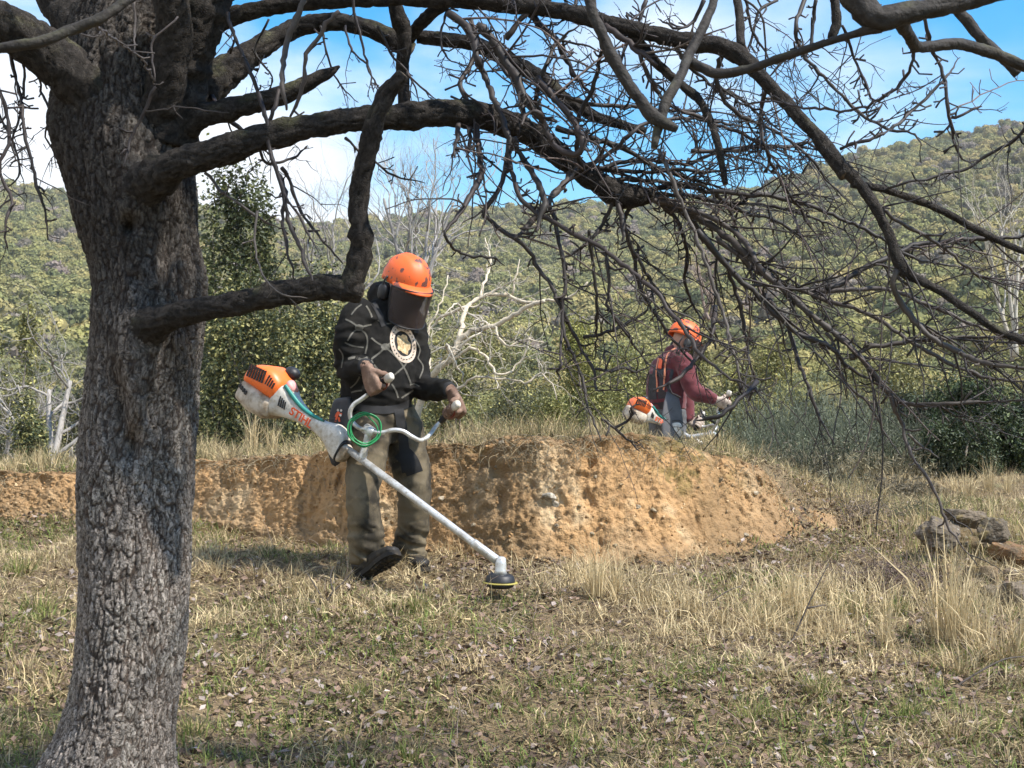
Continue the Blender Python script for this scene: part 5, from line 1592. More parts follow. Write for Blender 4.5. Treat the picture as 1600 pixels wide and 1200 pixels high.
mb = MB()
n = 5200
x = np.concatenate((rg.normal(1.35, 0.5, n // 2), rg.normal(2.3, 0.35, n // 4), rg.normal(0.5, 0.25, n // 4))); y = np.concatenate((rg.normal(7.0, 0.35, n // 2), rg.normal(6.8, 0.4, n // 4), rg.normal(7.35, 0.2, n // 4)))
ok = fbm(xy3(x, y) * 4, 3, 361) > -0.08; x, y = x[ok], y[ok]; n = len(x)
lean = np.abs(rg.normal(size=n)) * 0.55
c = np.where(rg.random((n, 1)) < 0.7, STRAW, STRAW2) * rg.uniform(0.6, 1.2, (n, 1))
blades(mb, xy3(x, y, terrain(x, y) + ZC - 0.01), rg.uniform(0, 6.283, n), lean, lean + rg.uniform(0.1, 1.0, n), rg.uniform(0.08, 0.24, n), rg.uniform(0.0025, 0.005, n), c, rg)
tag(mb.build("tall_straw", M['blade'], smooth=False), kind='stuff')
# weeds and straw grown in between the rocks
mb = MB()
n = 1500
x = rg.normal(2.62, 0.30, n); y = rg.normal(8.75, 0.35, n)
ok = (y > 7.6) & (x > 2.0); x, y = x[ok], y[ok]; n = len(x)
lean = np.abs(rg.normal(size=n)) * 0.5
c = np.where(rg.random((n, 1)) < 0.65, STRAW2, GREEN2) * rg.uniform(0.5, 1.2, (n, 1))
blades(mb, xy3(x, y, terrain(x, y) + ZC - 0.02), rg.uniform(0, 6.283, n), lean, lean + rg.uniform(0.1, 0.9, n), rg.uniform(0.08, 0.26, n), rg.uniform(0.003, 0.006, n), c, rg)
tag(mb.build("rock_weeds", M['blade'], smooth=False), kind='stuff')
# forked dead twig in front of the worker and the dark brush
for (nm, px, py, paths, label) in (
        ("dead_twig", 508, 945, [[(508, 950), (498, 925), (486, 905), (478, 893)], [(508, 950), (520, 925), (538, 908), (552, 890)], [(508, 950), (470, 935), (440, 940)], [(520, 925), (516, 900), (522, 884)], [(508, 950), (530, 965), (570, 975)]], "dark forked dead twig lying before the first worker's boots"),
        ("dead_twig", 1110, 955, [[(1085, 965), (1110, 940), (1140, 922), (1160, 915)], [(1110, 940), (1118, 958)], [(1100, 952), (1130, 950), (1150, 955)]], "short dark twig lying on the open grass below the bank"),
        ("dead_stalk", 1235, 1010, [[(1235, 1040), (1245, 985), (1270, 930), (1295, 880)], [(1262, 950), (1290, 945)]], "thin dark leaning stalk beside the lone tall straw tuft"),
        ("dead_stalk", 1500, 1080, [[(1490, 1090), (1530, 1050), (1570, 1030), (1610, 1025)]], "arching dark stalk in front of the rocks at the picture edge"),
        ("dead_stalk", 1340, 1160, [[(1335, 1200), (1345, 1150), (1358, 1110)], [(1345, 1150), (1330, 1110)]], "thin upright dark stalk near the bottom edge at the right")):
    q = ground_at(px, py)
    t = empty(nm, q, label, "twig")
    for pth in paths:
        pp = np.array([P(a, b, q[1] + 0.02 * k) for k, (a, b) in enumerate(pth)])
        pp[:, 2] = np.maximum(pp[:, 2], terrain(pp[:, 0], pp[:, 1]) + ZC + 0.004)
        s = smooth_path(pp, 0.03)
        mb = MB().add(*tube(s, np.linspace(0.0052, 0.002, len(s)), 5), (0.075, 0.06, 0.05))
        mb.build("stem", M['twig'], t)
# heap of purple brown brush
for (px, py, w, label, cc, n) in ((1400, 905, 0.34, "heap of tangled purple brown brushwood left of the rocks", (0.115, 0.08, 0.062), 420), (1345, 800, 0.28, "brown tangle of dead stalks on the slope above the brushwood heap", (0.17, 0.13, 0.095), 260), (1440, 800, 0.25, "green brown bramble tangle behind the big rock", (0.10, 0.10, 0.05), 240)):
    q = ground_at(px, py + 8)
    t = empty("brushwood_heap", q, label, "brushwood")
    mb = MB()
    for k in range(n):
        a = rg.uniform(0, 6.28); r = w * math.sqrt(rg.random())
        b = q + np.array((r * math.cos(a), r * math.sin(a) * 0.7, rg.uniform(0.0, 0.12) * (1 - r / w)))
        pp = walk(b, (rg.normal(), rg.normal(), rg.uniform(-0.1, 0.9)), rg.uniform(0.08, 0.26), 6, rg, 0.3, 0.08)
        mb.add(*tube(pp, np.linspace(0.0024, 0.0012, 7), 3, False), np.asarray(cc) * rg.uniform(0.5, 1.6))
    mb.build("tangle", M['twig'], t)["kind"] = 'stuff'

# ------------------------------------------------------------------ rocks and stones
def rock(c, a, b, h, rng, planes=13, res=(40, 26), colour=(0.27, 0.225, 0.165), yaw=0.0, tilt=0.0, flat=True):
    th = np.linspace(0.03, np.pi - 0.03, res[1]); ph = np.linspace(0, 2 * np.pi, res[0], endpoint=False)
    T, H = np.meshgrid(th, ph, indexing='ij')
    d = np.stack((np.sin(T) * np.cos(H), np.sin(T) * np.sin(H), -np.cos(T)), -1).reshape(-1, 3)
    nn = rand_dirs(planes, rng)
    if flat:
        nn[0] = (0.05, 0, 1); nn[1] = (0, -1, 0.1); nn[2] = (0.9, -0.3, 0.1); nn[3] = (-0.95, -0.2, 0)
        nn /= np.linalg.norm(nn, axis=1, keepdims=True)
    hh = rng.uniform(0.72, 1.0, planes)
    r = np.min(np.where(d @ nn.T > 0.05, hh / np.maximum(d @ nn.T, 0.05), 9), 1)
    r = np.minimum(r, 1.3)
    v = d * r[:, None]
    s = rng.uniform(0, 50)
    v = v * (1 + 0.20 * fbm(v * 2.2 + s, 4, 351) + 0.07 * fbm(v * 8 + s, 3, 355))[:, None]
    v = v * np.array((a, b, h))
    cy, sy = math.cos(yaw), math.sin(yaw); ct, st = math.cos(tilt), math.sin(tilt)
    v = v @ np.array(((1, 0, 0), (0, ct, st), (0, -st, ct))) @ np.array(((cy, sy, 0), (-sy, cy, 0), (0, 0, 1)))
    m, n = res[1], res[0]
    f4 = grid_faces(m, n, True)
    vv = np.vstack((v, v[:n].mean(0), v[-n:].mean(0)))
    j = np.arange(n); k = (j + 1) % n
    f3 = np.concatenate((np.stack((k, j, np.full(n, m * n)), 1), np.stack(((m - 1) * n + j, (m - 1) * n + k, np.full(n, m * n + 1)), 1)))
    tone = (1 + 0.25 * fbm(vv * 9 + s, 3, 359))[:, None]
    return vv + np.asarray(c), f3, f4, np.asarray(colour) * tone


rr_ = np.random.default_rng(61)
rocks = [  # px, py, w px, h px, forward shift, label, colour
    (1505, 850, 104, 54, 0.0, "biggest block of the tumbled rocks, flat topped with an ochre stain", (0.22, 0.175, 0.105)),
    (1470, 830, 60, 34, 0.12, "grey slab behind the left end of the biggest rock", (0.20, 0.18, 0.155)),
    (1512, 806, 62, 26, 0.22, "topmost flat pale stone of the rock heap", (0.25, 0.22, 0.18)),
    (1548, 822, 44, 34, 0.16, "rounded grey stone behind the right end of the biggest rock", (0.19, 0.17, 0.14)),
    (1484, 898, 52, 34, -0.08, "tan stone in the shade below the left of the biggest rock", (0.32, 0.25, 0.16)),
    (1537, 900, 46, 44, -0.06, "upright tan stone below the right of the biggest rock", (0.33, 0.26, 0.17)),
    (1580, 862, 56, 30, 0.06, "reddish flat stone right of the biggest rock", (0.30, 0.19, 0.105)),
    (1560, 930, 42, 40, -0.12, "small grey stone at the foot of the upright tan stone", (0.26, 0.23, 0.19)),
    (1598, 935, 54, 56, -0.08, "grey brown stone cut by the picture edge beside the rock heap", (0.27, 0.24, 0.20)),
    (1510, 935, 40, 28, -0.14, "low stone half hidden behind the tallest straw", (0.29, 0.24, 0.17)),
    (1455, 905, 28, 22, -0.05, "small stone at the left foot of the rock heap", (0.30, 0.26, 0.20)),
    (1585, 900, 40, 26, -0.02, "brown stone wedged under the reddish flat stone", (0.25, 0.19, 0.13)),
]
rocks = [(a_, b_, c_, d_, e_, f_, tuple(np.array(g_) * (0.62, 0.56, 0.50))) for a_, b_, c_, d_, e_, f_, g_ in rocks]
q0 = ground_at(1505, 885)
for (px, py, w, h, dy, label, cc) in rocks:
    d = ground_at(px, py + h * 0.42)[1] + 0.08 if dy < 0.03 else q0[1] + dy
    c = P(px, py, d)
    k = d / F
    c = c - np.array((0, 0, 0.012))
    v = rock(c, w / 2 * k * 1.12, w / 2 * k * 0.9, h / 2 * k * 1.15, rr_, colour=cc, yaw=rr_.uniform(-0.5, 0.5), tilt=rr_.uniform(-0.35, 0.35))
    o = MB().add(*v).build("rock", M['rock'], smooth=False)
    tag(o, label, "rock", "tumbled rocks at the right")
stones = [
    (857, 777, 11, "largest white stone sticking out of the middle of the earth bank"), (867, 787, 8, "pale stone just below the largest white stone in the bank"), (997, 793, 7, "pale stone in the bank right of its middle"),
    (785, 691, 6, "white stone at the top left of the bank's lip"), (870, 821, 5, "small pale stone low in the middle of the bank"), (924, 834, 5, "small pale stone near the foot of the bank"), (1021, 797, 6, "small pale stone under the mossy stretch of the bank"),
    (691, 778, 6, "small pale stone at the left end of the main bank face"), (1165, 836, 5, "small pale stone at the right foot of the bank"), (960, 852, 4, "tiny pale stone at the foot of the bank's middle"), (905, 790, 4, "tiny pale stone right of the largest white stone"),
    (776, 730, 4, "tiny pale stone under the white stone at the lip"), (1125, 750, 5, "small pale stone right of the mossy stretch"), (1180, 770, 5, "small pale stone in the crumbling right end of the bank"), (930, 745, 4, "tiny stone high in the middle of the bank"), (740, 820, 5, "small pale stone right behind the shaft low in the bank")]
for (px, py, r, label) in stones:
    a = P(px, py, 8.0)
    hit = bank_bvh.ray_cast(Vector((0, 0, ZC)), (Vector(a) - Vector((0, 0, ZC))).normalized())
    if hit[0] is None:
        continue
    c = np.array(hit[0]); k = c[1] / F
    v = rock(c, r * k * 0.95, r * k * 0.75, r * k * 0.6, rr_, 10, (16, 10), (0.62, 0.56, 0.46) if r > 7 else (0.40, 0.33, 0.235), rr_.uniform(0, 3), rr_.uniform(-0.4, 0.4), False)
    tag(MB().add(*v).build("stone", M['rock'], smooth=False), label, "stone", "pale stones in the earth bank")

# ------------------------------------------------------------------ people
M['skin'] = mat("skin", (0.42, 0.24, 0.17), 0.55, noise=(30, 4, (0.36, 0.17, 0.12), 0.5, 0.7))
M['hoodie'] = mat("black_sweatshirt", (0.012, 0.0115, 0.0105), 0.92, noise=[(9, 5, (0.021, 0.019, 0.016), 0.45, 0.7), (80, 3, (0.026, 0.024, 0.02), 0.6, 0.85)], bump=(260, 0.35, 0.002), spec=0.1)
M['print'] = mat("grey_print", (0.125, 0.118, 0.10), 0.85, noise=(60, 4, (0.08, 0.075, 0.06), 0.45, 0.7), spec=0.1)
M['cream'] = mat("cream_print", (0.55, 0.45, 0.36), 0.85, noise=(70, 4, (0.30, 0.23, 0.17), 0.5, 0.7), spec=0.1)
M['tanprint'] = mat("tan_print", (0.36, 0.25, 0.13), 0.85, noise=(55, 4, (0.55, 0.46, 0.28), 0.45, 0.65), spec=0.1)
M['trouser'] = mat("muddy_work_trousers", (0.145, 0.118, 0.078), 0.92, noise=[(4, 6, (0.033, 0.029, 0.023), 0.45, 0.60), (3, 4, (0.15, 0.123, 0.082), 0.55, 0.75), (26, 5, (0.19, 0.15, 0.09), 0.58, 0.8)], bump=(200, 0.4, 0.002), spec=0.12)
M['strap'] = mat("black_webbing", (0.016, 0.016, 0.017), 0.75, bump=(400, 0.3, 0.001), spec=0.25)
M['pad'] = mat("black_hip_pad", (0.022, 0.023, 0.027), 0.6, noise=(20, 4, (0.04, 0.04, 0.042), 0.5, 0.8), spec=0.3)
M['glove'] = mat("brown_leather_glove", (0.17, 0.105, 0.074), 0.85, noise=[(22, 5, (0.30, 0.205, 0.15), 0.5, 0.72), (9, 4, (0.075, 0.042, 0.03), 0.5, 0.7)], bump=(120, 0.5, 0.002))
M['glove2'] = mat("pale_work_glove", (0.45, 0.37, 0.30), 0.75, noise=(25, 5, (0.22, 0.15, 0.12), 0.5, 0.7), bump=(120, 0.5, 0.002))
M['boot'] = mat("black_boot", (0.018, 0.016, 0.014), 0.6, noise=(18, 5, (0.10, 0.08, 0.05), 0.55, 0.8), bump=(70, 0.5, 0.003))
M['sole'] = mat("boot_sole", (0.022, 0.019, 0.016), 0.85, noise=(25, 5, (0.13, 0.10, 0.06), 0.52, 0.75), bump=(60, 0.8, 0.004))
M['helmet'] = mat("orange_helmet", (0.76, 0.125, 0.025), 0.5, spec=0.4, noise=[(17, 2.5, (0.12, 0.05, 0.04), 0.545, 0.58), (70, 3, (0.62, 0.11, 0.03), 0.55, 0.8)])
M['orange'] = mat("orange_plastic", (0.86, 0.165, 0.028), 0.42, spec=0.45, noise=(26, 4, (0.55, 0.13, 0.04), 0.55, 0.78))
M['white'] = mat("dirty_white_plastic", (0.62, 0.585, 0.52), 0.5, spec=0.4, noise=[(14, 5, (0.30, 0.24, 0.16), 0.45, 0.70), (60, 4, (0.36, 0.30, 0.22), 0.55, 0.75)], bump=(50, 0.15, 0.002))
M['crank'] = mat("mud_stained_white_plastic", (0.52, 0.45, 0.36), 0.55, noise=[(16, 5, (0.20, 0.14, 0.085), 0.42, 0.66)], spec=0.3)
M['black'] = mat("black_plastic", (0.015, 0.015, 0.016), 0.5, spec=0.4, noise=(30, 4, (0.05, 0.045, 0.035), 0.55, 0.8))
M['alu'] = mat("scuffed_aluminium", (0.60, 0.60, 0.58), 0.42, 0.55, noise=[(18, 5, (0.36, 0.33, 0.28), 0.45, 0.7), (70, 4, (0.25, 0.21, 0.15), 0.55, 0.75)], spec=0.4)
M['teal'] = mat("teal_cable", (0.02, 0.20, 0.17), 0.45, spec=0.4)
M['green'] = mat("green_cord", (0.02, 0.22, 0.07), 0.45, spec=0.4)
M['yellow'] = mat("yellow_rim", (0.33, 0.28, 0.07), 0.6, noise=(20, 4, (0.25, 0.2, 0.06), 0.5, 0.7))
M['red'] = mat("orange_red_print", (0.75, 0.11, 0.03), 0.5)
M['trigger'] = mat("dark_red_lever", (0.13, 0.022, 0.012), 0.5)
M['pink'] = mat("faded_pink_plastic", (0.72, 0.32, 0.30), 0.5)
M['maroon'] = mat("maroon_sweatshirt", (0.125, 0.034, 0.038), 0.9, noise=(12, 5, (0.08, 0.022, 0.026), 0.45, 0.7), bump=(200, 0.35, 0.002), spec=0.1, sheen=0.2)
M['greytr'] = mat("grey_work_trousers", (0.12, 0.12, 0.125), 0.9, noise=(8, 5, (0.07, 0.07, 0.07), 0.45, 0.7), bump=(200, 0.3, 0.002), spec=0.1)
M['piping'] = mat("orange_piping", (0.50, 0.19, 0.10), 0.7)
M['visor'] = bpy.data.materials.new("black_mesh_visor")
M['visor'].use_nodes = True
_n, _l = M['visor'].node_tree.nodes, M['visor'].node_tree.links
_b = _n["Principled BSDF"]; _b.inputs["Base Color"].default_value = (0.040, 0.026, 0.024, 1); _b.inputs["Roughness"].default_value = 0.5
_t = _n.new("ShaderNodeBsdfTransparent"); _m = _n.new("ShaderNodeMixShader"); _m.inputs[0].default_value = 0.80
_l.new(_t.outputs[0], _m.inputs[1]); _l.new(_b.outputs[0], _m.inputs[2]); _l.new(_m.outputs[0], _n["Material Output"].inputs["Surface"])


def V(*a): return np.array(a, float)


def orth(a, b):
    """unit a, and unit b made square to it"""
    a = unit(a); b = np.asarray(b, float); b = unit(b - a * (a @ b))
    return a, b


def cap_tube(pts, rad, step=0.01, sides=14):
    s = smooth_path(np.array([np.append(p, r) for p, r in zip(pts, rad)]), step)
    return tube(s[:, :3], s[:, 3], sides, True)


def folds(amp, freq, axis_scale, seed):
    def f(co, no):
        q = co * np.asarray(axis_scale) * freq
        w = q + 0.6 * np.stack([fbm(q * 0.5, 2, seed + k) for k in range(3)], 1)
        ridged = 1 - np.abs(vnoise(w, seed + 5)) * 2
        return co + no * (amp * (ridged * 0.6 + 0.5 * fbm(w * 2.1, 2, seed + 7)))[:, None]
    return f


def hand_solids(G, g, f, side, r_grip=0.017, s=1.0):
    """gloved hand closed on a grip: G centre of the grip, g along it towards the thumb, f from wrist to knuckles; side +1 right, -1 left"""
    g, f = orth(g, f)
    n = np.cross(g, f) * side           # from palm to grip
    out = []
    rg_ = r_grip + 0.011 * s
    # palm: a flattened body behind the grip, and the wrist
    palm = []
    for (t, a, b) in ((-0.085, 0.028, 0.022), (-0.06, 0.034, 0.021), (-0.03, 0.043, 0.020), (0.0, 0.045, 0.018), (0.028, 0.043, 0.016), (0.042, 0.036, 0.011)):
        palm.append(ring(G - n * (rg_ + 0.008 * s) + f * t * s + g * 0.002, g, n, a * s, b * s, 16, 2.6))
    out.append(loft(palm))
    for i, (off, L, r) in enumerate(((0.034, 0.95, 0.0105), (0.0115, 1.05, 0.011), (-0.0115, 1.0, 0.0105), (-0.033, 0.82, 0.0092))):
        pts = [G + g * off * s - n * (rg_ + 0.004) + f * 0.012 * s]
        for a in np.radians(np.array((38, 75, 112, 150, 186, 222)) * (0.9 + 0.1 * L)):
            pts.append(G + g * off * s + (rg_ * (1.10 if a < 1.4 else 1.0)) * (-n * math.cos(a) + f * math.sin(a)))
        out.append(cap_tube(pts, [r * 1.0 * s, r * 0.92 * s, r * 1.02 * s, r * 0.86 * s, r * 0.92 * s, r * 0.82 * s, r * 0.72 * s], 0.008, 10))
    th = [G + g * 0.018 * s - n * (rg_ + 0.008) - f * 0.055 * s, G + g * 0.043 * s - n * (rg_ - 0.004) - f * 0.034 * s]
    for a in np.radians((-70, -105, -140)):
        th.append(G + g * 0.050 * s + rg_ * (-n * math.cos(a) + f * math.sin(a)))
    out.append(cap_tube(th, [0.017 * s, 0.0155 * s, 0.0125 * s, 0.0115 * s, 0.0092 * s], 0.008, 10))
    wrist = G - n * (rg_ + 0.008 * s) - f * 0.085 * s
    return out, wrist


def helmet(parent, C, hf, hu, mats, piping=True, k=1.0):
    """forestry helmet: shell with ridge, brim, mesh visor, two ear muffs; C = centre of the head"""
    hf, hu = orth(hf, hu)
    hl = np.cross(hu, hf)
    a, b, h = 0.142 * k, 0.118 * k, 0.128 * k
    rings = []
    for ph in np.linspace(0, np.pi / 2 * 0.97, 14):
        t = np.linspace(0, 2 * np.pi, 48, endpoint=False)
        cr, sr = math.cos(ph) ** 0.85, math.sin(ph)
        x = np.cos(t) * a * cr; y = np.sin(t) * b * cr
        ridge = 0.007 * np.exp(-(y / 0.022) ** 2) * math.sin(ph) ** 0.5 + 0.004 * np.exp(-((np.abs(y) - 0.055) / 0.012) ** 2) * math.sin(ph)
        rings.append(C + x[:, None] * hf + y[:, None] * hl + (sr * h + ridge)[:, None] * hu + hu * 0.035)
    lower = [ring(C + hu * 0.012, hf, hl, a * 1.02, b * 1.02, 48, 2.0)]
    lower_in = [ring(C + hu * 0.012, hf, hl, a * 0.94, b * 0.94, 48), ring(C + hu * 0.06, hf, hl, a * 0.90, b * 0.90, 48)]
    v, f3, f4 = loft(lower_in[::-1] + lower + rings)
    sh = MB().add(v, f3, f4).build("helmet", mats['shell'], parent)
    # brim: a peak at the front
    t = np.linspace(-1.35, 1.35, 25)
    inn = [C + hf * a * math.cos(q) * 1.0 + hl * b * math.sin(q) * 1.0 + hu * 0.034 for q in t]
    outr = [C + hf * (a * math.cos(q) * 1.03 + 0.036 * k * math.cos(q) ** 0.8) + hl * b * math.sin(q) * 1.05 + hu * (0.014 - 0.012 * math.cos(q)) for q in t]
    low = [p - hu * 0.006 for p in outr]; low2 = [p - hu * 0.010 for p in inn]
    loop = np.stack([np.stack(z) for z in (inn, outr, low, low2)], 1)
    MB().add(*loft(list(loop))).build("brim", mats['shell'], sh)
    # mesh visor hanging from the brim
    rows = []
    for s_ in np.linspace(0, 1, 12):
        q = np.linspace(-1.25, 1.25, 28)
        w = 1 - 0.16 * s_ ** 1.6
        rows.append([C + hf * ((a * 1.10 + 0.012) * math.cos(z * w) * (1 - 0.06 * s_)) + hl * (b * 1.16 * math.sin(z * w)) + hu * (0.010 - 0.198 * k * s_ * (1 - 0.10 * abs(z) ** 3 / 2)) for z in q])
    rows = np.array(rows)
    inner = C + (rows - C) * 0.985
    n_, m_ = rows.shape[1], rows.shape[0]
    fo = grid_faces(m_, n_, False)
    vz = MB().add(rows.reshape(-1, 3), None, fo).build("visor", M['visor'], parent)
    edge = np.concatenate((rows[0], rows[1:, -1], rows[-1, ::-1][1:], rows[::-1, 0][1:]))
    MB().add(*tube(edge, 0.004, 6)).build("visor_frame", M['black'], vz)
    for s_ in (1, -1):
        c = C + hl * s_ * b * 1.03 - hu * 0.045 - hf * 0.01
        e = loft([ring(c + hl * s_ * o, hf, hu, aa * k, bb * k, 20, 2.4) for o, aa, bb in ((-0.015, 0.031, 0.040), (0.002, 0.034, 0.045), (0.014, 0.031, 0.041), (0.021, 0.020, 0.028))])
        em = MB().add(*e).build("ear_muff", M['black'], parent)
        MB().add(*cap_tube([c + hl * s_ * 0.012, c + hu * 0.06 + hl * s_ * 0.012, c + hu * 0.085 - hl * s_ * 0.002], [0.006, 0.006, 0.006], 0.01, 6)).build("muff_arm", M['black'], em)
    return sh


def head_solids(C, hf, hu, k=1.0):
    hf, hu = orth(hf, hu)
    hl = np.cross(hu, hf)
    s = [ellipsoid(C + hu * 0.02, hf * 0.098 * k, hl * 0.078 * k, hu * 0.115 * k), ellipsoid(C + hf * 0.030 - hu * 0.055, hf * 0.062, hl * 0.055, hu * 0.062)]
    s.append(ellipsoid(C + hf * 0.100 - hu * 0.018, hf * 0.022, hl * 0.014, hu * 0.024, 10, 8))
    for q in (1, -1):
        s.append(ellipsoid(C + hl * q * 0.078 - hu * 0.01 - hf * 0.005, hf * 0.022, hl * 0.010, hu * 0.032, 10, 8))
        s.append(ellipsoid(C + hl * q * 0.036 + hf * 0.082 + hu * 0.02, hf * 0.02, hl * 0.028, hu * 0.009, 10, 8))
    s.append(ellipsoid(C + hf * 0.086 - hu * 0.062, hf * 0.015, hl * 0.026, hu * 0.009, 10, 8))
    return s


def eyes(parent, C, hf, hu):
    hf, hu = orth(hf, hu)
    hl = np.cross(hu, hf)
    for q in (1, -1):
        MB().add(*ellipsoid(C + hl * q * 0.033 + hf * 0.084 + hu * 0.004, hf * 0.011, hl * 0.014, hu * 0.009, 10, 8)).build("eye", M['black'], parent)


def boot(parent, heel, toe, up, ankle):
    """heel and toe are points under the boot"""
    a, u = orth(toe - heel, up)
    L = np.linalg.norm(toe - heel)
    l = np.cross(u, a)
    rings = []
    for t, w, h in ((-0.02, 0.026, 0.050), (0.04, 0.036, 0.085), (0.16, 0.040, 0.105), (0.32, 0.040, 0.10), (0.46, 0.042, 0.080), (0.62, 0.049, 0.064), (0.78, 0.051, 0.056), (0.92, 0.044, 0.048), (1.0, 0.024, 0.032)):
        rings.append(ring(heel + a * t * L + u * (0.018 + h / 2), l, u, w, h / 2, 22, 2.6))
    shaft = [ankle * 0 + heel + a * 0.15 * L + u * 0.06, heel + a * 0.14 * L + u * 0.13, ankle]
    b = fused("boot", [loft(rings), cap_tube(shaft, [0.050, 0.050, 0.052], 0.02, 16)], 0.009, 4, M['boot'], parent, folds(0.003, 25, (1, 1, 1), 400))
    srings = [[], []]
    pts = []
    for t, w in ((-0.03, 0.020), (0.0, 0.034), (0.10, 0.041), (0.30, 0.038), (0.45, 0.039), (0.62, 0.051), (0.80, 0.054), (0.94, 0.046), (1.02, 0.022)):
        pts.append((t, w))
    loop = [heel + a * t * L + l * w for t, w in pts] + [heel + a * t * L - l * w for t, w in pts[::-1]]
    loop = np.array(loop)
    so = MB().add(*loft([loop - u * 0.0, loop + u * 0.024]))
    sole = so.build("sole", M['sole'], b, smooth=False)
    lug = MB()
    for t, w in ((0.04, 0.030), (0.12, 0.034), (0.20, 0.034), (0.50, 0.036), (0.58, 0.042), (0.66, 0.046), (0.74, 0.047), (0.82, 0.045), (0.90, 0.038)):
        for q in (-0.55, 0.55):
            lug.add(*box(heel + a * t * L + l * w * q - u * 0.004, a * 0.0085, l * w * 0.40, u * 0.005))
    lug.build("tread", M['sole'], b, smooth=False)["kind"] = 'stuff'
    return b


def decal(bvhs, path, width, off=0.0022, step=3.0):
    """a printed line or strap lying on a surface, found by looking along the photograph's sight lines"""
    p = np.array([(a, b, 0.0) for a, b in path], float)
    s = smooth_path(p, step)[:, :2]
    t = np.gradient(s, axis=0); t /= np.maximum(np.linalg.norm(t, axis=1, keepdims=True), 1e-6)
    nrm = np.stack((-t[:, 1], t[:, 0]), 1)
    rows = []
    for k, (q, nn) in enumerate(zip(s, nrm)):
        row = []
        for w in (-1, 0, 1):
            z = q + nn * w * width / 2
            o = Vector((0, 0, ZC)); d = (Vector(P(z[0], z[1], 5.0)) - o).normalized()
            best = None
            for bv in bvhs:
                h = bv.ray_cast(o, d)
                if h[0] is not None and (best is None or h[3] < best[3]):
                    best = h
            if best is None:
                row = None; break
            n = best[1]
            if n.dot(d) > 0: n = -n
            row.append(np.array(best[0] + n * off))
        rows.append(row)
    parts, cur = [], []
    for r in rows + [None]:
        if r is None or (cur and np.linalg.norm(np.array(r[1]) - np.array(cur[-1][1])) > 0.05):
            if len(cur) > 1: parts.append(np.array(cur))
            cur = [] if r is None else [r]
        else:
            cur.append(r)
    return parts


def add_decal(mb, bvhs, path, width, off=0.0022, step=3.0):
    for g_ in decal(bvhs, path, width, off, step):
        mb.add(g_.reshape(-1, 3), None, grid_faces(g_.shape[0], 3, False))


def disc_decal(mb, bvhs, cx, cy, ax, ay, rot, r0, r1, off, wob=0.0, n=48, rings=5):
    cr, sr = math.cos(rot), math.sin(rot)
    pts = []
    for rr in np.linspace(r0, r1, rings):
        for t in np.linspace(0, 2 * np.pi, n, endpoint=False):
            k = rr * (1 + wob * math.sin(5 * t) + wob * 0.7 * math.sin(9 * t + 1))
            x, y = math.cos(t) * ax * k, math.sin(t) * ay * k
            px, py = cx + x * cr - y * sr, cy + x * sr + y * cr
            o = Vector((0, 0, ZC)); d = (Vector(P(px, py, 5.0)) - o).normalized()
            best = None
            for bv in bvhs:
                h = bv.ray_cast(o, d)
                if h[0] is not None and (best is None or h[3] < best[3]): best = h
            if best is None: return
            nn = best[1] if best[1].dot(d) < 0 else -best[1]
            pts.append(np.array(best[0] + nn * off))
    mb.add(pts, None, grid_faces(rings, n, True))


# ---- the first worker
D1 = 7.72
fwd = unit(V(0.62, -0.78, 0)); lat = V(-fwd[1], fwd[0], 0); upz = V(0, 0, 1)
person1 = empty("person", ground_at(600, 905), "person in black patterned sweatshirt, muddy trousers and lowered mesh visor, standing before the bank", "person")
HC = P(633, 446, 7.70)
h_f = unit(fwd * 0.86 - upz * 0.40 + V(0.10, 0, 0)); h_u = unit(upz * 0.92 + fwd * 0.30)
sh_r, el_r, wr_r = P(557, 500, 7.60), P(543, 574, 7.60), None
sh_l, el_l = P(638, 506, 7.88), P(655, 598, 7.80)
G_r = P(591, 600, 7.40); g_r = P(609, 589, 7.34) - P(577, 614, 7.46); f_r = V(0.62, -0.55, -0.62)
G_l = P(706, 640, 7.52); g_l = P(718, 629, 7.42) - P(690, 656, 7.60); f_l = V(0.5, -0.5, -0.55)
hs_r, wr_r = hand_solids(G_r, g_r, f_r, 1, 0.017, 1.18)
hs_l, wr_l = hand_solids(G_l, g_l, f_l, -1, 0.017, 1.18)
kn_r, an_r = P(567, 772, 7.56), P(573, 868, 7.60)
kn_l, an_l = P(648, 772, 7.80), P(640, 866, 7.88)
hip_r, hip_l = P(578, 648, 7.66), P(622, 648, 7.82)


def torso_rings(rows, la, fw):
    return [ring(P(px, py, d), la, fw, a, b, 28, 2.3) for (px, py, d, a, b) in rows]


tr_rows = [(590, 655, 7.76, .165, .125), (589, 638, 7.75, .178, .14), (590, 612, 7.735, .188, .155), (591, 580, 7.73, .19, .152), (593, 548, 7.735, .192, .142), (596, 518, 7.745, .197, .13), (600, 497, 7.755, .19, .115), (606, 482, 7.755, .15, .10), (613, 470, 7.75, .10, .088), (620, 458, 7.74, .078, .078)]
body1 = fused("body", head_solids(HC, h_f, h_u) + [loft([ring(P(px, py, d), lat, fwd, a * .86, b * .86, 24, 2.2) for (px, py, d, a, b) in tr_rows[:-2]]),
              cap_tube([P(606, 482, 7.755), P(622, 462, 7.74), HC - h_u * 0.03], [0.06, 0.058, 0.06], 0.02),
              cap_tube([sh_r, el_r, wr_r], [.05, .042, .03], 0.02), cap_tube([sh_l, el_l, wr_l], [.05, .042, .03], 0.02),
              cap_tube([hip_r, kn_r, an_r], [.085, .06, .042], 0.03), cap_tube([hip_l, kn_l, an_l], [.085, .06, .042], 0.03),
              cap_tube([hip_r, (hip_r + hip_l) / 2 + upz * 0.04, hip_l], [.08, .10, .08], 0.03)], 0.013, 4, M['skin'], person1)
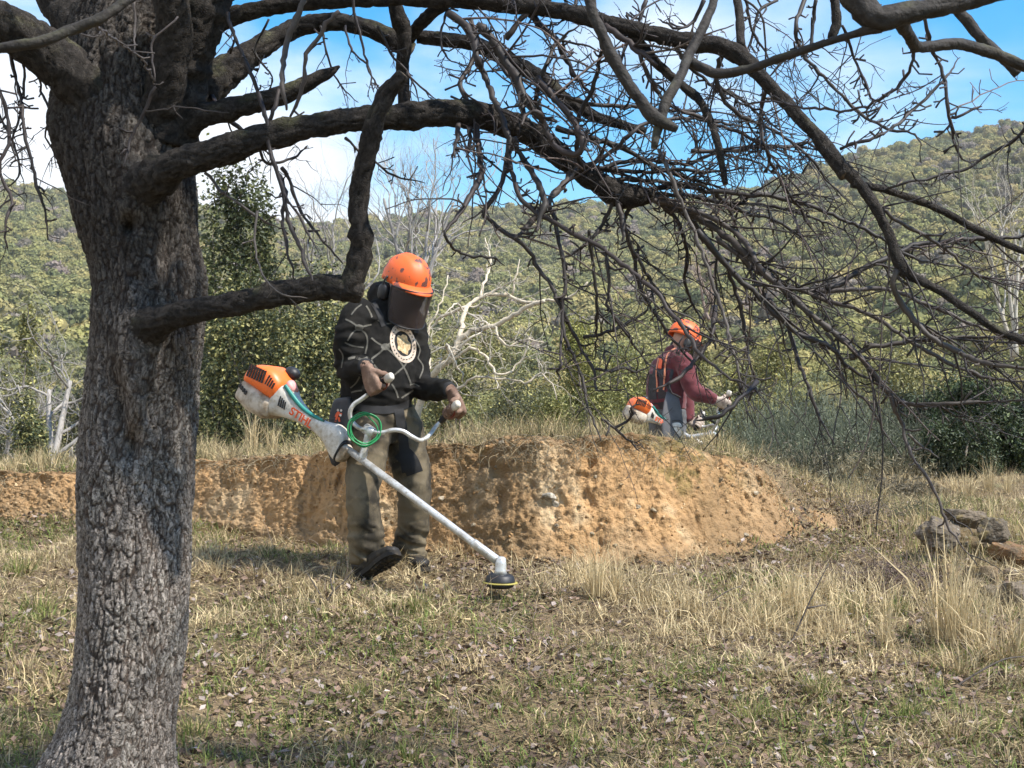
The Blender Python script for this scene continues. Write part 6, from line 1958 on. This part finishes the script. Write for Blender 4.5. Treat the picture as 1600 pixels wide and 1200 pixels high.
eyes(person1, HC, h_f, h_u)
elr2 = el_r + V(0.01, 0.02, 0.0)
sleeve_r = cap_tube([P(572, 492, 7.66), sh_r, P(546, 535, 7.58), elr2, (elr2 + wr_r) / 2 + V(0, 0, -0.01), wr_r + unit(elr2 - wr_r) * 0.015], [.085, .088, .08, .073, .063, .046], 0.012, 20)
sleeve_l = cap_tube([P(622, 494, 7.82), sh_l, P(648, 550, 7.86), el_l, (el_l + wr_l) / 2 + V(0, 0, -0.012), wr_l + unit(el_l - wr_l) * 0.015], [.085, .086, .076, .068, .060, .045], 0.012, 20)
hood = cap_tube([P(588, 470, 7.86), P(596, 462, 7.83), P(607, 462, 7.72), P(622, 466, 7.66)], [.055, .07, .06, .045], 0.012, 16)
hoodie1 = fused("sweatshirt", [loft(torso_rings(tr_rows, lat, fwd)), sleeve_r, sleeve_l, hood], 0.0085, 5, M['hoodie'], person1, folds(0.014, 10, (1.0, 1.0, 1.7), 410))
# neck gaiter under the visor
MB().add(*loft([ring(HC - h_u * z + h_f * s, h_f, np.cross(h_u, h_f), a, b, 24) for z, s, a, b in ((0.02, 0.005, .112, .098), (0.07, 0.012, .105, .092), (0.12, 0.01, .092, .084), (0.17, -0.02, .105, .10), (0.21, -0.045, .13, .13))])).build("neck_gaiter", M['strap'], person1)
leg_r = cap_tube([P(580, 640, 7.68), P(577, 672, 7.66), P(573, 720, 7.62), kn_r, P(571, 815, 7.57), P(573, 850, 7.60), P(573, 876, 7.60)], [.092, .106, .098, .084, .083, .082, .072], 0.014, 22)
leg_l = cap_tube([P(620, 640, 7.82), P(630, 672, 7.82), P(640, 720, 7.80), kn_l, P(645, 812, 7.84), P(641, 848, 7.88), P(640, 872, 7.88)], [.092, .106, .100, .086, .080, .078, .068], 0.014, 22)
seat1 = loft([ring(P(598, py, 7.75), lat, fwd, a, b, 26, 2.3) for py, a, b in ((632, .165, .125), (648, .175, .135), (672, .172, .13), (692, .12, .09))])


def tr_post(co, no):
    co = folds(0.012, 7, (1.0, 1.0, 2.0), 420)(co, no)
    px, py = pix(co)
    low = sstep(800, 850, py)                      # trouser legs bunch over the boots
    return co + no * (low * 0.014 * (1 - 2 * np.abs(vnoise(np.stack((co[:, 0] * 7, co[:, 1] * 7, co[:, 2] * 26 + co[:, 0] * 14), 1) + 0.7 * fbm(co * 9, 2, 427)[:, None], 425))))[:, None]


trous1 = fused("trousers", [leg_r, leg_l, seat1], 0.0085, 5, M['trouser'], person1, tr_post)
boot(person1, P(559, 911, 7.60), P(621, 868, 7.43), an_r - P(559, 911, 7.60), P(573, 868, 7.60))
boot(person1, P(632, 889, 7.98), P(662, 893, 7.74), upz, an_l)
for (hs, w, e) in ((hs_r, wr_r, elr2), (hs_l, wr_l, el_l)):
    fused("glove", hs + [cap_tube([w, w + unit(e - w) * 0.05], [.033, .038], 0.01)], 0.0042, 2, M['glove'], person1, folds(0.0016, 45, (1, 1, 1), 430))
helmet(person1, HC, h_f, h_u, {'shell': M['helmet']})
for w_, e_ in ((wr_r, elr2), (wr_l, el_l)):
    u_ = unit(e_ - w_); k2, k3 = orth(u_, upz)
    MB().add(*loft([ring(w_ + u_ * z, k3, np.cross(k2, k3), r, r, 22) for z, r in ((0.000, 0.034), (0.004, 0.041), (0.016, 0.043), (0.022, 0.046), (0.040, 0.047), (0.050, 0.043))])).build("cuff", M['strap'], person1)
# printed pattern on the sweatshirt
bv_h = bvh_of(hoodie1); bv_t = bvh_of(trous1)
pr = MB()
for path, w in (([(540, 499), (550, 504), (561, 512)], 2.6), ([(561, 512), (572, 509), (580, 507)], 2.6), ([(561, 512), (552, 519), (543, 532)], 2.4), ([(563, 514), (571, 522), (574, 535), (571, 553)], 2.6),
                ([(572, 478), (577, 486), (581, 496)], 2.4), ([(565, 476), (557, 482), (549, 492)], 2.2), ([(539, 535), (550, 540), (568, 543)], 2.4), ([(544, 561), (555, 559), (566, 562), (577, 558)], 4.0),
                ([(580, 528), (590, 536), (602, 542)], 2.6), ([(602, 542), (607, 538), (613, 533)], 2.4), ([(602, 542), (592, 552), (578, 563)], 2.8), ([(602, 543), (613, 552), (624, 564), (634, 580), (642, 600)], 2.8),
                ([(579, 563), (586, 572), (594, 582)], 3.0), ([(613, 588), (624, 579), (633, 570), (637, 558)], 2.6), ([(612, 600), (618, 610), (622, 622)], 2.6), ([(627, 622), (636, 616), (646, 609)], 2.6), ([(549, 613), (557, 611), (566, 610)], 2.4),
                ([(653, 560), (661, 573), (656, 592)], 2.2), ([(648, 530), (656, 545), (653, 560)], 2.0), ([(640, 602), (648, 600), (656, 604)], 2.0), ([(530, 545), (536, 556), (534, 575)], 2.0), ([(590, 500), (600, 506), (612, 505)], 2.0), ([(562, 588), (556, 598), (548, 606)], 2.2)):
    add_decal(pr, [bv_h], path, w)
for cx, cy, r in ((561, 512, 6.5), (602, 542, 7.0)):
    disc_decal(pr, [bv_h], cx, cy, r, r * 0.75, 0, 0.05, 1.0, 0.0026)
pr.build("line_print", M['print'], hoodie1)
em = MB()
disc_decal(em, [bv_h], 629.5, 537, 19.5, 31, -0.28, 0.66, 1.0, 0.0030)
emb = em.build("emblem", M['cream'], person1)
em = MB(); disc_decal(em, [bv_h], 629.5, 537, 19.5, 31, -0.28, 0.02, 0.67, 0.0026); em.build("emblem_ground", M['strap'], emb)
em = MB(); disc_decal(em, [bv_h], 630, 538, 19.5, 31, -0.28, 0.02, 0.50, 0.0034, 0.09); em.build("emblem_figure", M['tanprint'], emb)
em = MB()
for k in range(26):
    a = k / 26 * 6.283
    cx, cy = math.cos(a) * 19.5 * 0.83, math.sin(a) * 31 * 0.83
    cr, sr = math.cos(-0.28), math.sin(-0.28)
    disc_decal(em, [bv_h], 629.5 + cx * cr - cy * sr, 537 + cx * sr + cy * cr, 0.9, 1.5, a, 0.05, 1.0, 0.0040, 0, 6, 2)
em.build("emblem_lettering", M['strap'], emb)["kind"] = 'stuff'
# harness: waist belt, shoulder straps, hanging strap, hip pad
for hn_, hp_, hw_, ho_ in (("belt", [(536, 628), (552, 634), (580, 640), (610, 640), (641, 630)], 12, 0.006), ("shoulder_strap", [(583, 474), (592, 490), (600, 510)], 9, 0.004), ("shoulder_strap", [(640, 486), (647, 500), (650, 520)], 7, 0.004)):
    hs_ = MB(); add_decal(hs_, [bv_h, bv_t], hp_, hw_, ho_)
    if hs_.v: hs_.build(hn_, M['strap'], person1)

ls = MB(); add_decal(ls, [bv_t, bv_h], [(622, 640), (627, 670), (632, 700), (636, 738)], 15, 0.007); add_decal(ls, [bv_t], [(626, 705), (640, 720), (648, 740)], 26, 0.004)
ls.build("hanging_strap", M['strap'], person1)
# side-stripe scuff on the right leg is dirt on the trousers, so only the pad and its badge follow
pd = []
pc_ = P(532, 672, 7.64)
pa, pb = orth(P(527, 720, 7.62) - P(537, 630, 7.66), V(-0.75, -0.6, 0))
pl = np.cross(pa, pb)
outline = [(-0.165, 0.045), (-0.16, 0.075), (-0.10, 0.098), (-0.02, 0.10), (0.06, 0.088), (0.13, 0.065), (0.175, 0.03), (0.185, 0.0)]
full = outline + [(x, -y) for x, y in outline[::-1][1:]]
loop = np.array([pc_ + pa * x + pl * y for x, y in full])
mid = loop.mean(0)
pad = MB().add(*loft([loop, mid + (loop - mid) * 1.03 + pb * 0.008, mid + (loop - mid) * 0.97 + pb * 0.018, mid + (loop - mid) * 0.85 + pb * 0.022])).build("hip_pad", M['pad'], person1)
bv_p = bvh_of(pad)
bg = MB()
for path, w in (([(526, 652), (528, 647), (531, 644)], 5), ([(527, 652), (525, 659)], 3), ([(530, 652), (531, 659)], 3), ([(530, 647), (535, 647)], 3)):
    add_decal(bg, [bv_p], path, w, 0.003, 1.5)
if bg.v: bg.build("badge", M['red'], pad)
bw = MB()
for cx, cy in ((529, 641), (534, 641.5), (533, 649)):
    disc_decal(bw, [bv_p], cx, cy, 1.8, 2.0, 0, 0.05, 1, 0.004, 0, 10, 2)
if bw.v: bw.build("badge_dots", M['white'], pad)["kind"] = 'stuff'


# ------------------------------------------------------------------ brush cutters
def text_mesh(body, size, depth):
    cu = bpy.data.curves.new("lettering_curve", 'FONT')
    cu.body = body; cu.size = size; cu.extrude = depth; cu.align_x = 'CENTER'; cu.align_y = 'CENTER'; cu.offset = size * 0.022
    o = bpy.data.objects.new("lettering_curve", cu); col.objects.link(o)
    dg = bpy.context.evaluated_depsgraph_get(); dg.update()
    me = bpy.data.meshes.new_from_object(o.evaluated_get(dg))
    bpy.data.objects.remove(o); bpy.data.curves.remove(cu)
    n = len(me.vertices); co = np.zeros(n * 3, np.float32); me.vertices.foreach_get("co", co)
    return me, co.reshape(-1, 3).astype(float)


def cutter(E, H, label, upref, right_bar, left_bar, grips, clamp, per=300):
    """E engine centre, H end of the shaft at the gearbox; local axes: a along, w up across, s to the worker's right side"""
    t = empty("brush_cutter", E, label, "brush cutter", "brush cutters")
    a, w = orth(H - E, upref)
    s = np.cross(a, w)
    L = np.linalg.norm(H - E)
    ka, kw = L / 451.0, 1 / per

    def Q(x, y, z=0.0):
        return E + a * x * ka + w * y * kw + s * z * kw

    def section(x, top, bot, half, e=3.2, n=28):
        return ring(Q(x, (top + bot) / 2), w, s, (top - bot) / 2 * kw, half * kw, n, e)
    crank = MB().add(*loft([section(-41, -10, -34, 20), section(-37, -3, -42, 27), (section(-10, -2, -46, 31)), section(15, -2, -42, 30), section(24, -4, -36, 24)])).build("crankcase", M['crank'], t)
    cover = MB().add(*loft([section(-37, 6, -9, 25), section(-35, 20, -9, 30), section(-28, 28, -8.5, 32), section(-10, 37, -8, 32), section(6, 35, -8, 31), section(18, 29, -7, 28), section(23, 24, -6, 24)])).build("engine_cover", M['orange'], t)
    for k in range(7):
        x = -31 + k * 4.6
        v = box(Q(x, 15 + 0.9 * k, 31.6 + 0.10 * k), a * 1.15 * ka + w * 0.5 * kw, w * 10.0 * kw - a * 1.5 * ka, s * 1.6 * kw)
        MB().add(*v).build("louvre", M['black'], cover, smooth=False)
    for k in range(4):
        v = box(Q(4 + k * 4.0, 20 - k, 30.6 - k * 0.5), a * 0.9 * ka, w * (8 - k) * kw, s * 1.4 * kw)
        MB().add(*v).build("louvre", M['black'], cover, smooth=False)
    for k in range(4):
        MB().add(*box(Q(-36 + k * 5.5, -16 - k * 0.8, 27 + k * 1.2), a * 1.7 * ka, w * 3.0 * kw, s * 1.2 * kw)).build("cooling_slot", M['black'], crank, smooth=False)
    fil = MB().add(*ellipsoid(Q(7, 37, -18), a * 12 * ka, w * 10 * kw, s * 12 * kw)).build("air_filter", M['black'], t)
    MB().add(*loft([section(22, 33, 8, 10), section(27, 31, 14, 10), section(36, 26, 17, 8)])).build("spark_plug_cap", M['pink'], t)
    # tapered white body round the front of the engine and the shaft
    prof = [(19, 22, -30, 25), (24, 25, -30, 25), (31, 24, -27, 22), (42, 17, -22, 18), (56, 12, -17.5, 15), (72, 8.5, -14, 13), (92, 10, -11.5, 12), (108, 14, -11.5, 13), (120, 19, -14, 14.5), (131, 22, -20, 15.5), (142, 17, -25.5, 15.5), (150, 9, -27, 15), (153, 5, -26, 14)]
    sec = smooth_path(np.array([(x, b_, c_, d_) for x, b_, c_, d_ in prof]), 4.0)
    hb = MB().add(*loft([section(q[0], q[1], q[2], q[3], 3.4, 32) for q in sec])).build("shaft_housing", M['white'], t)
    MB().add(*loft([section(153.4, 4, -27, 14.5), section(158, 3, -25, 13.5), section(161, 1, -16, 9)])).build("housing_end", M['crank'], t)
    MB().add(*loft([section(150.5, 9.6, -27.8, 15.8), section(153.2, 6.5, -27.6, 15.4)])).build("rubber_joint", M['black'], hb)
    st = [Q(26, 25.5, 17), Q(40, 19, 14), Q(58, 12.5, 11), Q(76, 9.8, 9), Q(94, 11.5, 8), Q(106, 14, 8)]
    MB().add(*cap_tube(st, [0.010, 0.012, 0.012, 0.011, 0.009, 0.006], 0.01, 10)).build("teal_trim", M['teal'], hb)
    for k in range(4):
        MB().add(*box(Q(33 + k * 3.2, 1 - k * 0.6, 21.6 - k * 1.1), a * 0.7 * ka, w * (7.5 - 0.6 * k) * kw - a * 1.6 * ka, s * 1.4 * kw)).build("vent_slot", M['black'], hb, smooth=False)
    me, co = text_mesh("STIHL", 17.5 * kw, 0.0008)
    # keep the letters lying on the slanting side of the body
    xl = 73 + co[:, 0] / ka
    half = np.interp(xl, sec[:, 0], sec[:, 3])
    pos = E + np.outer(xl * ka, a) + np.outer(co[:, 1] - 2.6 * kw, w) + np.outer(half * kw + 0.0012 + co[:, 2], s)
    me.vertices.foreach_set("co", pos.astype(np.float32).ravel()); me.update()
    me.materials.clear(); me.materials.append(M['red']); me.name = "lettering"
    link(bpy.data.objects.new("lettering", me), hb)
    MB().add(*cap_tube([Q(105, 15, 12), Q(125, 27, 12), Q(150, 25, 6), Q(170, 16, 4)], [0.003] * 4, 0.01, 6)).build("throttle_cable", M['black'], t)
    # shaft, gearbox and mowing head
    sh = MB().add(*tube(np.array([Q(158, -2), Q(280, -1), Q(400, -0.5), Q(436, 0)]), 0.0185, 18)).build("shaft", M['alu'], t)
    MB().add(*tube(np.array([Q(395, -0.5), Q(398, -0.5), Q(436, 0)]), 0.0225, 18)).build("shaft_sleeve", M['alu'], sh)
    c0 = Q(444, -1)
    dn = unit(-upz * 0.97 - fwd * 0.10 + a * 0.05); d1, d2 = orth(dn, a)
    d3 = np.cross(d1, d2)
    MB().add(*loft([ring(c0 - dn * 0.035, d2, d3, 0.014, 0.014, 20), ring(c0 - dn * 0.028, d2, d3, 0.024, 0.022, 20), ring(c0, d2, d3, 0.028, 0.026, 20), ring(c0 + dn * 0.03, d2, d3, 0.027, 0.027, 20), ring(c0 + dn * 0.05, d2, d3, 0.034, 0.034, 20)])).build("gearbox", M['alu'], t)
    mh = MB().add(*loft([ring(c0 + dn * z, d2, d3, r, r, 32) for z, r in ((0.046, 0.022), (0.048, 0.052), (0.058, 0.066), (0.080, 0.071), (0.086, 0.073))])).build("mowing_head", M['black'], t)
    MB().add(*loft([ring(c0 + dn * z, d2, d3, r, r, 36) for z, r in ((0.0845, 0.070), (0.0865, 0.083), (0.091, 0.084), (0.094, 0.07))])).build("rim", M['yellow'], mh)
    MB().add(*loft([ring(c0 + dn * z, d2, d3, r, r, 32) for z, r in ((0.0935, 0.068), (0.106, 0.064), (0.114, 0.048), (0.117, 0.01))])).build("spool_cover", M['black'], mh)
    # handlebar
    for nm, bar in (("handlebar", right_bar), ("handlebar", left_bar)):
        MB().add(*cap_tube([P(*q) for q in bar], [0.0115] * len(bar), 0.01, 12)).build(nm, M['alu'], t)
    cl = MB()
    cq = P(*clamp)
    cl.add(*loft([ring(cq + a * x, w, s, r, r * 0.9, 16, 3) for x, r in ((-0.032, 0.018), (-0.026, 0.026), (0.026, 0.026), (0.032, 0.018))]))
    cb = cl.build("clamp", M['alu'], t)
    MB().add(*cap_tube([cq - w * 0.0, cq * 0.5 + Q(185, 0) * 0.5, Q(185, -2)], [0.02, 0.018, 0.022], 0.01, 12)).build("bracket", M['alu'], cb)
    for (p0, p1, tip) in grips:
        p0, p1 = P(*p0), P(*p1)
        MB().add(*tube(np.linspace(p0, p1, 8), np.array((0.014, 0.017, 0.0165, 0.017, 0.0165, 0.017, 0.017, 0.015)), 14)).build("grip", M['black'], t)
        g_ = unit(p1 - p0)
        g2, g3 = orth(g_, upz)
        MB().add(*loft([ring(p1 + g_ * z, g3, np.cross(g2, g3), r, r * 0.85, 18, 2.6) for z, r in ((-0.020, 0.015), (-0.016, 0.0215), (0.004, 0.0225), (0.026, 0.0195), (0.031, 0.014), (0.0325, 0.004))])).build("grip_end", M['white'], t)
        MB().add(*cap_tube([p1 - g_ * 0.01 - g3 * 0.012, p1 - g_ * 0.04 - g3 * 0.034, p1 - g_ * 0.075 - g3 * 0.030], [0.005, 0.006, 0.004], 0.01, 8)).build("trigger", M['trigger'], t)
    return t


cutter(P(425, 610, 7.74), P(789, 885, 7.10), "mud stained brush cutter at the first worker's hip, mowing head just above the grass", V(0.1, -0.05, 1),
       [(575, 672, 7.46), (560, 668, 7.47), (549, 656, 7.48), (547, 643, 7.48), (553, 632, 7.48), (563, 625, 7.47), (574, 617, 7.46)],
       [(578, 672, 7.46), (596, 676, 7.44), (614, 672, 7.43), (630, 674, 7.43), (643, 682, 7.44), (657, 688, 7.47), (670, 681, 7.52), (680, 668, 7.58), (690, 657, 7.6)],
       [((577, 614, 7.46), (607, 591, 7.35), 0), ((688, 659, 7.60), (712, 634, 7.46), 0)], (577, 673, 7.47))
# green cord coiled over the handlebar
cc_ = P(570, 671, 7.42)
ax1, ax2 = orth(V(1, 0.25, 0), V(0, 0.05, 1))
coil = MB()
rc = np.random.default_rng(77)
for k in range(5):
    th = np.linspace(0, 2 * np.pi, 40)
    r = 0.078 + 0.005 * rc.normal()
    off = np.cross(ax1, ax2) * (k - 2) * 0.0045 + ax1 * rc.normal() * 0.003 + ax2 * rc.normal() * 0.003
    ph_ = rc.uniform(0, 6.28)
    r = r * (1 + 0.06 * np.sin(2 * th + ph_) + 0.03 * np.sin(3 * th - ph_))
    pts = cc_ + off + np.outer(np.cos(th) * r * 0.98, ax1) + np.outer(np.sin(th) * r, ax2) + 0.002 * np.stack((np.sin(3 * th + k), np.cos(2 * th), np.sin(5 * th)), 1)
    coil.add(*tube(pts, 0.0034, 8, False))
tag(coil.build("cord_coil", M['green']), "coil of green cord hung over the first worker's handlebar", "cord")

# ---- the second worker, beyond the bank
fw2 = unit(V(0.93, 0.36, 0)); la2 = V(-fw2[1], fw2[0], 0)
g2z = float(ground_z(1.42, 12.3)[0])
person2 = empty("person", (1.42, 12.3, g2z), "person in maroon sweatshirt and black harness vest, half hidden beyond the earth bank", "person")
HC2 = P(1068, 531, 12.28)
hf2 = unit(fw2 * 0.9 - upz * 0.35); hu2 = unit(upz * 0.93 + fw2 * 0.34)
q_sr, q_er = P(1068, 566, 12.12), P(1086, 612, 12.03)
q_sl, q_el = P(1058, 566, 12.46), P(1072, 632, 12.5)
G2r = P(1131, 629, 11.98); g2r = V(0.35, -0.25, 0.6); f2r = V(0.75, 0.3, -0.5)
G2l = P(1091, 661, 12.40); g2l = V(0.35, 0.25, 0.6); f2l = V(0.8, -0.3, -0.45)
h2r, w2r = hand_solids(G2r, g2r, f2r, 1, 0.017, 1.05)
h2l, w2l = hand_solids(G2l, g2l, f2l, -1, 0.017, 1.05)
rows2 = [(1043, 690, 12.3, .17, .135), (1043, 664, 12.3, .178, .14), (1042, 640, 12.3, .175, .145), (1041, 612, 12.3, .185, .15), (1042, 585, 12.3, .195, .145), (1047, 565, 12.3, .19, .125), (1053, 554, 12.3, .14, .10), (1059, 546, 12.3, .08, .078)]
hip2r, hip2l = P(1043, 692, 12.2), P(1043, 692, 12.4)
an2r, an2l = V(1.36, 12.16, g2z + 0.10), V(1.30, 12.45, g2z + 0.10)
kn2r, kn2l = (hip2r + an2r) / 2 + fw2 * 0.06, (hip2l + an2l) / 2 + fw2 * 0.02
fused("body", head_solids(HC2, hf2, hu2) + [loft([ring(P(px, py, d), la2, fw2, a * .86, b * .86, 24, 2.2) for (px, py, d, a, b) in rows2[:-1]]), cap_tube([P(1054, 552, 12.3), HC2 - hu2 * 0.03], [.06, .06], 0.02),
      cap_tube([q_sr, q_er, w2r], [.05, .042, .03], 0.02), cap_tube([q_sl, q_el, w2l], [.05, .042, .03], 0.02), cap_tube([hip2r, kn2r, an2r], [.085, .06, .042], 0.03), cap_tube([hip2l, kn2l, an2l], [.085, .06, .042], 0.03),
      cap_tube([hip2r, (hip2r + hip2l) / 2, hip2l], [.08, .1, .08], 0.03)], 0.016, 4, M['skin'], person2)
eyes(person2, HC2, hf2, hu2)
hood2 = fused("sweatshirt", [loft(torso_rings(rows2[2:], la2, fw2)), cap_tube([P(1055, 558, 12.2), q_sr, P(1076, 590, 12.07), q_er, (q_er + w2r) / 2, w2r], [.08, .085, .075, .068, .06, .045], 0.014, 18),
              cap_tube([P(1052, 558, 12.4), q_sl, P(1066, 600, 12.49), q_el, w2l], [.08, .082, .072, .066, .045], 0.014, 18), cap_tube([P(1046, 553, 12.3), P(1056, 548, 12.26)], [.06, .06], 0.014)],
              0.012, 4, M['maroon'], person2, folds(0.010, 9, (1, 1, 1.6), 440))
fused("trousers", [loft(torso_rings(rows2[:3], la2, fw2)), cap_tube([hip2r, kn2r, an2r], [.11, .09, .075], 0.02, 18), cap_tube([hip2l, kn2l, an2l], [.11, .09, .075], 0.02, 18)], 0.012, 4, M['greytr'], person2, folds(0.008, 7, (1, 1, 2), 445))
for hp, w_, e_ in ((h2r, w2r, q_er), (h2l, w2l, q_el)):
    fused("glove", hp + [cap_tube([w_, w_ + unit(e_ - w_) * 0.05], [.033, .037], 0.01)], 0.007, 1, M['glove2'], person2)
for an, k in ((an2r, 0), (an2l, 1)):
    hl_ = an - fw2 * 0.06 - upz * 0.10
    boot(person2, hl_, hl_ + fw2 * 0.28, upz, an)
helmet(person2, HC2, hf2, hu2, {'shell': M['helmet']})
# harness vest on the back
bv2 = bvh_of(hood2)
vest = MB()
for path, w in (([(1038, 575), (1033, 600), (1032, 625), (1034, 640)], 30), ([(1022, 585), (1020, 610), (1022, 632)], 12)):
    add_decal(vest, [bv2], path, w, 0.008, 2.0)
vs_ = vest.build("harness_vest", M['pad'], person2)
pp_ = MB()
for path, w in (([(1056, 546), (1046, 553), (1041, 568), (1039, 590), (1038, 610)], 2.2), ([(1031, 560), (1027, 580), (1028, 600), (1029, 612)], 1.8)):
    add_decal(pp_, [bv2], path, w, 0.014, 2.0)
pp_.build("piping", M['piping'], vs_)
bd2 = MB(); add_decal(bd2, [bv2], [(1035, 562), (1032, 576)], 5, 0.015, 1.5); bd2.build("badge", M['red'], vs_)
bl = MB(); add_decal(bl, [bv2], [(1018, 627), (1030, 626), (1046, 624)], 5, 0.016, 2.0); bl.build("belt", M['maroon'], vs_)
hp2 = MB().add(*loft([ring(P(1050, py, d), fw2, unit(V(0.2, -1, 0)), a, b, 22, 2.6) for py, d, a, b in ((612, 12.13, .05, .012), (630, 12.11, .075, .018), (655, 12.09, .10, .02), (682, 12.08, .095, .018), (694, 12.09, .06, .01))])).build("hip_pad", M['greytr'], person2)
cutter(P(1000, 640, 12.02), P(1188, 742, 12.35), "brush cutter of the person in maroon, half hidden behind the bank's grass", V(0.05, -0.1, 1),
       [(1112, 676, 12.1), (1118, 664, 12.04), (1124, 652, 12.0), (1121, 641, 12.0), (1127, 634, 11.99)],
       [(1110, 677, 12.12), (1120, 668, 12.2), (1114, 664, 12.35), (1100, 667, 12.4), (1092, 664, 12.4)],
       [((1124, 642, 12.0), (1138, 616, 11.96), 0), ((1086, 672, 12.38), (1097, 648, 12.42), 0)], (1112, 678, 12.1), 370.0)

# ------------------------------------------------------------------ air
hz = bpy.data.materials.new("thin_haze"); hz.use_nodes = True
hn, hl2 = hz.node_tree.nodes, hz.node_tree.links
hn.remove(hn["Principled BSDF"])
pv = hn.new("ShaderNodeVolumePrincipled"); pv.inputs["Density"].default_value = 0.00026; pv.inputs["Color"].default_value = (0.92, 0.94, 0.95, 1)
hl2.new(pv.outputs[0], hn["Material Output"].inputs["Volume"])
lo, hi = V(-1e9, 0, 0), V(0, 0, 0)
zs = [np.array((o.bound_box[0][2], o.bound_box[6][2])) + o.location.z for o in scene.objects if o.type == 'MESH' and o.parent is None and not o.modifiers] + [(0.0, float(zh.max()) + 4.0)]
zmin, zmax = min(z[0] for z in zs) - 1.0, max(z[1] for z in zs) + 8.0
hb_ = MB().add(*box(((0, 690, (zmin + zmax) / 2)), (760, 0, 0), (0, 760, 0), (0, 0, (zmax - zmin) / 2))).build("haze", hz, smooth=False)
hb_["kind"] = 'stuff'
print("haze", zmin, zmax, "tris", sum(len(o.data.polygons) for o in scene.objects if o.type == 'MESH'))
